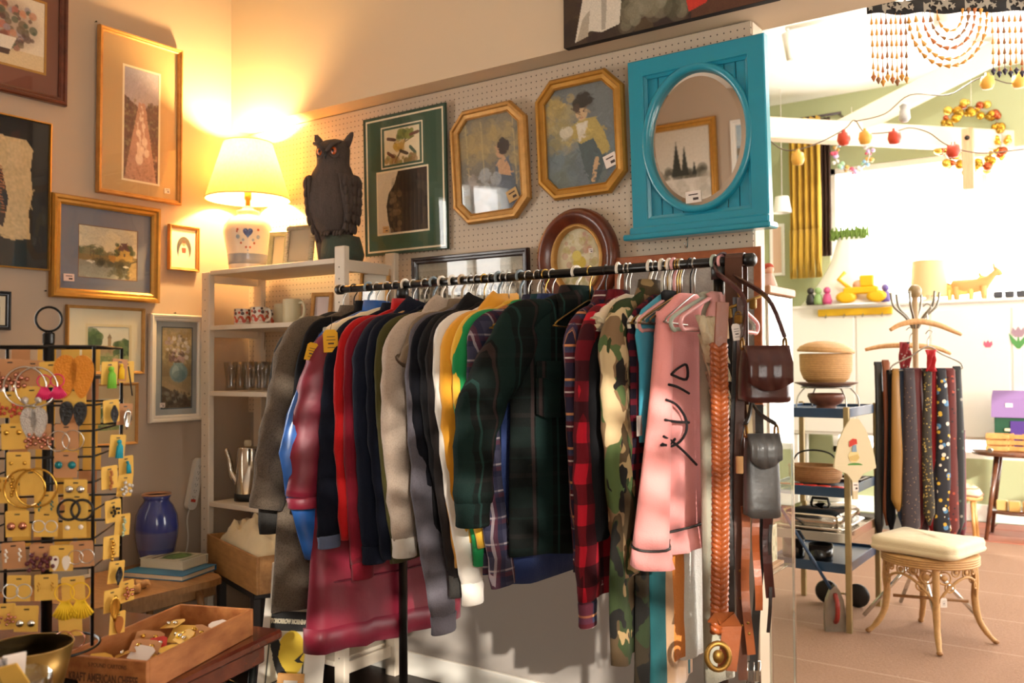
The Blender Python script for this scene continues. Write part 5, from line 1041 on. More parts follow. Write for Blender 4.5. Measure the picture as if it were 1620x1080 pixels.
c1 = on(439, 414, -.20, Z0); t1 = stand_frame('narrow photo frame with green floral enamel rim beside the lamp', c1, .11, .19, .026, [(0, 0), (0, .010), (.004, .013), (.022, .013), (.026, .009)], gsil, mat('cream_photo', '#e6d6ae', .7), math.radians(18))
c2 = on(472, 411, -.245, Z0); t2 = stand_frame('silver photo frame with ridged border left of the owl', c2, .155, .195, .022, [(0, 0), (0, .008), (.022, .008)], silv, mat('grey_photo', '#b8ab94', .7), math.radians(14))
mb = MB()
for k in range(22):
    for s in (-1, 1):
        mb.tube([(-.074 + .148 * k / 21, s * .0965, .008), (-.074 + .148 * k / 21, s * .077, .012)], .0028, 6)
        mb.tube([(s * .0765, -.094 + .188 * k / 21, .008), (s * .057, -.094 + .188 * k / 21, .012)], .0028, 6)
mb.build('ridged_border', silv, t2)
# --- owl
q = NT('owl_resin', .75, 0, .3); x, y, z = q.xyz(); f = q.noise(9, 3); g = q.noise(60, 3, q.scale(q.co(), (1, 1, .35))); c0 = q.mix(f, '#4a3e38', '#6b5c55'); c0 = q.mix(q.ma('MULTIPLY', g, .6), c0, '#332b28'); q.color(c0); q.bump(q.ma('ADD', g, q.noise(150, 2)), .6, .006); owlm = q.m
op = on(527, 405, -.25, Z0); t = thing('owl_statue', 'dark brown horned owl statue with orange eyes on green mottled rock', 'statue', op, math.radians(20)); t.scale = (.98, .98, 1.12); H = .50
q = NT('rock_paint', .8); f = q.noise(14, 4); q.color(q.mix(f, '#4a3c33', '#2f4c40')); q.bump(q.noise(30, 4), .8, .01)
RKX = .045
MB().lathe([(.001, 0), (.092, 0), (.096, .03), (.092, .075), (.076, .100), (.04, .108), (.001, .11)], 22, (RKX, 0, 0), fn=lambda a, z: 1 + .10 * noise.noise((math.cos(a * 6.28) * 2, math.sin(a * 6.28) * 2, z * 20))).build('rock', q.m, t)
# local: -Y faces the viewer, X right
prof = [(.10, .06, .055, .0, .02), (.13, .085, .075, 0, .012), (.18, .105, .09, -.004, .005), (.24, .116, .098, -.006, 0), (.29, .117, .096, -.006, 0), (.33, .108, .088, -.004, -.004), (.365, .09, .076, 0, -.006), (.39, .074, .070, .004, -.008), (.415, .074, .074, .006, -.012), (.445, .077, .076, .008, -.014), (.47, .070, .066, .010, -.010), (.487, .046, .044, .012, -.006), (.494, .01, .01, .012, -.004)]
P5 = np.array(prof); zz = np.linspace(.10, .494, 34); L = []
for i, z in enumerate(zz):
    w, d, cx, cy = [np.interp(z, P5[:, 0], P5[:, k]) for k in (1, 2, 3, 4)]; r = []
    for j in range(40):
        an = 2 * PI * j / 40; fe = 1 + (.018 * math.sin(an * 14 + (i % 2) * PI) if .14 < z < .38 else .008 * math.sin(an * 20)) + .02 * noise.noise((math.cos(an) * 3, math.sin(an) * 3, z * 20)); r.append((cx + w * fe * math.cos(an), cy + d * fe * math.sin(an), z))
    L.append(r)
MB().loft(L).build('owl_body', owlm, t)
for s in (-1, 1):
    g = []
    for i in range(10):
        a = i / 9; z = .34 - .27 * a; wd = .012 + .07 * math.sin(PI * min(1, a * .8 + .12)); row = []
        for j in range(7):
            an = (-.95 + 1.45 * j / 6) * (1 - .45 * a); rr = (.118 if a < .6 else .118 - .045 * (a - .6) / .4) + .010 * math.sin(j * 2.2 + i) * (a > .1) * .6 + .008; row.append((s * rr * math.cos(an) * (1 - .25 * a * a), -.006 + rr * .86 * math.sin(an) + .02 * a, z))
        g.append(row)
    MB().sheet(g, .014 * s).build('wing', owlm, t)
    fm_ = MB()
    for k in range(26):
        a = .1 + .85 * (k // 4) / 6.5; an = (-.75 + .42 * (k % 4)) * (1 - .45 * a); rr = .127 - (.045 * (a - .6) / .4 if a > .6 else 0); z = .34 - .27 * a; c = Vector((s * rr * math.cos(an) * (1 - .25 * a * a), -.006 + rr * .86 * math.sin(an) + .02 * a, z)); fm_.ball(c, (.010, .016, .024), 8, 5)
    fm_.build('wing_feathers', owlm, t)
    # ear tuft, eye, brow
    MB().loft([[(s * .055 + s * .020 * k + .012 + r_ * math.cos(2 * PI * j / 10), -.02 + .002 * k + r_ * .55 * math.sin(2 * PI * j / 10), .455 + .035 * k) for j in range(10)] for k, r_ in ((0, .026), (.7, .023), (1.3, .017), (1.7, .008))]).build('ear_tuft', owlm, t)
    e = Vector((.008 + s * .034, -.077, .432)); MB().lathe([(.028, -.006), (.030, 0), (.026, .004), (.017, .003), (.001, .002)], 20, M=TR(*e) @ RZ(s * .42) @ RX(PI / 2)).build('eye_disc', owlm, t)
    MB().ball(e + Vector((0, -.004, 0)), (.0155, .008, .0155), 16, 8).build('eye', mat('orange_glass_eye', '#c2571c', .15, coat=.6), t); MB().ball(e + Vector((s * -.001, -.011, 0)), (.0065, .003, .0065), 12, 6).build('pupil', blackpl, t)
    MB().tube([e + Vector((-s * .03, -.012, -.004)), e + Vector((-s * .004, -.016, .022)), e + Vector((s * .034, .004, .036))], [.009, .010, .006], 8).build('brow', owlm, t)
MB().loft([[(.008 + r_ * math.cos(2 * PI * j / 8), y_ + r_ * .7 * math.sin(2 * PI * j / 8), z_) for j in range(8)] for (r_, y_, z_) in ((.011, -.084, .436), (.010, -.096, .424), (.006, -.098, .408), (.001, -.094, .398))]).build('beak', mat('dark_beak', '#1d1816', .4), t)
MB().loft([[(-.045 + w * math.cos(2 * PI * j / 12), .0 + d * math.sin(2 * PI * j / 12), z) for j in range(12)] for (w, d, z) in ((.05, .045, .17), (.045, .03, .10), (.036, .02, .05), (.03, .014, .012), (.024, .010, .004))]).build('tail', owlm, t)
for s in (-1, 1):
    mb = MB()
    for k in range(3): mb.tube(smooth_path([(RKX * .6 + s * .03 + .012 * (k - 1), -.045, .115), (RKX * .6 + s * .03 + .014 * (k - 1), -.07, .112), (RKX * .6 + s * .03 + .015 * (k - 1), -.082, .098)], 3), [.008] * 3 + [.0075] * 3 + [.004], 7)
    mb.build('talons', owlm, t)
# --- mugs
def mug(label, c, m, r=.04, h=.09, th=0.0, ribs=None, group=None, motif=None):
    t = thing('mug', label, 'mug', c, th, group); k = (lambda a, z: 1 + .012 * math.sin(a * 2 * PI * ribs)) if ribs else None
    MB().lathe([(.001, 0), (r * .92, 0), (r, .006), (r, h - .002), (r - .001, h), (r - .003, h), (r - .004, h - .004), (r - .004, .008), (.001, .006)], 40, fn=k).build('cup', m, t)
    MB().tube(smooth_path([(r - .002, 0, h * .82), (r + .02, 0, h * .85), (r + .03, 0, h * .6), (r + .024, 0, h * .3), (r - .002, 0, h * .2)], 4), .0052, 8, flat=1.3).build('handle', m, t)
    if motif:
        mb = MB()
        for i in range(motif[0]):
            a = 2 * PI * i / motif[0] + .3
            for (da, z, s, mi) in motif[1]:
                cpt = [((r + .0008) * math.cos(a + da + s * px_ / r), (r + .0008) * math.sin(a + da + s * px_ / r), z + s * py_) for px_, py_ in dot(7)]
                MB().add(cpt, [tuple(range(7))]).build('painted_flower', mi, t)
    return t
wcer = mat('white_glaze', '#e3d8c8', .25, coat=.4); crm = mat('cream_rib_glaze', '#d3c8a4', .35)
rd_, dk_, gr_ = mat('orange_red_print', '#c2482c', .4), mat('dark_brown_print', '#4a2a22', .4), mat('tan_print', '#a37a4a', .4)
mo = (7, [(0, .032, .016, rd_), (.2, .058, .009, dk_), (-.18, .062, .007, rd_), (.1, .074, .007, dk_), (.36, .022, .010, rd_), (-.25, .034, .006, gr_)])
mug('white mug with orange red figures, leftmost on the mug shelf', on(384, 508, -.25, Z1), wcer, .041, .082, .6, motif=mo)
mug('white mug with orange red figures and handle turned toward the cream mugs', on(410, 508, -.29, Z1), wcer, .041, .082, .1, motif=mo)
mug('white patterned mug half hidden between the flowered and cream mugs', on(428, 507, -.13, Z1), wcer, .04, .08, 2.5, motif=mo)
mug('cream ribbed mug standing behind the taller cream mug', on(446, 507, -.19, Z1), crm, .037, .10, 2.5, ribs=22)
mug('cream ribbed mug with its handle toward the wooden photo frame', on(462, 506, -.26, Z1), crm, .042, .112, .15, ribs=22)
stand_frame('plain oak photo frame with blank photo on the mug shelf', on(508, 505, -.26, Z1), .10, .135, .018, [(0, 0), (0, .014), (.003, .016), (.015, .016), (.018, .010)], oakf, mat('pale_pink_photo', '#dcc9c4', .7), math.radians(25), .2)
stand_frame('larger thin gilt photo frame behind the shelf post', on(590, 503, -.10, Z1), .16, .24, .016, [(0, 0), (0, .014), (.003, .016), (.013, .016), (.016, .010)], gold2, mat('ivory_photo', '#e3d8c4', .7), math.radians(8), .12)
# --- drinking glasses
gl_ = panem('clear_glass', (.93, .92, .9), .06)
gp = [(.001, 0), (.027, 0), (.029, .004), (.027, .03), (.026, .055), (.034, .10), (.037, .14), (.0355, .14), (.0325, .10), (.0245, .056), (.0245, .03), (.023, .014), (.001, .012)]
for k, (x, y, Y) in enumerate(((366, 612, -.28), (395, 613, -.28), (415, 613, -.30), (436, 614, -.29), (455, 613, -.27), (478, 612, -.25), (380, 608, -.15), (404, 607, -.16), (426, 607, -.15))):
    g = MB().lathe(gp, 24).build('drinking_glass', gl_, None, on(x, y, Y, Z2))
    tag(g, ['clear waisted beer glass nearest the left shelf post', 'clear waisted beer glass second from the left shelf post', 'clear waisted beer glass third from the left shelf post', 'clear waisted beer glass beside the tweed coat shoulder', 'clear beer glass mostly behind the tweed coat', 'clear beer glass rightmost, hidden behind the coats', 'clear beer glass in the back row at the left', 'clear beer glass in the middle of the back row', 'clear beer glass at the right of the back row'][k], 'glass', 'beer glasses on the shelf')
# --- coffee pot and dark canister
stl = mat('polished_steel', '#cfc8bd', .12, 1.0)
t = thing('coffee_pot', 'tall polished steel coffee pot with long spout on the lower shelf', 'coffee pot', on(392, 794, -.24, Z3), math.radians(205))
MB().lathe([(.001, 0), (.062, 0), (.062, .03), (.058, .031), (.050, .25), (.050, .255), (.001, .262)], 32).build('pot_body', stl, t); MB().lathe([(.0625, -.0), (.0635, .0), (.0635, .035), (.060, .036)], 32).build('base_band', blackpl, t)
MB().lathe([(.001, .262), (.016, .262), (.018, .275), (.016, .288), (.001, .29)], 14).build('lid_knob', mat('ivory_knob', '#cdbb9a', .4), t)
MB().tube(smooth_path([(.052, 0, .08), (.085, 0, .13), (.095, 0, .19), (.115, 0, .245)], 4), [.018] * 4 + [.014] * 4 + [.011] * 4 + [.009], 10).build('spout', stl, t)
MB().tube(smooth_path([(-.052, 0, .235), (-.10, 0, .23), (-.105, 0, .14), (-.056, 0, .06)], 4), .008, 8).build('handle', blackpl, t)
t = thing('canister', 'dark green canister in the shadow behind the coffee pot', 'canister', on(418, 790, -.12, Z3)); MB().lathe([(.001, 0), (.055, 0), (.055, .21), (.05, .215), (.001, .215)], 24).build('canister_body', mat('dark_green_tin', '#1f2c22', .4), t); MB().lathe([(.056, .19), (.057, .19), (.057, .222), (.052, .226), (.001, .228)], 24).build('lid', mat('dark_green_tin', '#1f2c22', .4), t)
# ================================================================ LEFT FOREGROUND: BENCH, TABLE, CRATE, JEWELLERY
benchw = wood('bench_wood', '#8a5f36', '#a97b4a', (3, 12, 3), .4)
BZ = .48
t = thing('low_bench', 'low wooden bench with bentwood leg in the corner under the pictures', 'bench', (.30, -.95, 0)); bo = Vector((.30, -.95, 0))
MB().prism([(.03 - .3, -.5 + .95), (.51 - .3, -.57 + .95), (.57 - .3, -.60 + .95), (.585 - .3, -.66 + .95), (.60 - .3, -1.40 + .95), (.03 - .3, -1.40 + .95)], BZ - .028, BZ).build('bench_top', benchw, t)
MB().box((.0, 0, BZ - .06), (.44, .72, .05), .004).build('apron', benchw, t)
for (x, y, s) in ((.22, .27, 1), (.22, -.36, 1), (-.2, .33, -1), (-.2, -.36, -1)): MB().tube(smooth_path([(x - .05 * s, y, BZ - .04), (x, y, BZ - .06), (x + .02 * s, y, BZ - .14), (x + .025 * s, y, .0)], 5), .016, 10).build('leg', benchw, t)
BZ += .0006
# blue vase
q = NT('blue_glaze', .18); x, y, z = q.xyz(); f = q.noise(3.5, 4); c0 = q.mix(f, '#27305f', '#4a5288'); sm = q.ma('GREATER_THAN', q.ma('ADD', z, q.ma('MULTIPLY', q.noise(7, 2), .05)), .19); c0 = q.mix(sm, c0, q.mix(f, '#1f2a63', '#3a4690')); st = q.ma('MULTIPLY', q.stripe(z, .4, -.085, .075), .5); c0 = q.mix(st, c0, '#5d5c7a'); q.color(c0); q.set('Coat Weight', .5)
t = thing('vase', 'tall blue glazed pottery vase with pale rim on the low bench', 'vase', (.135, -.625, BZ))
MB().lathe([(.001, 0), (.058, 0), (.064, .008), (.082, .07), (.093, .13), (.096, .18), (.090, .235), (.072, .275), (.056, .295), (.055, .305), (.064, .322)], 36).build('vase_body', q.m, t)
MB().lathe([(.064, .322), (.066, .328), (.062, .331), (.055, .322), (.05, .305), (.05, .25), (.001, .24)], 36).build('rim', mat('tan_glaze', '#a87a5c', .3, coat=.3), t)
# books
def book(name, label, c, w, d, h, th, cover, pages, cat='book', art=None):
    t = thing(name, label, cat, c, th); mb = MB(); e = .003
    mb.box((0, 0, e / 2), (w, d, e), .0008); mb.box((0, 0, h - e / 2), (w, d, e), .0008); mb.box((-w / 2 + e / 2, 0, h / 2), (e, d, h), .001); mb.build('cover', cover, t)
    MB().box((.003, 0, h / 2), (w - .012, d - .010, h - 2 * e - .001)).build('pages', pages, t)
    if art: art(w - .01, d - .01).build('cover_print', t, TR(0, 0, h + .0006))
    return t
pg = mat('paper_pages', '#d8c9ac', .9, bump=.3, bs=200)
def p_pond(w, h):
    p = Pic(w, h, '#b7b09a', .003); p.el(.5, .42, .42, .26, '#3d5a34'); p.el(.55, .4, .3, .16, '#5d8048'); p.blobs(30, .1, .2, .9, .6, .06, ['#2f4a2c', '#6a8a52', '#4a6a3c'], .6); p.rect(0, .7, 1, .78, '#5a544a'); p.rect(0, .84, 1, .88, '#6a6458'); p.rect(0, 0, 1, .12, '#8f8f7c'); return p
bx = az(284, 907, BZ); book('book', 'large thin blue covered book under the paperback on the bench', (bx.x - .04, bx.y - .02, BZ), .24, .31, .024, math.radians(-72), mat('blue_cover', '#2f6f95', .45), pg)
bx2 = az(284, 893, BZ + .03); book('book', 'thick paperback with a green pond picture on top of the blue book', (bx2.x - .04, bx2.y + .0, BZ + .0248), .17, .235, .040, math.radians(-74), mat('pale_cover', '#c9bfa8', .45), pg, art=p_pond)
# carved wooden shapes
for k, (x, y, w) in enumerate(((214, 930, 'small pale carved wooden shape lying at the left of the bench'), (226, 922, 'second pale carved wooden shape leaning on the first'))):
    c = az(x, y, BZ + .02); mb = MB(); mb.loft([[((.02 * math.sin(PI * min(.97, max(.03, i / 8)))) * math.cos(2 * PI * j / 12), -.045 + .09 * i / 8, (.018 * math.sin(PI * min(.97, max(.03, i / 8)))) * math.sin(2 * PI * j / 12) + .008 * math.sin(i)) for j in range(12)] for i in range(9)])
    o = mb.build('wooden_carving', wood('pale_carving', '#c08a52', '#d6a66e', (6, 6, 6), .4), None, (c.x, c.y, BZ + .0185)); o.rotation_euler = (0, 0, .6 + k * 1.1); tag(o, w, 'carving')
# leaning pale frame
t = thing('leaning_picture', 'slim pale frame leaning on the wall between earring stand and blue vase', 'picture', M=frame_axes((.10, -1.02, BZ + .002), (0, 1, 0), (-.10, 0, .995), (.995, 0, .10)))
moulding(.20, .30, [(0, 0), (0, .014), (.014, .014), (.014, .004)]).build('frame', mat('pale_frame', '#c9bba4', .5), t); t.matrix_world = t.matrix_world @ TR(0, .152, 0); MB().box((0, 0, .003), (.19, .29, .003)).build('print', mat('grey_print', '#a8a296', .6), t); MB().box((0, 0, .007), (.172, .272, .001)).build('glass', glass_pic, t)
# power strip
a_, b_ = ax(316, 724, .02), ax(300, 806, .02); d_ = (b_ - a_); L_ = d_.length
M = frame_axes((a_ + b_) / 2 + Vector((-.016, 0, 0)), Vector((1, 0, 0)).cross(-d_.normalized()) * -1, -d_.normalized(), (1, 0, 0))
t = thing('power_strip', 'white power strip with red switch hanging slanted on the wall beside the shelf', 'power strip', M=M); wp = mat('white_plastic_strip', '#dcd4c8', .4)
MB().prism([(.026 * math.cos(a) , (L_ / 2 - .026) * (1 if math.sin(a) > 0 else -1) + .026 * math.sin(a)) for a in [2 * PI * (k + .5) / 24 for k in range(24)]], 0, .03).build('casing', wp, t)
for k in range(6):
    mb = MB(); y_ = L_ / 2 - .04 - k * .030
    for s in (-1, 1): mb.box((s * .006, y_, .0304), (.002, .008, .001))
    mb.box((0, y_ - .009, .0304), (.004, .004, .001)); mb.build('socket_slots', mat('slot_dark', '#5a5048', .6), t)
MB().box((0, -L_ / 2 + .045, .031), (.026, .014, .006), .002).build('red_switch', mat('red_switch', '#c03a2a', .3), t)
MB().tube(smooth_path([(0, -L_ / 2 + .004, .015), (.0, -L_ / 2 - .05, .012), (.03, -L_ / 2 - .15, .010), (.028, -L_ / 2 - .27, .010)], 4), .004, 7).build('cord', wp, t)
mb = MB(); mb.tube(smooth_path([ax(284, 958, .04), ax(290, 975, .03), ax(315, 960, .03), ax(325, 935, .03), ax(322, 915, .03)], 4), .004, 6); tag(mb.build('loose_cord', wp), 'white cord looping on the wall under the low bench', 'cord')
# wooden box with cloth on a dark low stool
c0, c1 = az(405, 942, .45), az(327, 897, .45); ud = (c0 - c1).normalized(); W_ = (c0 - c1).length; vd = Vector((-ud.y, ud.x, 0)); D_ = .26; M = frame_axes(c1 + vd * .0, ud, vd, (0, 0, 1))
t = thing('wooden_box', 'open wooden box filled with crumpled cream cloth in front of the shelf', 'box', M=M); bw = wood('crate_wood', '#8f5f2f', '#b07f48', (2, 8, 8), .5); h_ = .155
for c, d in (((W_ / 2, .006, h_ / 2), (W_, .012, h_)), ((W_ / 2, D_ - .006, h_ / 2), (W_, .012, h_)), ((.006, D_ / 2, h_ / 2), (.012, D_ - .024, h_)), ((W_ - .006, D_ / 2, h_ / 2), (.012, D_ - .024, h_))): MB().box(c, d, .002).build('side_board', bw, t)
MB().box((W_ / 2, D_ / 2, .006), (W_ - .024, D_ - .024, .01)).build('bottom_board', bw, t)
def heap(w, d, h, sd, nx=22, ny=14):
    top = [[(-w / 2 + w * i / nx, -d / 2 + d * j / ny, max(0.0, h * (1 - ((i / nx - .5) * 2) ** 4) * (1 - ((j / ny - .5) * 2) ** 4) * (.70 + .25 * noise.noise((i * .4 + sd, j * .4, sd)) + .38 * abs(noise.noise((i * .62, j * .7, sd + 3))) - .12 * abs(noise.noise((i * 1.3, j * 1.1, sd)))))) for j in range(ny + 1)] for i in range(nx + 1)]
    return MB().sheet(top, -.004)
clm = cloth('cream_canvas', '#cbb894', .12, 200, .4)
o = heap(W_ - .05, D_ - .04, .17, 2).build('crumpled_cloth', clm); o.matrix_world = M @ TR(W_ / 2, D_ / 2, .10); tag(o, 'crumpled cream cloth heaped in the wooden box', 'cloth')
t = thing('low_stool', 'dark low stool holding the wooden box of cloth', 'stool', M=M @ TR(W_ / 2, D_ / 2, -.45)); dst = mat('dark_stool_wood', '#1d1512', .5)
MB().box((0, 0, .432), (W_ * .8, D_ * .9, .034), .004).build('seat', dst, t)
for sx in (-1, 1):
    for sy in (-1, 1): MB().box((sx * W_ * .34, sy * D_ * .36, .207), (.035, .035, .414), .003).build('leg', dst, t)
o = heap(.22, .16, .07, 8, 12, 10).build('folded_linen', cloth('pale_linen', '#cfc5b4', .1, 200, .4)); pz = az(442, 925, .40); o.location = (.93, -.26, .4405); tag(o, 'small heap of pale linen on the lowest shelf behind the coats', 'cloth')
# --- leaning pictures on the floor behind the table
def lean(label, p0, p1, hh, back, build):
    u = (p1 - p0); w = u.length; u.normalize(); n_ = Vector((u.y, -u.x, 0)).normalized(); v = (Vector((0, 0, 1)) - n_ * back).normalized(); M = frame_axes((p0 + p1) / 2, u, v, u.cross(v)); t = thing('leaning_picture', label, 'picture', M=M @ TR(0, hh / 2, .003)); build(t, w, hh); return t
PD = 3.05
ppx = lambda x, y, d=PD: ad(x, y, d)
def poster(t, w, h):
    MB().box((0, 0, .003), (w, h, .004), .001).build('white_board', mat('white_board', '#d8cfc2', .7), t)
    a, b = w * .60, h * .86; p = Pic(a, b, '#c9bda4', .0022, 150); p.rect(.03, .02, .97, .98, '#1a1715'); p.rect(.06, .26, .94, .97, '#c8bfa6'); p.el(.62, .52, .36, .27, '#d9b730', 1, .03)
    p.poly([(.22, .30), (.34, .42), (.30, .56), (.42, .66), (.56, .74), (.60, .80), (.46, .80), (.34, .78), (.26, .70), (.18, .60), (.12, .46)], '#15120f'); p.poly([(.02, .30), (.16, .36), (.3, .5), (.26, .6), (.1, .48)], '#15120f'); p.poly([(.44, .76), (.60, .80), (.72, .92), (.52, .86), (.4, .8)], '#15120f')
    p.poly([(.72, .60), (.84, .54), (.98, .48), (.86, .58), (.98, .62), (.84, .62)], '#15120f'); p.line([(.06, .9), (.4, .82)], .02, '#15120f'); p.build('print', t, TR(-w * .10, -h * .03, .0056))
    m_ = mat('cream_ink', '#d8cdb2', .7); text('lettering', 'TOMORROW MORNING', a * .15, m_, t, TR(-w * .10, h * .275, .0060),   .0004, sx=.56, bold=.0015)
p0, p1 = ppx(410, 1100, 2.86), ppx(512, 1112, 2.86)
lean('white board with black and yellow swallow poster lettered above the moon', p0, p1, .305, .18, poster)
def oakp(t, w, h):
    moulding(w, h, [(0, 0), (0, .014), (.018, .014), (.018, .006)]).build('frame', oakf, t); MB().box((0, 0, .003), (w - .01, h - .01, .004)).build('print', mat('pale_print', '#d3c8bb', .8), t)
lean('small oak frame leaning in front of the swallow poster', ppx(437, 1128, 2.72), ppx(478, 1133, 2.72), .12, .16, oakp)
def whitep(t, w, h):
    moulding(w, h, [(0, 0), (0, .02), (.02, .02), (.02, .006)]).build('frame', white_p, t); MB().box((0, 0, .003), (w - .01, h - .01, .004)).build('print', mat('pale_print2', '#cfc8bd', .8), t)
lean('large white framed board leaning behind the swallow poster under the tweed coat', ppx(425, 1100, 3.16), ppx(505, 1104, 3.16), .46, .10, whitep)
# --- mahogany folding table
A = az(448, 994, .75); B = az(266, 1080, .75); ed = (B - A).normalized(); fd = Vector((-ed.y, ed.x, 0)) * -1; fd = fd if fd.x < 0 else -fd
M = frame_axes(A, fd, ed, (0, 0, 1)) if fd.cross(ed).z > 0 else frame_axes(A, ed, fd, (0, 0, 1)); swap = not fd.cross(ed).z > 0
mah = wood('mahogany', '#4a1d12', '#6d2f1c', (2, 2, 2), .18, .6, .03)
LX, LY = (1.0, .70); dm = (LY, LX) if swap else (LX, LY)
t = thing('folding_table', 'dark red mahogany folding table holding crate and jewellery', 'table', M=M @ TR(0, 0, -.75))
MB().box((dm[0] / 2, dm[1] / 2, .738), (dm[0], dm[1], .024), .006).build('table_top', mah, t); MB().box((dm[0] / 2, dm[1] / 2, .700), (dm[0] - .06, dm[1] - .06, .05), .004).build('apron', mah, t)
lm = mat('dark_metal_leg', '#1b1d1c', .35, .6)
for sx in (0, 1):
    for sy in (0, 1):
        x_, y_ = .05 + sx * (dm[0] - .1), .05 + sy * (dm[1] - .1); MB().tube([(x_, y_, .675), (x_ - (.06 if sx else -.06), y_, .0)], .010, 8).build('leg', lm, t)
MB().tube([(.03, .05, .60), (.18, .05, .64)], .006, 7).build('leg_brace', lm, t); MB().lathe([(.001, -.012), (.014, -.012), (.014, .012), (.001, .012)], 12, M=TR(.062, .045, .60) @ RX(PI / 2)).build('hinge_knob', steelw, t)
TZ = .7506
# --- crate with lettering
Cc = [az(106, 1033, .81), az(232, 1049, .81), az(401, 964, .81)]; cu = (Cc[1] - Cc[0]); cw = cu.length; cu.normalize(); cl_ = (Cc[2] - Cc[1]).length; cv = (Cc[2] - Cc[1]).normalized(); cu = Vector((cv.y, -cv.x, 0)); c0_ = Cc[1] - cu * cw; M = frame_axes((c0_.x, c0_.y, TZ), cu, cv, (0, 0, 1)); ch = .062
t = thing('cheese_crate', 'long shallow wooden crate with faded lettering holding earrings on cards', 'crate', M=M); crw = wood('old_crate_wood', '#8f5128', '#b97a45', (6, 2, 6), .5, 0, .15)
for c, d in (((cw / 2, .005, ch / 2), (cw, .010, ch)), ((cw / 2, cl_ - .005, ch / 2), (cw, .010, ch)), ((.004, cl_ / 2, ch / 2), (.008, cl_ - .02, ch)), ((cw - .004, cl_ / 2, ch / 2), (.008, cl_ - .02, ch))): MB().box(c, d, .0015).build('side_board', crw, t)
MB().box((cw / 2, cl_ / 2, .004), (cw - .017, cl_ - .021, .006)).build('bottom_board', crw, t)
brn = mat('crate_ink', '#5c3a26', .8); MF = frame_axes((cw / 2, -.0006, ch / 2), (1, 0, 0), (0, 0, 1), (0, -1, 0))
text('lettering', 'KRAFT AMERICAN CHEESE', .024, brn, t, MF @ TR(0, -.010, 0), .0003, sx=.56, bold=.0006); text('lettering', '5 POUND CARTONS', .012, brn, t, MF @ TR(.01, .016, 0), .0003, sx=.8)
card_k = mat('kraft_card', '#e3b452', .75, var=.08, vs=40); card_b = mat('brown_card', '#c08a5e', .8, var=.06, vs=40); slv = mat('bright_silver', '#d9d6d0', .15, 1.0); gld = mat('bright_gold', '#d6a94c', .2, 1.0)
bits = [('curled brown earring card with silver studs at the crate front', .3, .12, .055, .045, card_b, .2), ('upright tan earring card leaning on the crate side', .14, .16, .05, .05, card_k, 1.1), ('red and yellow candy wrapper card in the crate middle', .42, .47, .045, .035, mat('red_card', '#c8261c', .4), .5), ('small square white label among the earring cards', .55, .25, .06, .035, tag_m, -.2), ('brown earring card with gold leaf pair in the crate middle', .48, .33, .06, .045, card_b, .4), ('long tan card lying across the crate middle', .62, .42, .06, .03, card_k, .9), ('round tan tag card near the far end of the crate', .45, .72, .06, .05, card_k, .1), ('second round tan tag card at the far end of the crate', .66, .75, .055, .045, card_b, -.3), ('grey card with silver drop near the crate far corner', .8, .85, .04, .035, tag_m, .6), ('small tan card tucked under the yellow flower', .72, .55, .05, .04, card_k, -.6), ('dark tan card under the red candy wrapper', .34, .40, .06, .045, card_b, -.4), ('pale tan card flat on the crate floor at the left', .22, .3, .05, .04, card_k, -.9), ('gold ring strewn card near crate right side', .8, .35, .045, .035, card_k, 1.3), ('narrow brown card near crate left side', .2, .55, .06, .03, card_b, .3), ('folded tan card at crate far left', .22, .78, .05, .04, card_k, -.2)]
for k, (lb, fx, fy, w, h, m, r) in enumerate(bits):
    t = thing('earring_card', lb, 'earring card', M=M @ TR(.014 + fx * (cw - .03), .02 + fy * (cl_ - .04), .024 + .005 * (k % 5)) @ RZ(r) @ RX(.25 + .5 * ((k * 37) % 7) / 7) @ RY(.2 * math.sin(k * 2.1)), group='loose jewellery cards in the crate')
    MB().prism([(-w / 2, -h / 2), (w / 2, -h / 2), (w / 2, h * .3), (w * .3, h / 2), (-w * .3, h / 2), (-w / 2, h * .3)], -.0006, .0006).build('card', m, t)
    if m is not tag_m:
        for s in (-1, 1): MB().ball((s * w * .22, -.004, .004), (.0055, .0055, .004), 10, 6).build('earring', [slv, gld, slv][k % 3], t)
t = thing('flower_brooch', 'bright yellow flower brooch on the crate cards', 'brooch', M=M @ TR(.014 + .66 * (cw - .03), .02 + .6 * (cl_ - .04), .042)); yp_ = mat('yellow_enamel', '#e8b81e', .4)
for k in range(6): MB().ball((.014 * math.cos(k * PI / 3), .014 * math.sin(k * PI / 3), 0), (.010, .010, .005), 10, 5).build('petal', yp_, t)
MB().ball((0, 0, .003), (.008, .008, .006), 10, 6).build('flower_centre', gld, t)
# --- gold bowl and glass dish
bc = ad(46, 1020, 1.66); t = thing('gold_bowl', 'gold bowl with bright inside at the lower left picture corner', 'bowl', (bc.x, bc.y, TZ)); bh = bc.z - TZ
q = mat('antique_gold_bowl', '#8a6a34', .35, .75, var=.15, vs=8)
R0 = .076; MB().lathe([(.001, .0), (.04, 0), (.045, .008), (R0 * .8, bh * .5), (R0, bh)], 40).build('outside', q, t); MB().lathe([(R0, bh), (R0 - .002, bh + .001), (R0 - .004, bh - .001), (R0 * .76, bh * .5), (.04, .014), (.001, .012)], 40).build('inside', mat('pale_gold', '#c9a565', .4, .4), t)
gc = ad(20, 1060, 1.42); t = thing('glass_dish', 'clear cut glass dish of cards and foil at the bottom left corner', 'dish', (gc.x, gc.y, TZ)); gh = gc.z - TZ - .008
MB().lathe([(.001, 0), (.035, 0), (.04, .01), (.052, gh * .7), (.056, gh), (.0535, gh), (.049, gh * .7), (.036, .014), (.001, .012)], 24, fn=lambda a, z: 1 + .03 * math.cos(a * 2 * PI * 12)).build('dish', panem('dish_glass', (.9, .92, .92), .12), t)
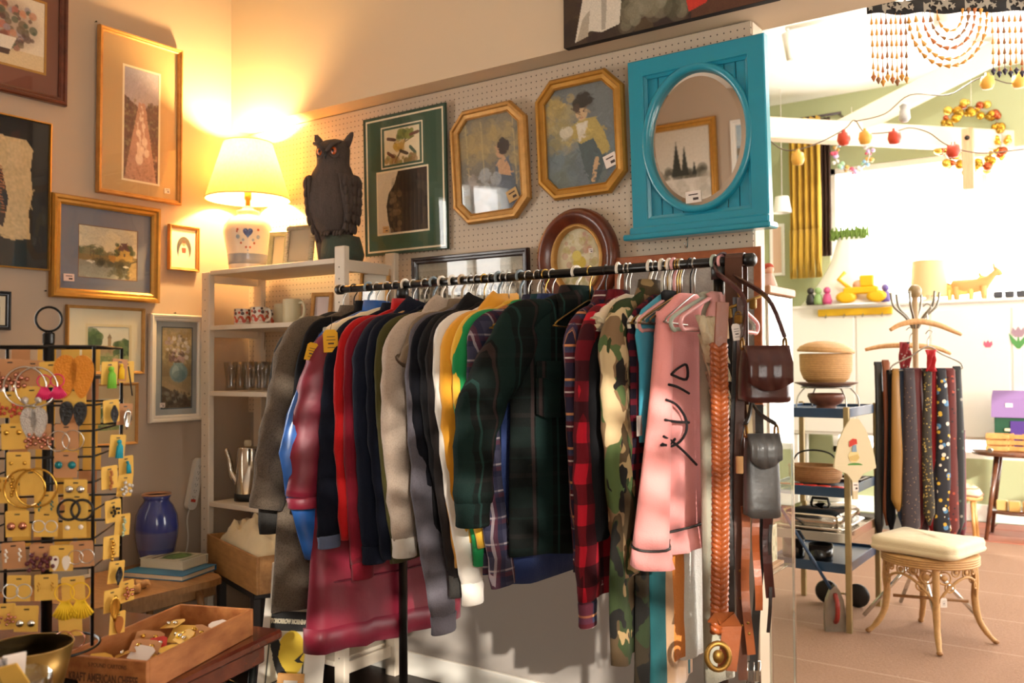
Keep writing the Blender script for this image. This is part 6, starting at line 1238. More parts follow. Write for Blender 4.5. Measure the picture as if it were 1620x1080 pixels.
for k, (x, y, w, m, lb) in enumerate(((.015, .0, .04, card_k, 'tan earring card standing in the glass dish'), (-.02, .01, .035, tag_m, 'pale tag card standing in the glass dish'), (0, -.022, .03, mat('crinkled_foil', '#c9c9cc', .2, 1.0, bump=.8, bs=40), 'crinkled silver foil packet in the glass dish'))):
    o = MB().box((0, 0, .02), (w, .003 if k < 2 else .012, .045), .001).build('dish_card', m, None, (gc.x + x, gc.y + y, TZ + gh - .012)); o.rotation_euler = (.5 - .3 * k, .25 * (k - 1), .6 + .8 * k); tag(o, lb, 'card')
# --- revolving jewellery stand
th_ = math.radians(11); cr = Vector((MR[0][0], MR[0][1], 0)).normalized(); cf_ = Vector((MR[2][0], MR[2][1], 0)).normalized()
e1 = cr * math.cos(th_) + cf_ * math.sin(th_); e2 = cf_ * math.cos(th_) - cr * math.sin(th_); HW = .116
so = ad(75, 780, 1.85); so = Vector((so.x, so.y, TZ)); SM = frame_axes(so, e1, e2, (0, 0, 1)); t = thing('jewellery_stand', 'black wire revolving stand with ring handle hung full of earring cards', 'display stand', M=SM); wr = mat('black_wire_frame', '#14110f', .35, .5); HT = ad(146, 548, 1.80).z - TZ; SMi = SM.inverted()
for sx in (-1, 1):
    for sy in (-1, 1): MB().tube([(sx * HW, sy * HW, .10), (sx * HW, sy * HW, HT)], .0034, 8).build('post', wr, t)
RH = [HT, HT - .062, HT - .115, HT - .165, HT - .215, HT - .265, HT - .32, HT - .375, HT - .43]
for z in RH: MB().tube([(-HW, -HW, z), (HW, -HW, z), (HW, HW, z), (-HW, HW, z)], .0022, 6, True).build('wire_loop', wr, t)
MB().tube([(0, 0, .02), (0, 0, HT + .03)], .011, 10).build('pole', wr, t); MB().tube([(-HW, 0, HT), (HW, 0, HT)], .0025, 6).build('cross_wire', wr, t); MB().tube([(0, -HW, HT), (0, HW, HT)], .0025, 6).build('cross_wire', wr, t)
MB().box((0, 0, HT + .018), (.020, .020, .024), .003).build('neck', blackpl, t)
MB().tube([(.025 * math.cos(a), 0, HT + .058 + .025 * math.sin(a)) for a in [2 * PI * i / 32 for i in range(32)]], .0026, 8, True).build('ring_handle', wr, t); 
for s in (-1, 1): MB().tube([(s * .006, 0, HT + .028), (s * .006, 0, HT + .036)], .0016, 6).build('ring_stem', wr, t)
MB().lathe([(.001, 0), (.085, 0), (.09, .006), (.088, .014), (.02, .02), (.001, .02)], 32).build('base', wr, t)
MB().tube([(.10 * math.cos(a), .10 * math.sin(a), .07) for a in [2 * PI * i / 32 for i in range(32)]], .003, 6, True).build('base_ring', wr, t)
def onpanel(x, y, side):   # picture point -> stand coordinates on the front or the right panel
    o_ = SMi @ Vector(CAM); d_ = SMi.to_3x3() @ Vector(ray(x, y))
    k = ((-HW - .004 - o_.y) / d_.y) if side == 'f' else ((HW + .004 - o_.x) / d_.x); return o_ + d_ * k
EM = {'gold': gld, 'silver': slv, 'rose': mat('rose_gold', '#c98a74', .25, 1.0), 'black': mat('black_bead', '#100d0e', .3, bump=.6, bs=200), 'orange': mat('orange_bead', '#e08a1e', .5, bump=.9, bs=300), 'pink': mat('hot_pink_resin', '#e02a68', .4), 'glitter': mat('silver_glitter', '#cfc9c2', .25, .7, var=.4, vs=300, bump=.8, bs=400), 'teal': mat('teal_crystal', '#14757c', .15, .3), 'turq': mat('turquoise_tassel', '#1f9db5', .7), 'green': mat('lime_tassel', '#7cc03a', .7), 'yellow': mat('yellow_tassel', '#f0c11e', .7), 'pearl': mat('pearl', '#e9ddcf', .2, coat=.5), 'burg': mat('burgundy_bead', '#5a1f28', .3), 'crystal': mat('clear_crystal', '#d8d4cc', .05, .35), 'red': mat('coral_bead', '#b8452c', .35), 'glassg': mat('pale_green_glass', '#a9bfa4', .08, coat=.5), 'multi': mat('amber_bead', '#a8642a', .3)}
def ring_mb(r, w=.0012, c=(0, 0, 0), n=24, sx=1.0): return MB().tube([(c[0] + sx * r * math.cos(a), c[1], c[2] + r * math.sin(a)) for a in [2 * PI * i / n for i in range(n)]], w, 6, True)
def drop_poly(s, n=18): return [(s * .72 * math.sin(a) * (.5 - .5 * math.cos(a)) ** .35 * (1 if True else 1), -s * math.cos(a) * -1) for a in [2 * PI * i / n for i in range(n)]]
def earring(par, kind, m, x, z, s):
    mm = EM[m]; mb = MB(); s *= 1.22
    if kind == 'stud': mb.ball((x, -.004, z), (s, s * .7, s), 12, 7)
    elif kind == 'hoop': mb = ring_mb(s, max(.0011, s * .055), (x, -.008, z - s))
    elif kind == 'ring2':
        mb = ring_mb(s, .0026, (x, -.008, z - s))
    elif kind == 'drop': mb.prism([(x + p[0], z - s - p[1] * 1.0) for p in [(s * .75 * math.sin(a) * (.75 + .25 * math.cos(a - PI)), s * 1.15 * math.cos(a)) for a in [2 * PI * i / 20 for i in range(20)]]], .003, .0075, M=Matrix(((1, 0, 0, 0), (0, 0, -1, 0), (0, 1, 0, 0), (0, 0, 0, 1)))); mb.tube([(x, -.002, z), (x, -.006, z - s * .1)], .0008, 5)
    elif kind == 'fan':
        mb = ring_mb(s * .55, .0012, (x, -.007, z - s * .55))
        for k in range(9): a = -.75 + 1.5 * k / 8; mb.tube([(x + .25 * s * math.sin(a), -.008, z - s * 1.1), (x + s * 1.0 * math.sin(a), -.008, z - s * 1.1 - s * 1.1 * math.cos(a))], s * .085, 6)
    elif kind == 'tassel':
        mb.ball((x, -.006, z - s * .1), (s * .16, s * .16, s * .16), 8, 5)
        for k in range(12): a = 2 * PI * k / 12; mb.tube([(x, -.008, z - s * .15), (x + s * .16 * math.cos(a), -.009 + s * .10 * math.sin(a), z - s * .4), (x + s * .22 * math.cos(a), -.010 + s * .12 * math.sin(a), z - s * 1.15)], s * .06, 5)
    elif kind == 'cluster':
        for k in range(9): a = k * 2.4; r = s * .3 * math.sqrt(k); mb.ball((x + r * math.cos(a), -.006 - .002 * (k % 2), z - s + r * math.sin(a)), s * .24, 8, 5)
        mb.tube([(x, -.003, z), (x, -.006, z - s * .3)], .0008, 5)
    elif kind == 'chain':
        for k in range(7): mb.ball((x + .002 * math.sin(k * 2), -.006, z - s * .33 * k), (s * .2, s * .16, s * .22), 8, 5)
    elif kind == 'bar': mb.tube([(x, -.006, z), (x + .004, -.008, z - s * 1.2), (x + .008, -.010, z - s * 2.6)], .0016, 6)
    elif kind == 'leaf': mb.sheet([[(x + s * .45 * (j - 2) / 2 * math.sin(PI * min(.98, i / 6 + .05)), -.008 - .004 * abs(j - 2) * .5, z - s * 2 * i / 6) for j in range(5)] for i in range(7)], .001)
    mb.build('earring', mm, par)
def ecard(label, x, y, side, kind, m, s, cm, gap=.013, tilt=0.0, w=.042, h=.050, dz=0.0, two=True, out=0.0):
    p = onpanel(x, y, side); p = p + Vector((.012, 0, 0)) if side == 's' else p; tz = TR(*p) @ (RZ(PI / 2 - .75) if side == 's' else Matrix.Identity(4)) @ TR(0, -out, 0) @ RX(.05) @ RY(tilt)
    t = thing('earring_card', label, 'earring card', M=SM @ tz, group='earring cards on the wire stand')
    hole = MB().prism([(-w / 2, -h / 2), (w / 2, -h / 2), (w / 2, h / 2 - .002), (w / 2 - .002, h / 2), (-w / 2 + .002, h / 2), (-w / 2, h / 2 - .002)], -.0005, .0005, M=RX(PI / 2)); hole.build('card', card_k if cm == 'k' else card_b, t)
    MB().box((0, -.0008, h * .36), (w * .22, .0004, h * .05)).build('hang_slot', blackpl, t)
    for sx in ((-1, 1) if two else (0,)): earring(t, kind, m, sx * gap, dz, s)
    return t
FR = [('pair of fine gold filigree rings at top left of the stand', 16, 588, 'cluster', 'rose', .016, 'b', .016, .0), ('large thin silver hoops on a brown card in the top row', 52, 590, 'hoop', 'silver', .031, 'b', .010, .012), ('hot pink fan earrings on a gold card below the stand handle', 82, 592, 'fan', 'pink', .018, 'k', .012, .0), ('long orange beaded teardrop earrings hung at top right', 118, 585, 'drop', 'orange', .030, 'k', .015, .024), ('coral bead rings on a gold card at left second row', 14, 640, 'cluster', 'red', .012, 'k', .013, .004), ('dark speckled cuff earrings on a gold card in second row', 52, 632, 'stud', 'glitter', .006, 'k', .012, .0), ('black beaded teardrop earrings under black studs', 118, 632, 'drop', 'black', .017, 'k', .0125, -.006), ('big silver glitter teardrop earrings in third row', 55, 645, 'drop', 'glitter', .021, 'k', .009, -.002), ('tiny gold stud earrings on a plain gold card', 22, 690, 'stud', 'gold', .004, 'k', .011, .008), ('gold lattice drop earrings on a brown card', 62, 690, 'cluster', 'rose', .013, 'b', .013, .008), ('twisted silver hoop earrings on a brown card below black drops', 106, 690, 'hoop', 'silver', .016, 'b', .013, .012), ('wide plain gold card with faint gold posts in fourth row', 30, 735, 'stud', 'gold', .003, 'k', .012, .004), ('teal crystal stud earrings on a brown card', 104, 735, 'stud', 'teal', .0062, 'b', .012, .0), ('very large gold hoop earrings in the fifth row', 50, 762, 'hoop', 'gold', .030, 'k', .010, .026), ('domed silver stud earrings in the fifth row at right', 120, 778, 'stud', 'silver', .0062, 'k', .010, .006), ('long gold filigree chandelier earrings at left of the fifth row', 10, 775, 'chain', 'gold', .014, 'k', .012, .024), ('turquoise disc drop earrings on a gold card in the sixth row', 74, 798, 'chain', 'teal', .007, 'k', .011, .008), ('linked black and silver ring earrings on the right of the sixth row', 122, 800, 'ring2', 'black', .016, 'k', .012, .014), ('white pearl row stud earrings below the linked rings', 118, 830, 'stud', 'pearl', .004, 'k', .012, -.004), ('sparkling round rose bead studs in the seventh row', 28, 828, 'stud', 'rose', .0065, 'k', .010, -.004), ('small crystal hoop earrings on a gold card in the seventh row', 74, 828, 'hoop', 'crystal', .009, 'k', .011, .008), ('dangling pearl and gold bead earrings at lower left', 22, 878, 'chain', 'pearl', .009, 'b', .012, .012), ('burgundy beaded hoop earrings on a brown card', 66, 880, 'cluster', 'burg', .016, 'b', .012, .010), ('white oval drop earrings on a gold card in the eighth row', 98, 882, 'drop', 'pearl', .010, 'k', .010, .004), ('thin silver moon hoop earrings on a brown card at the eighth row end', 130, 876, 'hoop', 'silver', .011, 'b', .010, .010), ('dark crystal horseshoe hoops on a gold card in the ninth row', 30, 930, 'hoop', 'crystal', .011, 'k', .012, .010), ('slim gold drop earrings on a gold card in the ninth row', 74, 928, 'chain', 'gold', .006, 'k', .012, .010), ('silver hoops carrying bright yellow fan tassels', 116, 932, 'fan', 'yellow', .026, 'k', .014, .014), ('grey and copper square studs on a gold card in the lowest row', 42, 978, 'stud', 'silver', .006, 'k', .010, -.008), ('rose gold double oval drops hanging below the lowest row', 112, 985, 'hoop', 'rose', .014, 'k', .010, -.012), ('plain gold card with coral dots at the lowest left', 6, 975, 'cluster', 'rose', .010, 'k', .012, .008)]
for k, (lb, x, y, kd, m, s, cm, gap, dz) in enumerate(FR): ecard(lb, x, y, 'f', kd, m, s, cm, gap, .05 * math.sin(k * 2.3), dz=dz, out=.0015 * (k % 3))
SD = [('lime green tassel earring at top of the right side of the stand', 163, 590, 'tassel', 'green', .030, 'k'), ('golden yellow tassel earring right of the green tassel', 178, 585, 'tassel', 'yellow', .022, 'b'), ('black stick earring at the outer top right of the stand', 189, 588, 'bar', 'black', .020, 'k'), ('black feather like earring in the second side row', 166, 650, 'leaf', 'black', .016, 'k'), ('hammered silver leaf earring in the second side row', 187, 655, 'leaf', 'silver', .018, 'b'), ('turquoise tassel earring with a diamond bead top', 174, 705, 'tassel', 'turq', .026, 'k'), ('small turquoise tassel earring hanging outermost', 190, 738, 'tassel', 'turq', .018, 'k'), ('amber and purple bead chain earring on the side', 162, 755, 'chain', 'multi', .014, 'k'), ('clear crystal cluster earring on the outer side edge', 186, 768, 'cluster', 'crystal', .014, 'k'), ('pale green glass drop earring chain on the side', 184, 830, 'chain', 'glassg', .014, 'k'), ('black bead earring on a gold side card', 168, 808, 'cluster', 'black', .010, 'k'), ('gold chain fringe earring on a lower side card', 164, 865, 'chain', 'gold', .015, 'k'), ('black leaf earring on the lower side', 174, 905, 'leaf', 'black', .015, 'k'), ('long gold leaf earring at the bottom of the side', 166, 950, 'leaf', 'gold', .022, 'k'), ('rose crystal ring earring at the lower outer edge', 189, 935, 'cluster', 'rose', .012, 'k'), ('amber bottle drop earring lowest on the side', 176, 985, 'drop', 'multi', .013, 'k')]
for k, (lb, x, y, kd, m, s, cm) in enumerate(SD): ecard(lb, x, y, 's', kd, m, s, cm, 0, .08 * math.sin(k * 1.7), .036, .046, .012, two=False, out=.002 * (k % 3))
for r, z in enumerate(RH[:8]):
    for k in range(4):
        x_ = -.088 + .047 * k + .006 * math.sin(r * 3 + k); t = thing('earring_card', 'bare card back through the wires, %s from left in %s row of far panel' % (['first', 'second', 'third', 'fourth'][k], ['top', 'second', 'third', 'fourth', 'fifth', 'sixth', 'seventh', 'eighth'][r]), 'earring card', M=SM @ TR(x_, HW - .004, z - .026) @ RX(-.04), group='card backs on the far panel')
        MB().box((0, 0, 0), (.037, .001, .048)).build('card', card_k if (r + k) % 4 else card_b, t)
# ================================================================ THE SUN ROOM BEYOND
blue_m = mat('blue_enamel', '#24405e', .35, .1, var=.1, vs=8, coat=.2); aged = mat('aged_brass_post', '#a08c62', .4, .6, var=.25, vs=14)
wick = mat('wicker', '#b98d58', .6, var=.25, vs=60, bump=.4, bs=180); wick2 = mat('dark_wicker', '#96693c', .6, var=.25, vs=60, bump=.4, bs=180)
# --- glass display case behind the end of the wall
GX0, GX1, GY0, GY1, GZ = 2.20, 2.742, .115, .39, 1.66
t = thing('display_case', 'narrow glass display case with chrome edges behind the end of the pegboard wall', 'display case', ((GX0 + GX1) / 2, (GY0 + GY1) / 2, 0)); w, d = GX1 - GX0, GY1 - GY0; cg = panem('case_glass', (.93, .96, .94), .05)
cw_ = wood('case_wood', '#9a6a48', '#b5835c', (3, 3, 3), .5)
MB().box((0, 0, .05), (w, d, .076), .004).build('plinth', white_p, t); MB().box((0, 0, GZ), (w + .02, d + .02, .03), .004).build('top_board', cw_, t)
for sx in (-1, 1):
    for sy in (-1, 1): MB().box((sx * (w / 2 - .006), sy * (d / 2 - .006), .086 + (GZ - .103) / 2), (.011, .011, GZ - .103), .002).build('edge_post', chrome, t)
MB().box((w / 2 - .002, 0, .09 + (GZ - .11) / 2), (.003, d - .026, GZ - .11)).build('glass_side', cg, t)
for z in (.62, .92, 1.18, 1.42): MB().box((-.004, 0, z), (w - .016, d - .03, .006), .001).build('glass_shelf', cg, t)
MB().box((-w / 2 + .004, 0, .09 + (GZ - .11) / 2), (.004, d - .02, GZ - .11)).build('back_panel', white_p, t)
cx = GX1 - .09
def blob_thing(name, label, cat, c, r, m, n=12): o = MB().ball((0, 0, r[2]), r, n, 8).build(name, m, None, c); return tag(o, label, cat)
bc2 = MB().lathe([(.001, 0), (.03, 0), (.035, .006), (.06, .03), (.07, .055), (.066, .055), (.055, .03), (.001, .01)], 24)
tag(bc2.build('bowl', wcer, None, (cx - .02, .27, 1.4235)), 'white bowl on the upper shelf of the glass case', 'bowl')
tag(MB().lathe([(.001, 0), (.045, 0), (.06, .05), (.055, .09), (.03, .10), (.001, .10)], 20).build('pink_jar', mat('pink_glass', '#d9a8a4', .3), None, (cx - .01, .28, 1.1835)), 'pale pink jar on the middle shelf of the glass case', 'jar')
for k, (z, y, c, lb) in enumerate(((.9235, .22, '#2b3f8a', 'dark blue bead heap on the lower glass case shelf'), (.9235, .31, '#4a4a9a', 'purple blue bead heap behind the dark blue one'))):
    mb = MB()
    for j in range(22): a = j * 2.4; rr = .008 * math.sqrt(j); mb.ball((rr * math.cos(a), rr * math.sin(a), .012 + .11 * (1 - j / 22)), .013, 8, 5)
    tag(mb.build('bead_heap', mat('bead_blue_%d' % k, c, .25), None, (cx, y, z)), lb, 'beads')
t = thing('postcard_rack', 'small rack of floral postcards low in the glass case', 'postcards', (GX1 - .05, .26, .6235), math.radians(90)); MB().box((0, .01, .006), (.20, .05, .012), .002).build('rack_base', cw_, t)
P_ = Pic(.18, .13, '#c9bda0'); P_.blobs(70, 0, .1, 1, 1, .05, ['#8a8f6a', '#c2a884', '#6a7a5a', '#d8cdb4'], .6); MB().box((0, .012, .08), (.19, .003, .14)).build('card', mat('card_white', '#ddd5c6', .7), t); P_.build('print', t, TR(0, .0098, .08) @ RX(PI / 2))
t = thing('doll', 'small red haired doll sitting on top of the glass case', 'doll', (GX1 - .06, .30, GZ + .0155)); MB().loft([[(r * math.cos(2 * PI * j / 12), r * math.sin(2 * PI * j / 12), z) for j in range(12)] for r, z in ((.035, 0), (.03, .02), (.018, .055), (.012, .06))]).build('dress', mat('doll_dress', '#d8b0a0', .8), t); MB().ball((0, 0, .075), .019, 12, 8).build('head', mat('doll_skin', '#dba588', .5), t); MB().ball((-.004, .003, .083), (.022, .022, .018), 12, 7).build('hair', mat('red_hair', '#b0432a', .8, bump=.6, bs=100), t)
# --- trolley
TX0, TX1, TY0, TY1 = 2.17, 2.60, 1.70, 2.33
t = thing('trolley', 'blue enamel four tier trolley with aged brass posts holding baskets and a warming dish', 'trolley', ((TX0 + TX1) / 2, (TY0 + TY1) / 2, 0)); o_ = Vector(t.location); w, d = TX1 - TX0, TY1 - TY0; TZs = [1.145, .735, .50, .345]
for sx in (-1, 1):
    for sy in (-1, 1): MB().box((sx * (w / 2 - .004), sy * (d / 2 - .004), .5725 + .012 + .0), (.028, .028, 1.16), .003).build('post', aged, t)
for k, z in enumerate(TZs):
    mb = MB(); mb.box((0, 0, z - .008), (w - .03, d - .03, .006), .001)
    for s in (-1, 1): mb.box((s * (w / 2 - .014), 0, z - .014), (.006, d - .036, .05), .002); mb.box((0, s * (d / 2 - .014), z - .014), (w - .036, .006, .05), .002)
    mb.build('tray', blue_m if k != 2 else stl, t)
MB().tube([(-w / 2 + .02, -d / 2 - .014, .72), (w / 2 - .06, -d / 2 - .014, .18)], .009, 8).build('brace', blue_m, t)
for x in (-.05, .12):
    MB().lathe([(.008, -.012), (.058, -.012), (.066, -.007), (.066, .007), (.058, .012), (.008, .012)], 20, M=TR(x, d / 2 - .10, .078) @ RX(PI / 2) @ RY(.0)).build('wheel', blackpl, t)
MB().tube([(-.06, d / 2 - .10, .078), (.15, d / 2 - .10, .078)], .006, 6).build('axle', aged, t)
# plate stand, bowl, woven basket on the top tray
kz = TZs[0] - .0045; pc = ay(1318, 640, 2.0)
t = thing('wooden_bowl', 'dark red brown wooden bowl on the top trolley tray under the woven basket', 'bowl', (2.42, 1.97, kz)); MB().lathe([(.001, 0), (.05, 0), (.055, .01), (.05, .016), (.085, .035), (.10, .07), (.095, .085), (.09, .085), (.08, .04), (.001, .03)], 28).build('bowl', wood('red_brown_bowl', '#5c3222', '#7a4630', (4, 4, 10), .4), t)
t = thing('wire_plate_stand', 'thin metal stand carrying a dark wooden plate on the trolley', 'plate stand', (2.42, 1.97, kz)); HZ = .118
for a in (.5, 2.3, 3.9, 5.6): MB().tube(smooth_path([(.175 * math.cos(a), .175 * math.sin(a), .003), (.165 * math.cos(a), .165 * math.sin(a), .07), (.12 * math.cos(a), .12 * math.sin(a), HZ + .004)], 4), .004, 6).build('leg', steelw, t)
MB().tube([(.13 * math.cos(2 * PI * i / 32), .13 * math.sin(2 * PI * i / 32), HZ) for i in range(32)], .004, 6, True).build('ring', steelw, t)
MB().lathe([(.001, 0), (.12, 0), (.165, .018), (.168, .024), (.16, .024), (.12, .010), (.001, .010)], 36, (0, 0, HZ + .005)).build('plate', wood('dark_plate', '#5a3c2e', '#745240', (4, 4, 10), .35), t)
def coil(prof, n=28, coilh=.010): # coiled basket wall with real rounds
    out = []
    zs = [p[1] for p in prof]; z0, z1 = zs[0], zs[-1]; m = max(2, int((z1 - z0) / coilh)) * 4
    for i in range(m + 1):
        z = z0 + (z1 - z0) * i / m; r = np.interp(z, zs, [p[0] for p in prof]); out.append((r + .0028 * abs(math.sin(PI * i / 4)), z))
    return out
bz = kz + HZ + .0175; t = thing('woven_basket', 'round tan woven basket with domed lid slightly ajar on the trolley', 'basket', (2.42, 1.97, bz)); fnw = lambda a, z: 1 + .006 * math.sin(a * 2 * PI * 44)
MB().lathe([(.001, 0)] + coil([(.085, 0), (.118, .03), (.135, .075), (.138, .165)]) + [(.128, .168), (.12, .05), (.001, .02)], 88, fn=fnw).build('basket_body', wick, t)
MB().lathe(coil([(.148, 0), (.15, .012)]) + [(r, z) for r, z in coil([(.148, .012), (.135, .030), (.10, .048), (.05, .060), (.004, .064)], coilh=.008)], 88, (0, 0, .002), M=TR(0, .0, .172) @ RY(.05) @ RX(.0), fn=fnw).build('lid', wick, t)
# second tray: oval basket on red coasters, framed glass
kz = TZs[1] - .0045; t = thing('oval_basket', 'low oval brown basket on the second trolley tray', 'basket', (2.36, 1.95, kz + .012)); D3 = Matrix.Diagonal((1.0, .75, 1, 1)); MB().lathe([(.001, 0)] + coil([(.125, 0), (.14, .03), (.142, .075)]) + [(.148, .078), (.146, .09), (.132, .09), (.128, .03), (.001, .01)], 80, M=D3, fn=fnw).build('basket_body', wick2, t); MB().tube(smooth_path([(.13, 0, .085), (.09, 0, .15), (0, 0, .17), (-.09, 0, .15), (-.13, 0, .085)], 5), .005, 7).build('handle', blackpl, t)
for k in range(5): tag(MB().lathe([(.001, 0), (.034, 0), (.036, .005), (.034, .010), (.001, .010)], 16).build('red_coaster', mat('red_lacquer', '#b3221c', .35), None, (2.235 + .072 * k, 1.80, kz)), 'round red coaster, number %s from the left under the oval basket' % ['one', 'two', 'three', 'four', 'five'][k], 'coaster', 'red coasters on the trolley')
t = thing('framed_glass', 'dark wood framed sheet of glass lying on the second trolley tray', 'frame', (2.40, 2.18, kz + .0005)); moulding(.34, .20, [(0, 0), (0, .016), (.018, .016), (.018, .004)]).build('frame', dkwood, t); MB().box((0, 0, .007), (.31, .17, .003)).build('glass', mat('mirror_silver', '#e6e4e0', .015, 1.0), t)
# third tray: warming dish
kz = TZs[2] - .0045; t = thing('warming_dish', 'stainless steel covered warming dish with black handles on the third trolley tray', 'warming dish', (2.385, 1.95, kz)); 
def rrect(a, b, r, n=6): return [(sx * (a - r) + r * math.cos(q0 + PI / 2 * k / n), sy * (b - r) + r * math.sin(q0 + PI / 2 * k / n)) for sx, sy, q0 in ((1, 1, 0), (-1, 1, PI / 2), (-1, -1, PI), (1, -1, 1.5 * PI)) for k in range(n + 1)]
MB().loft([[(p[0], p[1], z) for p in rrect(a, b, .04)] for a, b, z in ((.16, .21, 0), (.165, .215, .02), (.185, .235, .028), (.185, .235, .036))]).build('pan', stl, t); MB().loft([[(p[0], p[1], z) for p in rrect(a, b, .045)] for a, b, z in ((.165, .215, .037), (.165, .215, .085), (.15, .20, .108), (.10, .15, .12), (.02, .03, .123))]).build('lid', stl, t)
MB().tube([(-.06, -.218, .085), (-.06, -.245, .09), (.06, -.245, .09), (.06, -.218, .085)], .009, 8).build('handle', blackpl, t); MB().tube([(-.05, 0, .122), (-.04, 0, .155), (.04, 0, .155), (.05, 0, .122)], .009, 8).build('handle', blackpl, t)
kz = TZs[3] - .0045
for k, (x, y, r, h, lb) in enumerate(((2.27, 1.84, .055, .10, 'black enamel saucepan at the left of the lowest trolley tray'), (2.42, 1.83, .06, .085, 'black enamel saucepan at the right of the lowest trolley tray'))):
    t = thing('saucepan', lb, 'saucepan', (x, y, kz)); MB().lathe([(.001, 0), (r, 0), (r + .003, .01), (r + .003, h), (r, h), (r - .003, .01), (.001, .006)], 24).build('pan', mat('black_enamel', '#191a1c', .25, coat=.4), t); MB().tube([(0, r, h * .8), (.0, r + .11, h * .9)], .007, 7).build('handle', blackpl, t)
# duck paddle hanging on the front corner
t = thing('duck_plaque', 'cream shield shaped wooden plaque with painted duck hung on the trolley corner', 'plaque', M=frame_axes(ad(1351, 705, depth((2.6, 1.7, 1)) - .035), camr, (0, 0, 1), -camf)); k_ = 4.2 / FPX
sh = [(px_ * k_, -py_ * k_) for px_, py_ in ((0, -48), (8, -46), (18, -30), (28, -8), (34, 20), (36, 34), (33, 38), (0, 38), (-33, 38), (-36, 34), (-34, 20), (-28, -8), (-18, -30), (-8, -46))]
plq = mat('cream_plaque', '#d9c9a4', .5); MB().prism(sh, 0, .012).build('board', plq, t); MB().prism([(px_ * k_, -py_ * k_) for px_, py_ in ((-36, 33), (36, 33), (36, 38), (14, 48), (5, 60), (4, 92), (-4, 92), (-5, 60), (-14, 48), (-36, 38))], -.004, .014).build('ledge_and_handle', plq, t)
def ppoly(name, pts, m, z=.0122): MB().prism([(a * k_, -b * k_) for a, b in pts], z, z + .001).build(name, m, t)
el = lambda cx, cy, a, b, n=16: [(cx + a * math.cos(2 * PI * i / n), cy + b * math.sin(2 * PI * i / n)) for i in range(n)]
ppoly('painted_grass', el(0, 33, 13, 4), mat('grass_green_paint', '#4a8a34', .6)); ppoly('painted_body', el(-2, 18, 9.5, 11), mat('duck_cream_paint', '#dfc98c', .6), .0125); ppoly('painted_wing', [(-10, 18), (4, 14), (8, 20), (2, 26), (-8, 25)], mat('duck_tan_paint', '#cdb06a', .6), .0137); ppoly('painted_neck', [(-6, 10), (-4, -2), (2, -2), (3, 10)], mat('duck_blue_paint', '#7d95a8', .6), .0138); ppoly('painted_bonnet', [(-10, 2), (-10, -8), (-4, -13), (3, -12), (4, -4), (-2, -2)], mat('bonnet_red_paint', '#c2321f', .6), .014)
hang_tag(t, (0, -.155, -.0 + .018), .018, .03, tag_m, rz=0, tilt=0) if False else price_tag(t, 0, -70 * k_, .016, .03, .045)
# sole plate iron on the floor
ip = az(1318, 1000, .012); t = thing('antique_iron', 'old pointed metal iron standing on its heel with red handle before the trolley', 'iron', (ip.x, ip.y + .03, .0135), math.radians(30)); im = mat('old_steel', '#8d8478', .4, .7, var=.3, vs=20)
MB().loft([[(x * s, -.0 + y, z) for x, y in ((-.05, .02), (.05, .02), (.05, -.02), (-.05, -.02))] for s, y0, z in ((1, 0, 0), (1.05, 0, .08), (.85, 0, .16), (.45, 0, .21), (.05, 0, .235))], sm=False).build('sole_body', im, t); MB().tube(smooth_path([(0, -.02, .05), (0, -.055, .08), (0, -.06, .15), (0, -.02, .19)], 4), .012, 8).build('handle', mat('red_wood_handle', '#8f2a22', .4), t)
# --- coat stand
cpx = ay(1447, 455, 2.2); CX, CY = cpx.x, cpx.y; t = thing('coat_stand', 'coat stand with wooden knob, steel hooks and splayed chrome legs holding neckties', 'coat stand', (CX, CY, 0)); polew = wood('pole_wood', '#a88a6a', '#c2a683', (12, 12, 1), .4)
MB().tube([(0, 0, .30), (0, 0, cpx.z - .05)], .016, 12).build('pole', polew, t); MB().ball((0, 0, cpx.z - .02), (.036, .036, .038), 16, 10).build('knob', wood('knob_wood', '#8a7350', '#a98f66', (6, 6, 6), .4), t)
for a in (.3, 2.1, 3.7, 5.2):
    MB().tube([(.012 * math.cos(a), .012 * math.sin(a), .34), (.30 * math.cos(a), .30 * math.sin(a), .022)], .011, 8).build('leg', chrome, t)
for a in (.4, 1.5, 2.6, 3.6, 4.7, 5.8):
    MB().tube(smooth_path([(.014 * math.cos(a), .014 * math.sin(a), 1.58), (.05 * math.cos(a), .05 * math.sin(a), 1.64), (.11 * math.cos(a), .11 * math.sin(a), 1.70), (.125 * math.cos(a), .125 * math.sin(a), 1.775)], 5), .0065, 8).build('coat_hook', mat('dull_steel', '#8f8a80', .35, .8), t)
cdep = depth((CX, CY, 1.4))
def whang(label, pts, dd, r=.011):
    P_ = smooth_path([ad(x, y, cdep + dd) for x, y in pts], 4); o = Vector(P_[len(P_) // 2]); t = thing('wooden_hanger', label, 'hanger', o, group='hangers on the coat stand'); MB().tube([p - o for p in P_], [r * (.7 + .5 * math.sin(PI * i / (len(P_) - 1))) for i in range(len(P_))], 10, flat=1.2).build('hanger_arms', HM['wood'], t)
    c = Vector((0, 0, 0)); MB().tube(smooth_path([c, c + Vector((0, 0, .05)), c + Vector((.02, 0, .08)), c + Vector((0, 0, .10)), c + Vector((-.02, 0, .085))], 4), .003, 6).build('hook', steelw, t)
whang('curved wooden hanger uppermost on the front of the coat stand', [(1408, 522), (1425, 513), (1452, 508), (1482, 513), (1505, 522), (1521, 529)], -.10); whang('curved wooden hanger lower, behind the neckties', [(1369, 553), (1400, 547), (1440, 546), (1480, 550), (1504, 559)], .10)
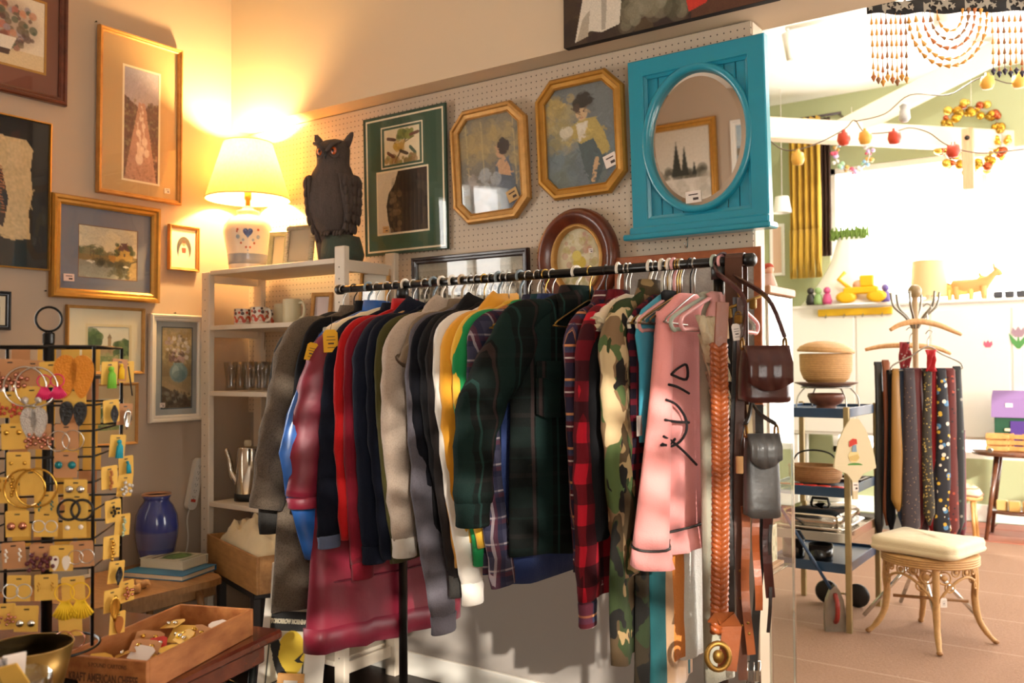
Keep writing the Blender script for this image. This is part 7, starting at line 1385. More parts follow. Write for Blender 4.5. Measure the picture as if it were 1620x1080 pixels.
P_ = smooth_path([ad(x, y, cdep - .06) for x, y in ((1408, 590), (1412, 578), (1440, 564), (1468, 548), (1490, 560), (1515, 571), (1522, 578), (1517, 584), (1466, 585), (1415, 586))], 4); o = Vector(P_[0]); t = thing('tie_hanger', 'grey metal hanger carrying the row of neckties on the coat stand', 'hanger', o, group='hangers on the coat stand'); MB().tube([p - o for p in P_], .0045, 7, True).build('hanger_arms', mat('dull_steel', '#8f8a80', .35, .8), t); q_ = ad(1468, 548, cdep - .06) - o; MB().tube(smooth_path([q_, q_ + Vector((0, 0, .04)), q_ + Vector((.02, .02, .075)), q_ + Vector((0, .04, .09)), q_ + Vector((-.02, .05, .07))], 4), .003, 6).build('hook', steelw, t)
def dots(name, base, cols, sc=60, th=.66):
    if name in _M: return _M[name]
    q = NT(name, .6, 0, .3); c = lin(base) + (1,)
    for i, col in enumerate(cols):
        v = q.n('ShaderNodeTexVoronoi'); v.inputs['Scale'].default_value = sc * (1 + .3 * i); q.inp(v, 0, q.addv(q.co(), (i * 2.3, i, i * 3.1))); c = q.mix(q.ma('LESS_THAN', v.outputs['Distance'], th - .47), c, col)
    q.color(c); q.set('Sheen Weight', .2); _M[name] = q.m; return q.m
def tie(label, x, y0, y1, w0, w1, m, dd=-.06, fold=True):
    c0, c1 = ad(x, y0, cdep + dd), ad(x, y1, cdep + dd); h = (c0 - c1).length; t = thing('necktie', label, 'necktie', M=frame_axes(c0, camr, (0, 0, 1), -camf), group='neckties on the coat stand'); g = []
    for i in range(13):
        a = i / 12; w = (w0 + (w1 - w0) * a) * cdep / FPX; tip = max(0, (a - .93) / .07); row = []
        for j in range(5): u = (j / 4 - .5); row.append((u * w * (1 - tip * .96) + .004 * math.sin(a * 5 + x), -h * a, .006 * math.cos(u * PI) + .004 * math.sin(a * 7 + x * .7)))
        g.append(row)
    MB().sheet(g, -.005).build('tie_blade', m, t); MB().box((0, -.0 , -.004), (w0 * cdep / FPX * .95, .022, .018), .003).build('tie_fold', m, t)
floral = dots('blue_floral_tie', '#15131c', ('#4f7fa8', '#d8cdbb', '#c9a12e'), 17, .74); pais = dots('red_paisley_tie', '#5e1a14', ('#a8402a', '#2c1414'), 26, .68)
TIES = [('black leather belt like strip at the far left of the neckties', 1389, 575, 850, 12, 14, blk_l, .0), ('tan strip hanging second from the left on the coat stand', 1401, 572, 830, 11, 12, cog_l, .0), ('narrow black tie behind the ochre tie', 1408, 588, 840, 10, 14, lace_b, -.03), ('ochre gold tie with white tag at its tip', 1417, 586, 808, 10, 22, mat('ochre_silk', '#8d6322', .5), -.07), ('navy blue tie right of the ochre tie', 1427, 586, 835, 12, 18, mat('navy_silk', '#22344f', .5), -.05), ('dark brown dotted tie with pale spots toward its tip', 1438, 585, 855, 16, 30, dots('brown_spot_tie', '#33272a', ('#8a6a4e',), 55, .62), -.075), ('plain dark red tie in the middle', 1451, 585, 842, 14, 20, mat('wine_silk', '#5c1416', .5), -.06), ('dark wine tie with fine spots behind the gold tie', 1459, 585, 852, 10, 18, dots('wine_spot_tie', '#2c1018', ('#8a3a3a',), 80, .6), -.05), ('olive gold patterned tie in the middle', 1466, 585, 830, 11, 18, dots('gold_pattern_tie', '#2a2214', ('#8f7434', '#b59a52'), 45, .7), -.08), ('red and black diagonal striped tie', 1476, 585, 850, 13, 22, plaid('stripe_tie', '#141016', [(.03, 0, .012, '#7a1a1e', .9)], []), -.07), ('black tie with blue and white flowers', 1489, 585, 858, 14, 30, floral, -.08), ('orange red paisley tie right of the flowered tie', 1502, 585, 856, 14, 26, pais, -.07), ('black and grey patterned tie at the right', 1514, 582, 846, 12, 20, dots('grey_pattern_tie', '#1c1b1c', ('#8a8478', '#4a5a4c'), 18, .66), -.06), ('purple spotted tie peeping between flowered and striped ties', 1482, 590, 856, 8, 14, dots('purple_spot_tie', '#4a2440', ('#b59ab0',), 90, .6), -.055), ('pink and red floral tie at the outermost right', 1521, 680, 850, 8, 12, dots('pink_floral_tie', '#6a2430', ('#b04a62', '#3f5a44'), 30, .68), -.05)]
for a in TIES: tie(*a)
o = ad(1472, 568, cdep - .09); mb = MB(); mb.sheet([[(.035 * (j - 3) / 3 * (1 - .45 * math.sin(PI * i / 8)) , .05 - .115 * i / 8, .012 * math.sin(j * 1.7 + i) + .01) for j in range(7)] for i in range(9)], .004); t_ = mb.build('red_scarf', mat('red_scarf', '#b3161f', .7, bump=.4, bs=50)); t_.matrix_world = frame_axes(o, camr, (0, 0, 1), -camf); tag(t_, 'small bright red scarf knotted at the top of the tie hanger', 'scarf')
o = ad(1432, 570, cdep - .02); mb = MB(); mb.sheet([[(.03 * (j - 3) / 3, .10 - .19 * i / 8, .014 * math.sin(j * 1.7 + i * 1.2)) for j in range(7)] for i in range(9)], .004); t_ = mb.build('patterned_scarf', dots('scarf_pattern', '#8d2026', ('#1d1620', '#c9b8b0'), 24, .66)); t_.matrix_world = frame_axes(o, camr, (0, 0, 1), -camf); tag(t_, 'dark red patterned scarf on the left of the coat stand pole', 'scarf')
# --- wicker stool and cushion
SC_ = Vector((2.956, 1.834, .0125)); t = thing('wicker_stool', 'round wicker stool with scrolled apron and four curved legs on the beige carpet', 'stool', SC_); RS = .215; SZ = .425
legs = [az(1385, 1005, 0), az(1487, 1042, 0), az(1568, 1022, 0), az(1457, 988, 0)]; ANG = []
for p in legs:
    a = math.atan2(p.y - SC_.y, p.x - SC_.x); ANG.append(a); c, s = math.cos(a), math.sin(a); P_ = [(RS * .93, SZ - .03), (RS * .95, SZ - .13), (RS * .93, .22), (RS * 1.0, .12), (RS * 1.18, .05), (RS * 1.36, .008)]
    MB().tube(smooth_path([(r * c, r * s, z) for r, z in P_], 5), [.017] * 15 + [.015] * 6 + [.012] * 5, 9).build('leg', wick, t); MB().ball((RS * 1.35 * c, RS * 1.35 * s, .012), (.016, .016, .011), 10, 6).build('foot_cap', wick2, t)
MB().lathe([(.001, -.02), (RS - .02, -.022)] + [(RS + .008 + .006 * abs(math.sin(PI * i / 4)), -.02 + .045 * i / 16) for i in range(17)] + [(RS - .015, .032), (RS - .03, .026), (.001, .024)], 96, (0, 0, SZ - .02), fn=lambda a, z: 1 + .012 * math.sin(a * 2 * PI * 48)).build('seat', wick, t)
ANG.sort()
for k in range(4):
    a0, a1 = ANG[k], ANG[(k + 1) % 4] + (2 * PI if k == 3 else 0); P_ = []
    for i in range(25):
        f = i / 24; a = a0 + (a1 - a0) * f; r = RS * .95; P_.append((r * math.cos(a), r * math.sin(a), .20 + .145 * math.sin(PI * f) ** .7))
    MB().tube(P_, .007, 7).build('apron_arch', wick, t)
    mb = MB(); md = MB()
    for (f, z, rr) in ((.12, .345, .03), (.30, .372, .020), (.5, .366, .024), (.70, .372, .020), (.88, .345, .03), (.2, .30, .022), (.8, .30, .022)):
        a = a0 + (a1 - a0) * f; c = Vector((RS * .95 * math.cos(a), RS * .95 * math.sin(a), z)); tg = Vector((-math.sin(a), math.cos(a), 0)); nr = Vector((math.cos(a), math.sin(a), 0))
        mb.tube([c + tg * (rr * math.cos(q_)) + Vector((0, 0, rr * math.sin(q_))) for q_ in [2 * PI * i / 16 for i in range(16)]], .0042, 6, True); md.lathe([(.0005, -.004), (rr * .5, -.004), (rr * .5, .004), (.0005, .004)], 12, M=frame_axes(c, tg, (0, 0, 1), nr))
    mb.build('apron_scroll', wick, t); md.build('apron_rosette', wick, t)
MB().tube([(RS * .8 * math.cos(ANG[0]), RS * .8 * math.sin(ANG[0]), .20), (-RS * .8 * math.cos(ANG[0]), -RS * .8 * math.sin(ANG[0]), .20)], .008, 7).build('cross_bar', wick2, t)
hang_tag(t, (.10, -RS - .01, .24), .03, .045, tag_m, rz=.6, tilt=0)
cu = cloth('cream_cushion', '#d9c8a6', .06, 200, .3); t = thing('seat_cushion', 'folded cream seat cushion lying on the wicker stool', 'cushion', (SC_.x - .005, SC_.y - .01, SC_.z + SZ + .012), math.radians(-14)); L = []
for i, (s, z) in enumerate(((.90, .0), (1.0, .010), (1.02, .022), (1.0, .030), (.99, .034), (1.0, .042), (.97, .056), (.86, .066), (.5, .072), (.02, .073))): L.append([(p[0] * s, p[1] * s, z + .008 * noise.noise((p[0] * 9, p[1] * 9, i * .4)) * (i > 3) + .012 * abs(p[0] / .22) ** 3 * (i > 4)) for p in rrect(.215, .195, .05, 6)])
MB().loft(L).build('cushion', cu, t)
# --- white cabinet with tulips under the big window
CYF = 5.29; x0, x1 = ay(1262, 480, CYF).x - .1, 4.2; zt, zb2 = ay(1500, 475, CYF).z, ay(1560, 700, CYF).z; t = thing('white_cabinet', 'long white cabinet with tulip decals below the bright window', 'cabinet', ((x0 + x1) / 2, CYF + .18, 0)); w = x1 - x0; bright = mat('bright_white_paint', '#f0ece4', .6)
MB().box((0, 0, (zt + zb2) / 2), (w, .36, zt - zb2 - .03), .004).build('cabinet_body', bright, t); MB().box((0, -.01, zt - .012), (w + .03, .40, .025), .004).build('cabinet_top', bright, t)
nd = 5
for k in range(nd):
    cx = -w / 2 + (k + .5) * w / nd; MB().box((cx, -.1865, (zt + zb2) / 2 - .02), (w / nd - .02, .012, zt - zb2 - .12), .004).build('cabinet_door', bright, t)
for sx in (-.5, .5):
    for y in (-.14, .14): MB().box((sx * (w - .10), y, .012 + (zb2 + .004 - .012) / 2), (.06, .06, zb2 - .008), .003).build('leg', bright, t)
def decal(px_, py_, s, stem=True):
    p = ay(px_, py_, CYF - .0145) - Vector(t.location); M = frame_axes(p, (1, 0, 0), (0, 0, 1), (0, -1, 0)); pet = [(-.5, .1), (-.4, .55), (-.2, .3), (0, .62), (.2, .3), (.4, .55), (.5, .1), (.25, -.25), (-.25, -.25)]
    MB().prism([(a * s, b * s) for a, b in pet], 0, .0006, M=M).build('tulip_bloom', mat('tulip_pink' if not stem else 'tulip_mauve', '#c9607a' if not stem else '#a88a98', .7), t)
    if stem: MB().prism([(a * s, b * s) for a, b in ((-.05, -.25), (.05, -.25), (.1, -.6), (.7, .1), (.5, -.7), (.1, -1.2), (-.1, -1.2), (-.5, -.7), (-.7, .1), (-.1, -.6))], 0, .0006, M=M).build('tulip_leaves', mat('tulip_green', '#5a9a54', .7), t)
decal(1563, 546, .07, False); decal(1611, 528, .10)
# yellow rail with pegs on the cabinet front
ya, yb_ = ay(1294, 493, CYF - .03), ay(1412, 493, CYF - .03); yr_ = thing('peg_rail', 'bright yellow wooden peg rail on the front of the white cabinet', 'peg rail', (ya + yb_) / 2); yw = mat('yellow_wood_paint', '#e0b21e', .45); yl = (yb_ - ya).length
MB().box((0, 0, 0), (yl, .022, .065), .006).build('rail', yw, yr_)
for k in range(4): MB().tube(smooth_path([(-yl * .38 + yl * .25 * k, -.01, -.02), (-yl * .38 + yl * .25 * k, -.035, -.05), (-yl * .38 + yl * .25 * k, -.05, -.035)], 3), .005, 6).build('peg', steelw, yr_)
# things on the cabinet top
def top(px_, py_, Y=CYF + .15): p = ay(px_, py_, Y); return Vector((p.x, Y, zt + .0008))
tt = top(1345, 470); t = thing('toy_castle', 'white peaked canopy toy house with flared sides and green fringe on top', 'toy house', tt); Lc = []
for i in range(14):
    a = i / 13; r = .36 * (1 - a) ** 1.7 + .115; Lc.append([(r * math.cos(q_) * (1 + .02 * math.sin(q_ * 9)), r * .55 * math.sin(q_), .62 * a) for q_ in [math.radians(-62) + math.radians(304) * j / 40 for j in range(41)]])
Lc = [[(p[1] * 1.8, -p[0] * .55, p[2]) for p in r] for r in Lc]
MB().sheet(Lc, .004).build('canopy', mat('white_canopy_cloth', '#f2ede4', .8), t)
mb = MB()
for k in range(46): x = -.16 + .32 * k / 45; mb.tube([(x, -.02 + .04 * math.sin(k * 1.3), .70 + .02 * math.sin(k)), (x + .01, -.03 + .04 * math.sin(k * 2.1), .64), (x + .014 * math.sin(k), -.03 + .04 * math.sin(k * 2.1), .60)], .008, 5)
stuff(mb.build('green_fringe', mat('green_fringe', '#6f8a3c', .8), t)); MB().box((0, 0, .655), (.30, .10, .07), .02).build('top_band', mat('green_fringe', '#6f8a3c', .8), t)
tt = top(1372, 470, CYF - .1 + .08); t = thing('toy_excavator', 'yellow plastic toy vehicle in front of the white canopy toy house', 'toy', (tt.x - .02, CYF - .12, tt.z)); yp = mat('yellow_toy_plastic', '#eab41c', .35)
for x in (-.13, .13): MB().loft([[(x + r * math.cos(q_) * 1.6, y, .055 + r * math.sin(q_)) for q_ in [2 * PI * i / 20 for i in range(20)]] for r, y in ((.03, -.05), (.052, -.045), (.052, .045), (.03, .05))]).build('wheel', yp, t)
MB().box((0, 0, .11), (.30, .10, .06), .012).build('chassis', yp, t); MB().box((.05, 0, .19), (.12, .09, .10), .01).build('cab', yp, t); MB().tube([(-.10, 0, .13), (-.20, 0, .22), (-.14, 0, .28)], .018, 8).build('boom', yp, t); MB().ball((-.03, 0, .16), (.05, .045, .045), 12, 7).build('driver', mat('peach_toy', '#dca080', .5), t)
for k, (px_, c, lb) in enumerate(((1284, '#2a2622', 'black toy figure at the left of the cabinet top'), (1296, '#8aa86a', 'green toy figure beside the black one on the cabinet top'), (1310, '#c04a7a', 'pink toy doll left of the yellow toy vehicle'), (1402, '#6a5a9a', 'purple dotted toy figure right of the yellow toy vehicle'))):
    tt = top(px_, 470, CYF - .1); t = thing('toy_figure', lb, 'toy', (tt.x, CYF - .13, tt.z)); m = mat('toy_plastic_%d' % k, c, .4); MB().loft([[(r * math.cos(2 * PI * j / 12), r * .7 * math.sin(2 * PI * j / 12), z) for j in range(12)] for r, z in ((.035, 0), (.045, .03), (.03, .09), (.015, .10))]).build('figure_body', m, t); MB().ball((0, 0, .125), .032, 12, 8).build('head', m, t)
tt = top(1470, 474); t = thing('table_lamp', 'small lamp with big beige drum shade on the white cabinet', 'lamp', tt); MB().lathe([(.001, 0), (.07, 0), (.075, .015), (.03, .03), (.025, .06), (.001, .06)], 24).build('lamp_base', wcer, t); MB().loft([[(r * math.cos(2 * PI * j / 32), r * math.sin(2 * PI * j / 32), z) for j in range(32)] for r, z in ((.155, .05), (.135, .36))], False, False).build('lamp_shade', mat('beige_shade', '#d8bb88', .8), t, normals=False); MB().tube([(0, 0, .05), (0, 0, .33)], .008, 8).build('stem', brass, t)
def animal_toy(px_, lb, m, s, face=1):
    tt = top(px_, 474); t = thing('toy_animal', lb, 'toy', tt); B_ = MB()
    B_.loft([[(x * s, r * s * math.cos(2 * PI * j / 12) * .8, (z + r * math.sin(2 * PI * j / 12)) * s) for j in range(12)] for x, z, r in ((-.17, .13, .01), (-.15, .13, .05), (-.06, .12, .062), (.05, .125, .06), (.12, .15, .055), (.16, .2, .045), (.185, .235, .04), (.215, .225, .028), (.235, .215, .008))]); B_.build('animal_body', m, t)
    for x in (-.12, .09):
        for y in (-.035, .035): MB().tube([(x * s, y * s, .12 * s), (x * s, y * s, .012 * s)], [.026 * s, .018 * s], 8).build('leg', m, t)
    for y in (-.02, .02): MB().tube([(.175 * s, y * s, .26 * s), (.165 * s, y * 1.4 * s, .31 * s)], [.014 * s, .004 * s], 6).build('ear', m, t)
    MB().tube(smooth_path([(-.165 * s, 0, .14 * s), (-.21 * s, 0, .17 * s), (-.23 * s, 0, .23 * s)], 3), .010 * s, 6).build('tail', m, t)
animal_toy(1538, 'tan toy animal at the right of the beige drum shade', mat('tan_plush', '#c89a5c', .8), 1.0); animal_toy(1522, 'smaller yellow toy animal behind the tan one on the cabinet', mat('yellow_plush', '#d9bd6a', .8), .8)
tt = top(1605, 472); t = thing('toy_train', 'row of small dark toy train cars at the right of the cabinet top', 'toy', tt)
for k in range(4): MB().box((-.12 + .085 * k, 0, .04), (.07, .05, .05), .006).build('car', mat('dark_toy', '#3a3a40', .4), t); MB().box((-.12 + .085 * k, 0, .0125), (.06, .04, .025), .006).build('wheels', blackpl, t)
# --- curtains
def curtain(label, xa, xb, y, z0, z1, m, amp=.03, waves=5, fringe=None):
    t = thing('curtain', label, 'curtain', ((xa + xb) / 2, y, z0)); w = xb - xa; n = 60; MB().sheet([[(-w / 2 + w * j / n, amp * math.sin(2 * PI * waves * j / n + .3 * math.sin(i)) * (1 + .1 * i), (z1 - z0) * i / 8) for j in range(n + 1)] for i in range(9)], .004).build('curtain_cloth', m, t)
    if fringe:
        mb = MB()
        for j in range(70): x = -w / 2 + w * j / 69; yy = amp * math.sin(2 * PI * waves * j / 69); mb.tube([(x, yy, .01), (x + .006 * math.sin(j), yy - .006, -fringe * .5), (x + .012 * math.sin(j * 1.7), yy, -fringe)], .0065, 5)
        stuff(mb.build('fringe', m, t))
goldc = cloth('gold_curtain', '#c9a03c', .15, 200, .5); ca, cb_ = ay(1248, 210, 5.5), ay(1297, 210, 5.5); cz0, cz1 = ay(1270, 365, 5.5).z, ay(1270, 205, 5.5).z
curtain('gold curtain with long fringe at the left side of the big window', ca.x, cb_.x, 5.5, cz0, cz1 + .1, goldc, fringe=.45)
ca, cb_ = ay(1294, 215, 5.56), ay(1312, 215, 5.56); curtain('narrow dark brown curtain beside the gold fringed one', ca.x, cb_.x, 5.58, ay(1303, 405, 5.56).z, cz1 + .1, cloth('dark_brown_curtain', '#3d2a22', .2, 200, .5), .012, 3)
ra_, rb_ = ay(1236, 200, 5.52).x, ay(1330, 200, 5.52).x; zr = cz1 + .115; t = thing('curtain_rod', 'dark curtain rod on brackets above the gold curtain', 'curtain rod', ((ra_ + rb_) / 2, 5.54, zr)); MB().tube([(-(rb_ - ra_) / 2, 0, 0), ((rb_ - ra_) / 2, 0, 0)], .014, 8).build('rod', dkwood, t)
for s in (-1, 1): MB().box((s * (rb_ - ra_) * .45, .08, 0), (.02, .16, .02), .002).build('bracket', dkwood, t)
# hanging lamp and picture at far left
p = ay(1237, 324, 5.2); t = thing('hanging_lamp', 'small white pleated lamp shade hanging left of the gold curtain', 'lamp', p); MB().loft([[(r * math.cos(2 * PI * j / 40) * (1 + .02 * (j % 2)), r * math.sin(2 * PI * j / 40) * (1 + .02 * (j % 2)), z) for j in range(40)] for r, z in ((.085, -.075), (.06, .075))], False, False).build('lamp_shade', bright, t, normals=False); MB().tube([(0, 0, .07), (0, 0, CZ - p.z)], .003, 6).build('cord', wp, t); MB().tube([(-.06, 0, .07), (.06, 0, .07)], .002, 5).build('shade_spoke', steelw, t)
rc = rect_from([(1216, 354), (1239, 354), (1240, 436), (1217, 436)], 'back', -5.66); M = frame_axes((rc[0], 5.695, rc[1]), (1, 0, 0), (0, 0, 1), (0, -1, 0)); t = thing('framed_picture', 'white framed pale pink picture on the far green wall below the hanging lamp', 'picture', M=M); moulding(rc[2], rc[3], PF(.03, .02)).build('frame', bright, t); MB().box((0, 0, .005), (rc[2] - .02, rc[3] - .02, .004)).build('print', mat('peach_print', '#dcb9a0', .8), t)
# --- round table by the window with things
tz = ay(1580, 713, 4.85).z; t = thing('round_table', 'round dark brown table with splayed legs and low shelf by the window', 'table', (3.02, 4.96, 0)); brw = wood('brown_table', '#4f2c1c', '#6e4028', (3, 3, 3), .3, .3); RT = .30
MB().lathe([(.001, -.03), (RT, -.03), (RT + .005, -.02), (RT + .005, -.008), (RT, 0), (.001, 0)], 40, (0, 0, tz)).build('table_top', brw, t); MB().lathe([(.001, 0), (.20, 0), (.20, .018), (.001, .018)], 32, (0, 0, .22)).build('low_shelf', brw, t)
for a in (.8, 2.37, 3.94, 5.5): MB().tube([(.16 * math.cos(a), .16 * math.sin(a), tz - .03), (.27 * math.cos(a), .27 * math.sin(a), .02)], [.022, .014], 9).build('leg', brw, t)
p = ay(1567, 712, 4.66); tg_ = MB().lathe([(.012, -.004), (.02, -.004), (.02, .004), (.012, .004)], 16, M=RX(PI / 2)).build('ring_pull', steelw, None, (p.x, 4.648, p.z)); tag(tg_, 'small white ring hanging on the rim of the round table', 'ring')
for k, (x, y, c, lb) in enumerate(((2.93, 4.90, '#d2ab6a', 'pale wooden block at the left of the low table shelf'), (3.02, 4.87, '#c99a56', 'pale wooden block in the middle of the low table shelf'), (3.11, 4.90, '#b98c50', 'pale wooden block at the right of the low table shelf'))): tag(MB().box((0, 0, .04), (.075, .06, .08), .004).build('wooden_block', mat('block_wood_%d' % k, c, .5), None, (x, y, .2386)), lb, 'block', 'wooden blocks on the low shelf')
slw = wood('slat_wood', '#b07840', '#cc9658', (3, 3, 3), .4)
def slat_crate(label, px_, y, w, rz):
    c = ay(px_, 705, y); t = thing('slatted_crate', label, 'crate', (c.x, y, tz + .0006), rz)
    for k in range(3):
        for sy in (-1, 1): MB().box((0, sy * .075, .022 + .046 * k), (w, .010, .034), .003).build('slat', slw, t)
        for sx in (-1, 1): MB().box((sx * (w / 2 - .006), 0, .022 + .046 * k), (.010, .138, .034), .003).build('slat', slw, t)
    for sx in (-1, 1):
        for sy in (-1, 1): MB().box((sx * (w / 2 - .018), sy * .062, .066), (.014, .014, .132), .002).build('corner_post', slw, t)
    MB().box((0, 0, .004), (w - .024, .14, .006)).build('bottom_board', slw, t)
slat_crate('small slatted wooden crate at the left on the round table', 1578, 4.86, .16, .1); slat_crate('small slatted wooden crate before the toy barn on the round table', 1616, 4.90, .17, -.05)
price_tag(bpy.data.objects['slatted_crate.001'], -.03, 0, 0) if False else None
# doll house
pb_ = ay(1576, 690, 5.08); pt_ = ay(1576, 618, 5.08); pw = ay(1646, 690, 5.08).x - pb_.x; t = thing('doll_house', 'green and purple toy barn with mauve roof on the round table', 'doll house', (pb_.x + pw / 2, 5.08, tz + .0006)); hb = (pt_.z - tz) * .95; gm_, pm_, rm_ = mat('barn_green', '#1f4a34', .5), mat('barn_purple', '#4a2f7a', .5), mat('mauve_roof', '#7d6090', .6); dd = .20
MB().box((0, 0, hb * .30), (pw, dd, hb * .60), .004).build('walls', gm_, t); MB().loft([[(x, y, z) for y, z in ((-dd * .58, hb * .58), (-dd * .36, hb * .92), (0, hb * 1.06), (dd * .36, hb * .92), (dd * .58, hb * .58), (0, hb * .58))] for x in (-pw / 2 - .02, pw / 2 + .02)], sm=False).build('roof', rm_, t); MB().box((pw * .12, -dd / 2 - .004, hb * .28), (pw * .52, .012, hb * .48), .003).build('barn_door', pm_, t)
for z in (.2, .36): MB().box((-pw * .2, -dd / 2 - .012, hb * z), (.04, .008, .022), .002).build('hinge', mat('pale_hinge', '#c9c2a0', .5), t)
MB().box((-pw * .16, -dd * .46, hb * .80), (.05, .004, .03)).build('roof_label', tag_m, t)
# small pale stool and cloth left of the round table
p = az(1537, 850, .012); t = thing('small_stool', 'small pale wooden stool beside the neckties by the window', 'stool', (p.x, 4.55, .0125)); MB().lathe([(.001, 0), (.12, 0), (.125, .012), (.12, .03), (.001, .03)], 28, (0, 0, .34)).build('seat', slw, t)
for a in (.8, 2.37, 3.94, 5.5): MB().tube([(.08 * math.cos(a), .08 * math.sin(a), .34), (.11 * math.cos(a), .11 * math.sin(a), .004)], .013, 8).build('leg', slw, t)
o = heap(.24, .2, .10, 5, 12, 10).build('striped_cloth', plaid('cream_striped_cloth', '#cbb79a', [(.05, 0, .012, '#8a4a3a', .7)], [])); o.location = (p.x, 4.55, .3845); tag(o, 'crumpled cream and rust cloth on the small pale stool', 'cloth')
# --- wreaths, string lights, track lights, beaded valance
gb = [mat('bauble_gold_%d' % k, c, .18, .7) for k, c in enumerate(('#c79a2e', '#b5882a', '#d9b34e', '#9a7a28', '#a8502c'))]
def wreath(label, c, R, n, ms, s0, s1, fac=1.0):
    t = thing('bauble_wreath', label, 'wreath', M=frame_axes(c, camr, (0, 0, 1), -camf)); MB().tube([(R * math.cos(2 * PI * i / 32), R * fac * math.sin(2 * PI * i / 32), 0) for i in range(32)], .006, 6, True).build('wreath_ring', steelw, t)
    for k in range(n):
        a = 2 * PI * k / n * 2 + .2 * (k % 3); rr = R * (1 + .18 * ((k * 7) % 5 - 2) / 2); s = s0 + (s1 - s0) * ((k * 5) % 7) / 6; me_ = ('b', id(ms), k % len(ms), round(s, 4)); o = MB().ball((0, 0, 0), s, 12, 8).build('bauble', ms[k % len(ms)], t, (rr * math.cos(a), rr * fac * math.sin(a), .02 * math.sin(k * 2.3)))
    MB().tube([(0, R * fac, 0), (0, R * fac + .25, 0)], .002, 5).build('hanging_cord', wp, t)
wreath('large gold bauble wreath hanging behind the ceiling beam', ad(1537, 218, hd + .2), .26, 84, gb, .022, .042)
pas = [mat('candy_%d' % k, c, .3) for k, c in enumerate(('#c9506a', '#d8d4cc', '#7fa8c4', '#8db08a', '#d0a050', '#b59ac4'))]
wreath('small pastel candy coloured wreath hanging below the ceiling beam', ad(1348, 243, hd + .1), .145, 48, pas, .012, .022)
def string(label, pts, dep, orn, mats):
    P_ = smooth_path([ad(x, y, dep) for x, y in pts], 5); o = P_[0].copy(); t = thing('string_lights', label, 'string lights', o); MB().tube([p - o for p in P_], .004, 5).build('wire', mat('dark_wire', '#5a4a38', .6), t)
    for k, (x, y, mi) in enumerate(orn):
        c = ad(x, y, dep) - o; MB().lathe([(.001, -.045), (.03, -.04), (.042, -.01), (.036, .03), (.014, .04), (.012, .055), (.001, .056)], 14, tuple(c)).build('lantern', mats[mi], t)
rl, yl_ = mat('red_lantern', '#c9452c', .5), mat('amber_lantern', '#e0a848', .5)
string('dark string lights with small red and amber lanterns along the beam', [(1217, 222), (1245, 238), (1290, 228), (1335, 205), (1352, 190), (1370, 210), (1415, 208), (1440, 202), (1470, 210), (1500, 230), (1550, 242), (1620, 236)], 5.7, [(1262, 250, 1), (1335, 219, 0), (1369, 217, 1), (1415, 217, 0), (1508, 238, 0)], [rl, yl_])
string('thin string lights draped across the slanting timber', [(1352, 192), (1400, 180), (1440, 150), (1500, 150), (1540, 128), (1562, 122), (1600, 132), (1640, 120)], 5.5, [(1562, 130, 1), (1612, 128, 1)], [rl, yl_])
p = ad(1431, 180, 5.6); tag(MB().loft([[(r * math.cos(2 * PI * j / 10), r * math.sin(2 * PI * j / 10), z) for j in range(10)] for r, z in ((.02, -.05), (.035, -.03), (.03, .02), (.025, .03), (.03, .05), (.005, .07))]).build('cow_ornament', mat('black_white_print', '#d8d2c8', .6, var=.9, vs=14), None, p), 'small black and white animal ornament on the slanting timber', 'ornament')
# white track lights
ra, rb = az(1243, 45, 3.90), az(1375, 18, 3.90); o = (ra + rb) / 2; t = thing('track_light', 'white ceiling track with one spot head left of the beaded valance', 'ceiling light', o); MB().tube([ra - o, rb - o], .018, 8).build('track', bright, t); h0 = az(1246, 52, 3.86) - o; h1 = ad(1256, 92, depth(h0 + o)) - o; MB().tube([h0 + Vector((0, 0, .03)), h0], .010, 8).build('stem', bright, t); MB().tube([h0, h1], [.045, .055], 14).build('spot_head', bright, t)
p = az(1497, 30, 3.62); t = thing('ceiling_spotlight', 'white cylinder spotlight seen through the beaded swags', 'ceiling light', p); MB().lathe([(.075, -.12), (.075, .12), (.001, .125)], 24).build('housing', bright, t); MB().lathe([(.001, -.10), (.068, -.115), (.07, -.10)], 20).build('bulb', mat('lit_spot', '#fff4e0', .5, emit='#fff0d8', estr=12), t); MB().tube([(0, 0, .12), (0, 0, CZ - p.z)], .012, 8).build('stem', bright, t)
lamp('track_bulb', 'POINT', (p.x, p.y, p.z - .16), 70, (1, .95, .86), shadow_soft_size=.05)
# beaded valance
VD = 3.40; va, vb = ad(1371, 13, VD), ad(1650, 5, VD); vu = (vb - va).normalized(); VW = (vb - va).length; vn = Vector((vu.y, -vu.x, 0)).normalized(); M = frame_axes(va, vu, (0, 0, 1), vu.cross(Vector((0, 0, 1)))); t = thing('beaded_valance', 'black star patterned band with hanging strands and swags of amber beads', 'valance', M=M); kp = VD / FPX
q = mat('black_band', '#151318', .8); MB().sheet([[(VW * j / 30, (-.024 + .05 * i / 2) + .004 * math.sin(j * .8), .004 * math.sin(j * .9)) for j in range(31)] for i in range(3)], .004).build('band', q, t)
st = MB(); star = [((1 if i % 2 == 0 else .42) * math.sin(PI * i / 5), (1 if i % 2 == 0 else .42) * math.cos(PI * i / 5)) for i in range(10)]
for k in range(26): r = .014 + .006 * (k % 3); st.prism([(VW * (k + .5) / 26 + r * (p[0] * math.cos(k) - p[1] * math.sin(k)), .004 + .012 * (k % 2) - .006 + r * (p[0] * math.sin(k) + p[1] * math.cos(k)), ) for p in star], .005, .0068)
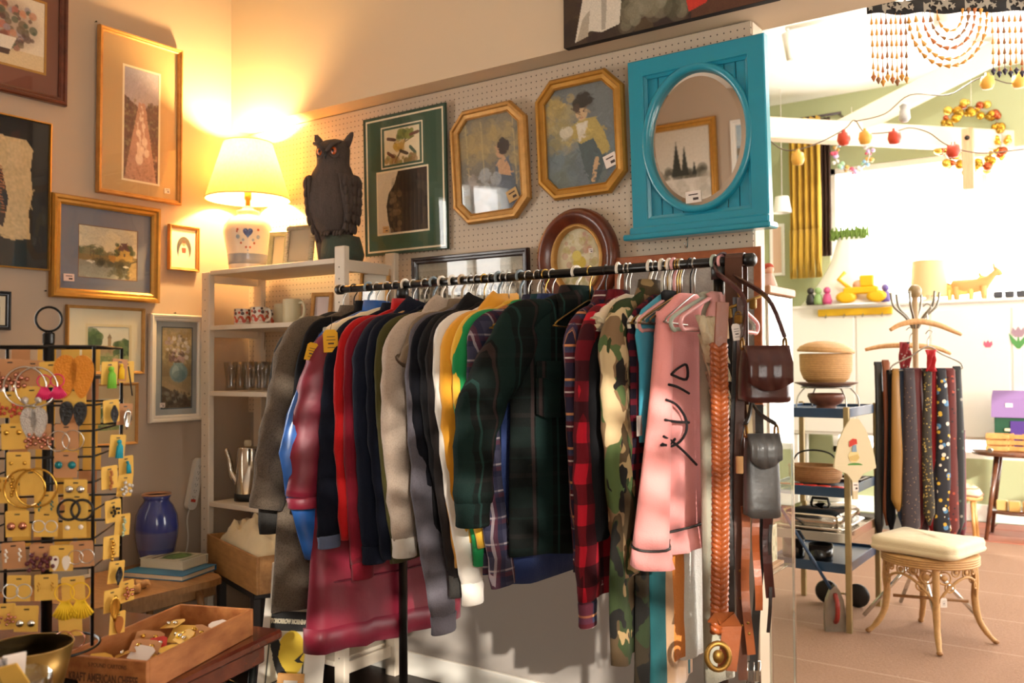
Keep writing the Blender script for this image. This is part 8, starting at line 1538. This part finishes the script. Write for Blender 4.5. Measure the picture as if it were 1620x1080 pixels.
st.build('star_print', mat('grey_star', '#8d8880', .8), t); am = [mat('amber_bead_%d' % k, c, .2, coat=.5) for k, c in enumerate(('#c98a2c', '#d9a04a', '#b5652c', '#8a5a34'))]; dkb = mat('dark_bead', '#2a2440', .25, coat=.4)
def bead_line(pts, m, end=None):
    mb = MB(); L_ = 0; P_ = smooth_path(pts, 6); acc = 0; prev = P_[0]; mb.tube(P_, .0012, 4)
    for i in range(1, len(P_)):
        acc += (P_[i] - P_[i - 1]).length
        if acc > .026:
            acc = 0; d_ = (P_[i] - P_[i - 1]).normalized(); s_ = .0085 if (i % 2) else .006; mb.tube([P_[i] - d_ * .013, P_[i] - d_ * .004, P_[i] + d_ * .010, P_[i] + d_ * .013], [.0012, s_ * .55, s_, .0015], 7)
    mb.build('bead_strand', m, t)
    if end: e = P_[-1]; MB().tube([e, e + Vector((0, -.012, 0)), e + Vector((0, -.03, 0))], [.002, .010, .001], 7).build('end_bead', end, t)
X = lambda px_: (px_ - 1371) * kp; Yv = lambda py_: -(py_ - 13) * kp
for k in range(8): bead_line([(X(1378 + 7.6 * k), Yv(22), 0), (X(1378 + 7.6 * k), Yv(70), .003), (X(1379 + 7.4 * k), Yv(118 + 4 * (k % 3)), 0)], am[k % 4], am[(k + 2) % 4])
for k in range(10): bead_line([(X(1567 + 9 * k), Yv(22), 0), (X(1567 + 9 * k), Yv(70), .003), (X(1567 + 9 * k), Yv(112 + 4 * (k % 2)), 0)], am[(k + 1) % 4], dkb)
for k, (xa, xb, yb2) in enumerate(((1436, 1560, 108), (1447, 1550, 97), (1458, 1540, 80), (1469, 1530, 66), (1480, 1520, 53))):
    xm = (xa + xb) / 2; bead_line([(X(xm + (xb - xa) / 2 * math.sin(-PI / 2 + PI * i / 10)), Yv(20 + (yb2 - 20) * math.cos(-PI / 2 + PI * i / 10) ** .9), .002 * k) for i in range(11)], am[k % 4])
for px_ in (1380, 1500, 1640): MB().tube([(X(px_), .02, 0), (X(px_), CZ - va.z - .002, 0)], .0015, 5).build('hanging_cord', wp, t)
# tree outside the front shop window: dapples the sun
t = thing('garden_tree', 'leafy tree standing outside behind the viewer, beyond the front window', 'tree', (6.3, -6.2, -.3)); MB().tube(smooth_path([(0, 0, 0), (.05, .02, 1.2), (-.05, 0, 2.4), (.1, .1, 3.4)], 4), .09, 10).build('trunk', wood('bark', '#4a3a2c', '#6a5642', (8, 8, 2), .9), t)
mb = MB(); rs = np.random.RandomState(3)
for k in range(2600):
    c = Vector((rs.normal(-.3, 1.0), rs.normal(.3, .9), 3.0 + rs.normal(0, .75))); a, b = rs.uniform(0, 6.28), rs.uniform(-.8, .8); u = Vector((math.cos(a), math.sin(a), .2)) * .085; v = Vector((-math.sin(a) * math.cos(b), math.cos(a) * math.cos(b), math.sin(b))) * .05; mb.add([c - u, c + v, c + u, c - v], [(0, 1, 2, 3)])
stuff(mb.build('foliage', mat('tree_leaves', '#4a6a34', .7), t, normals=False))
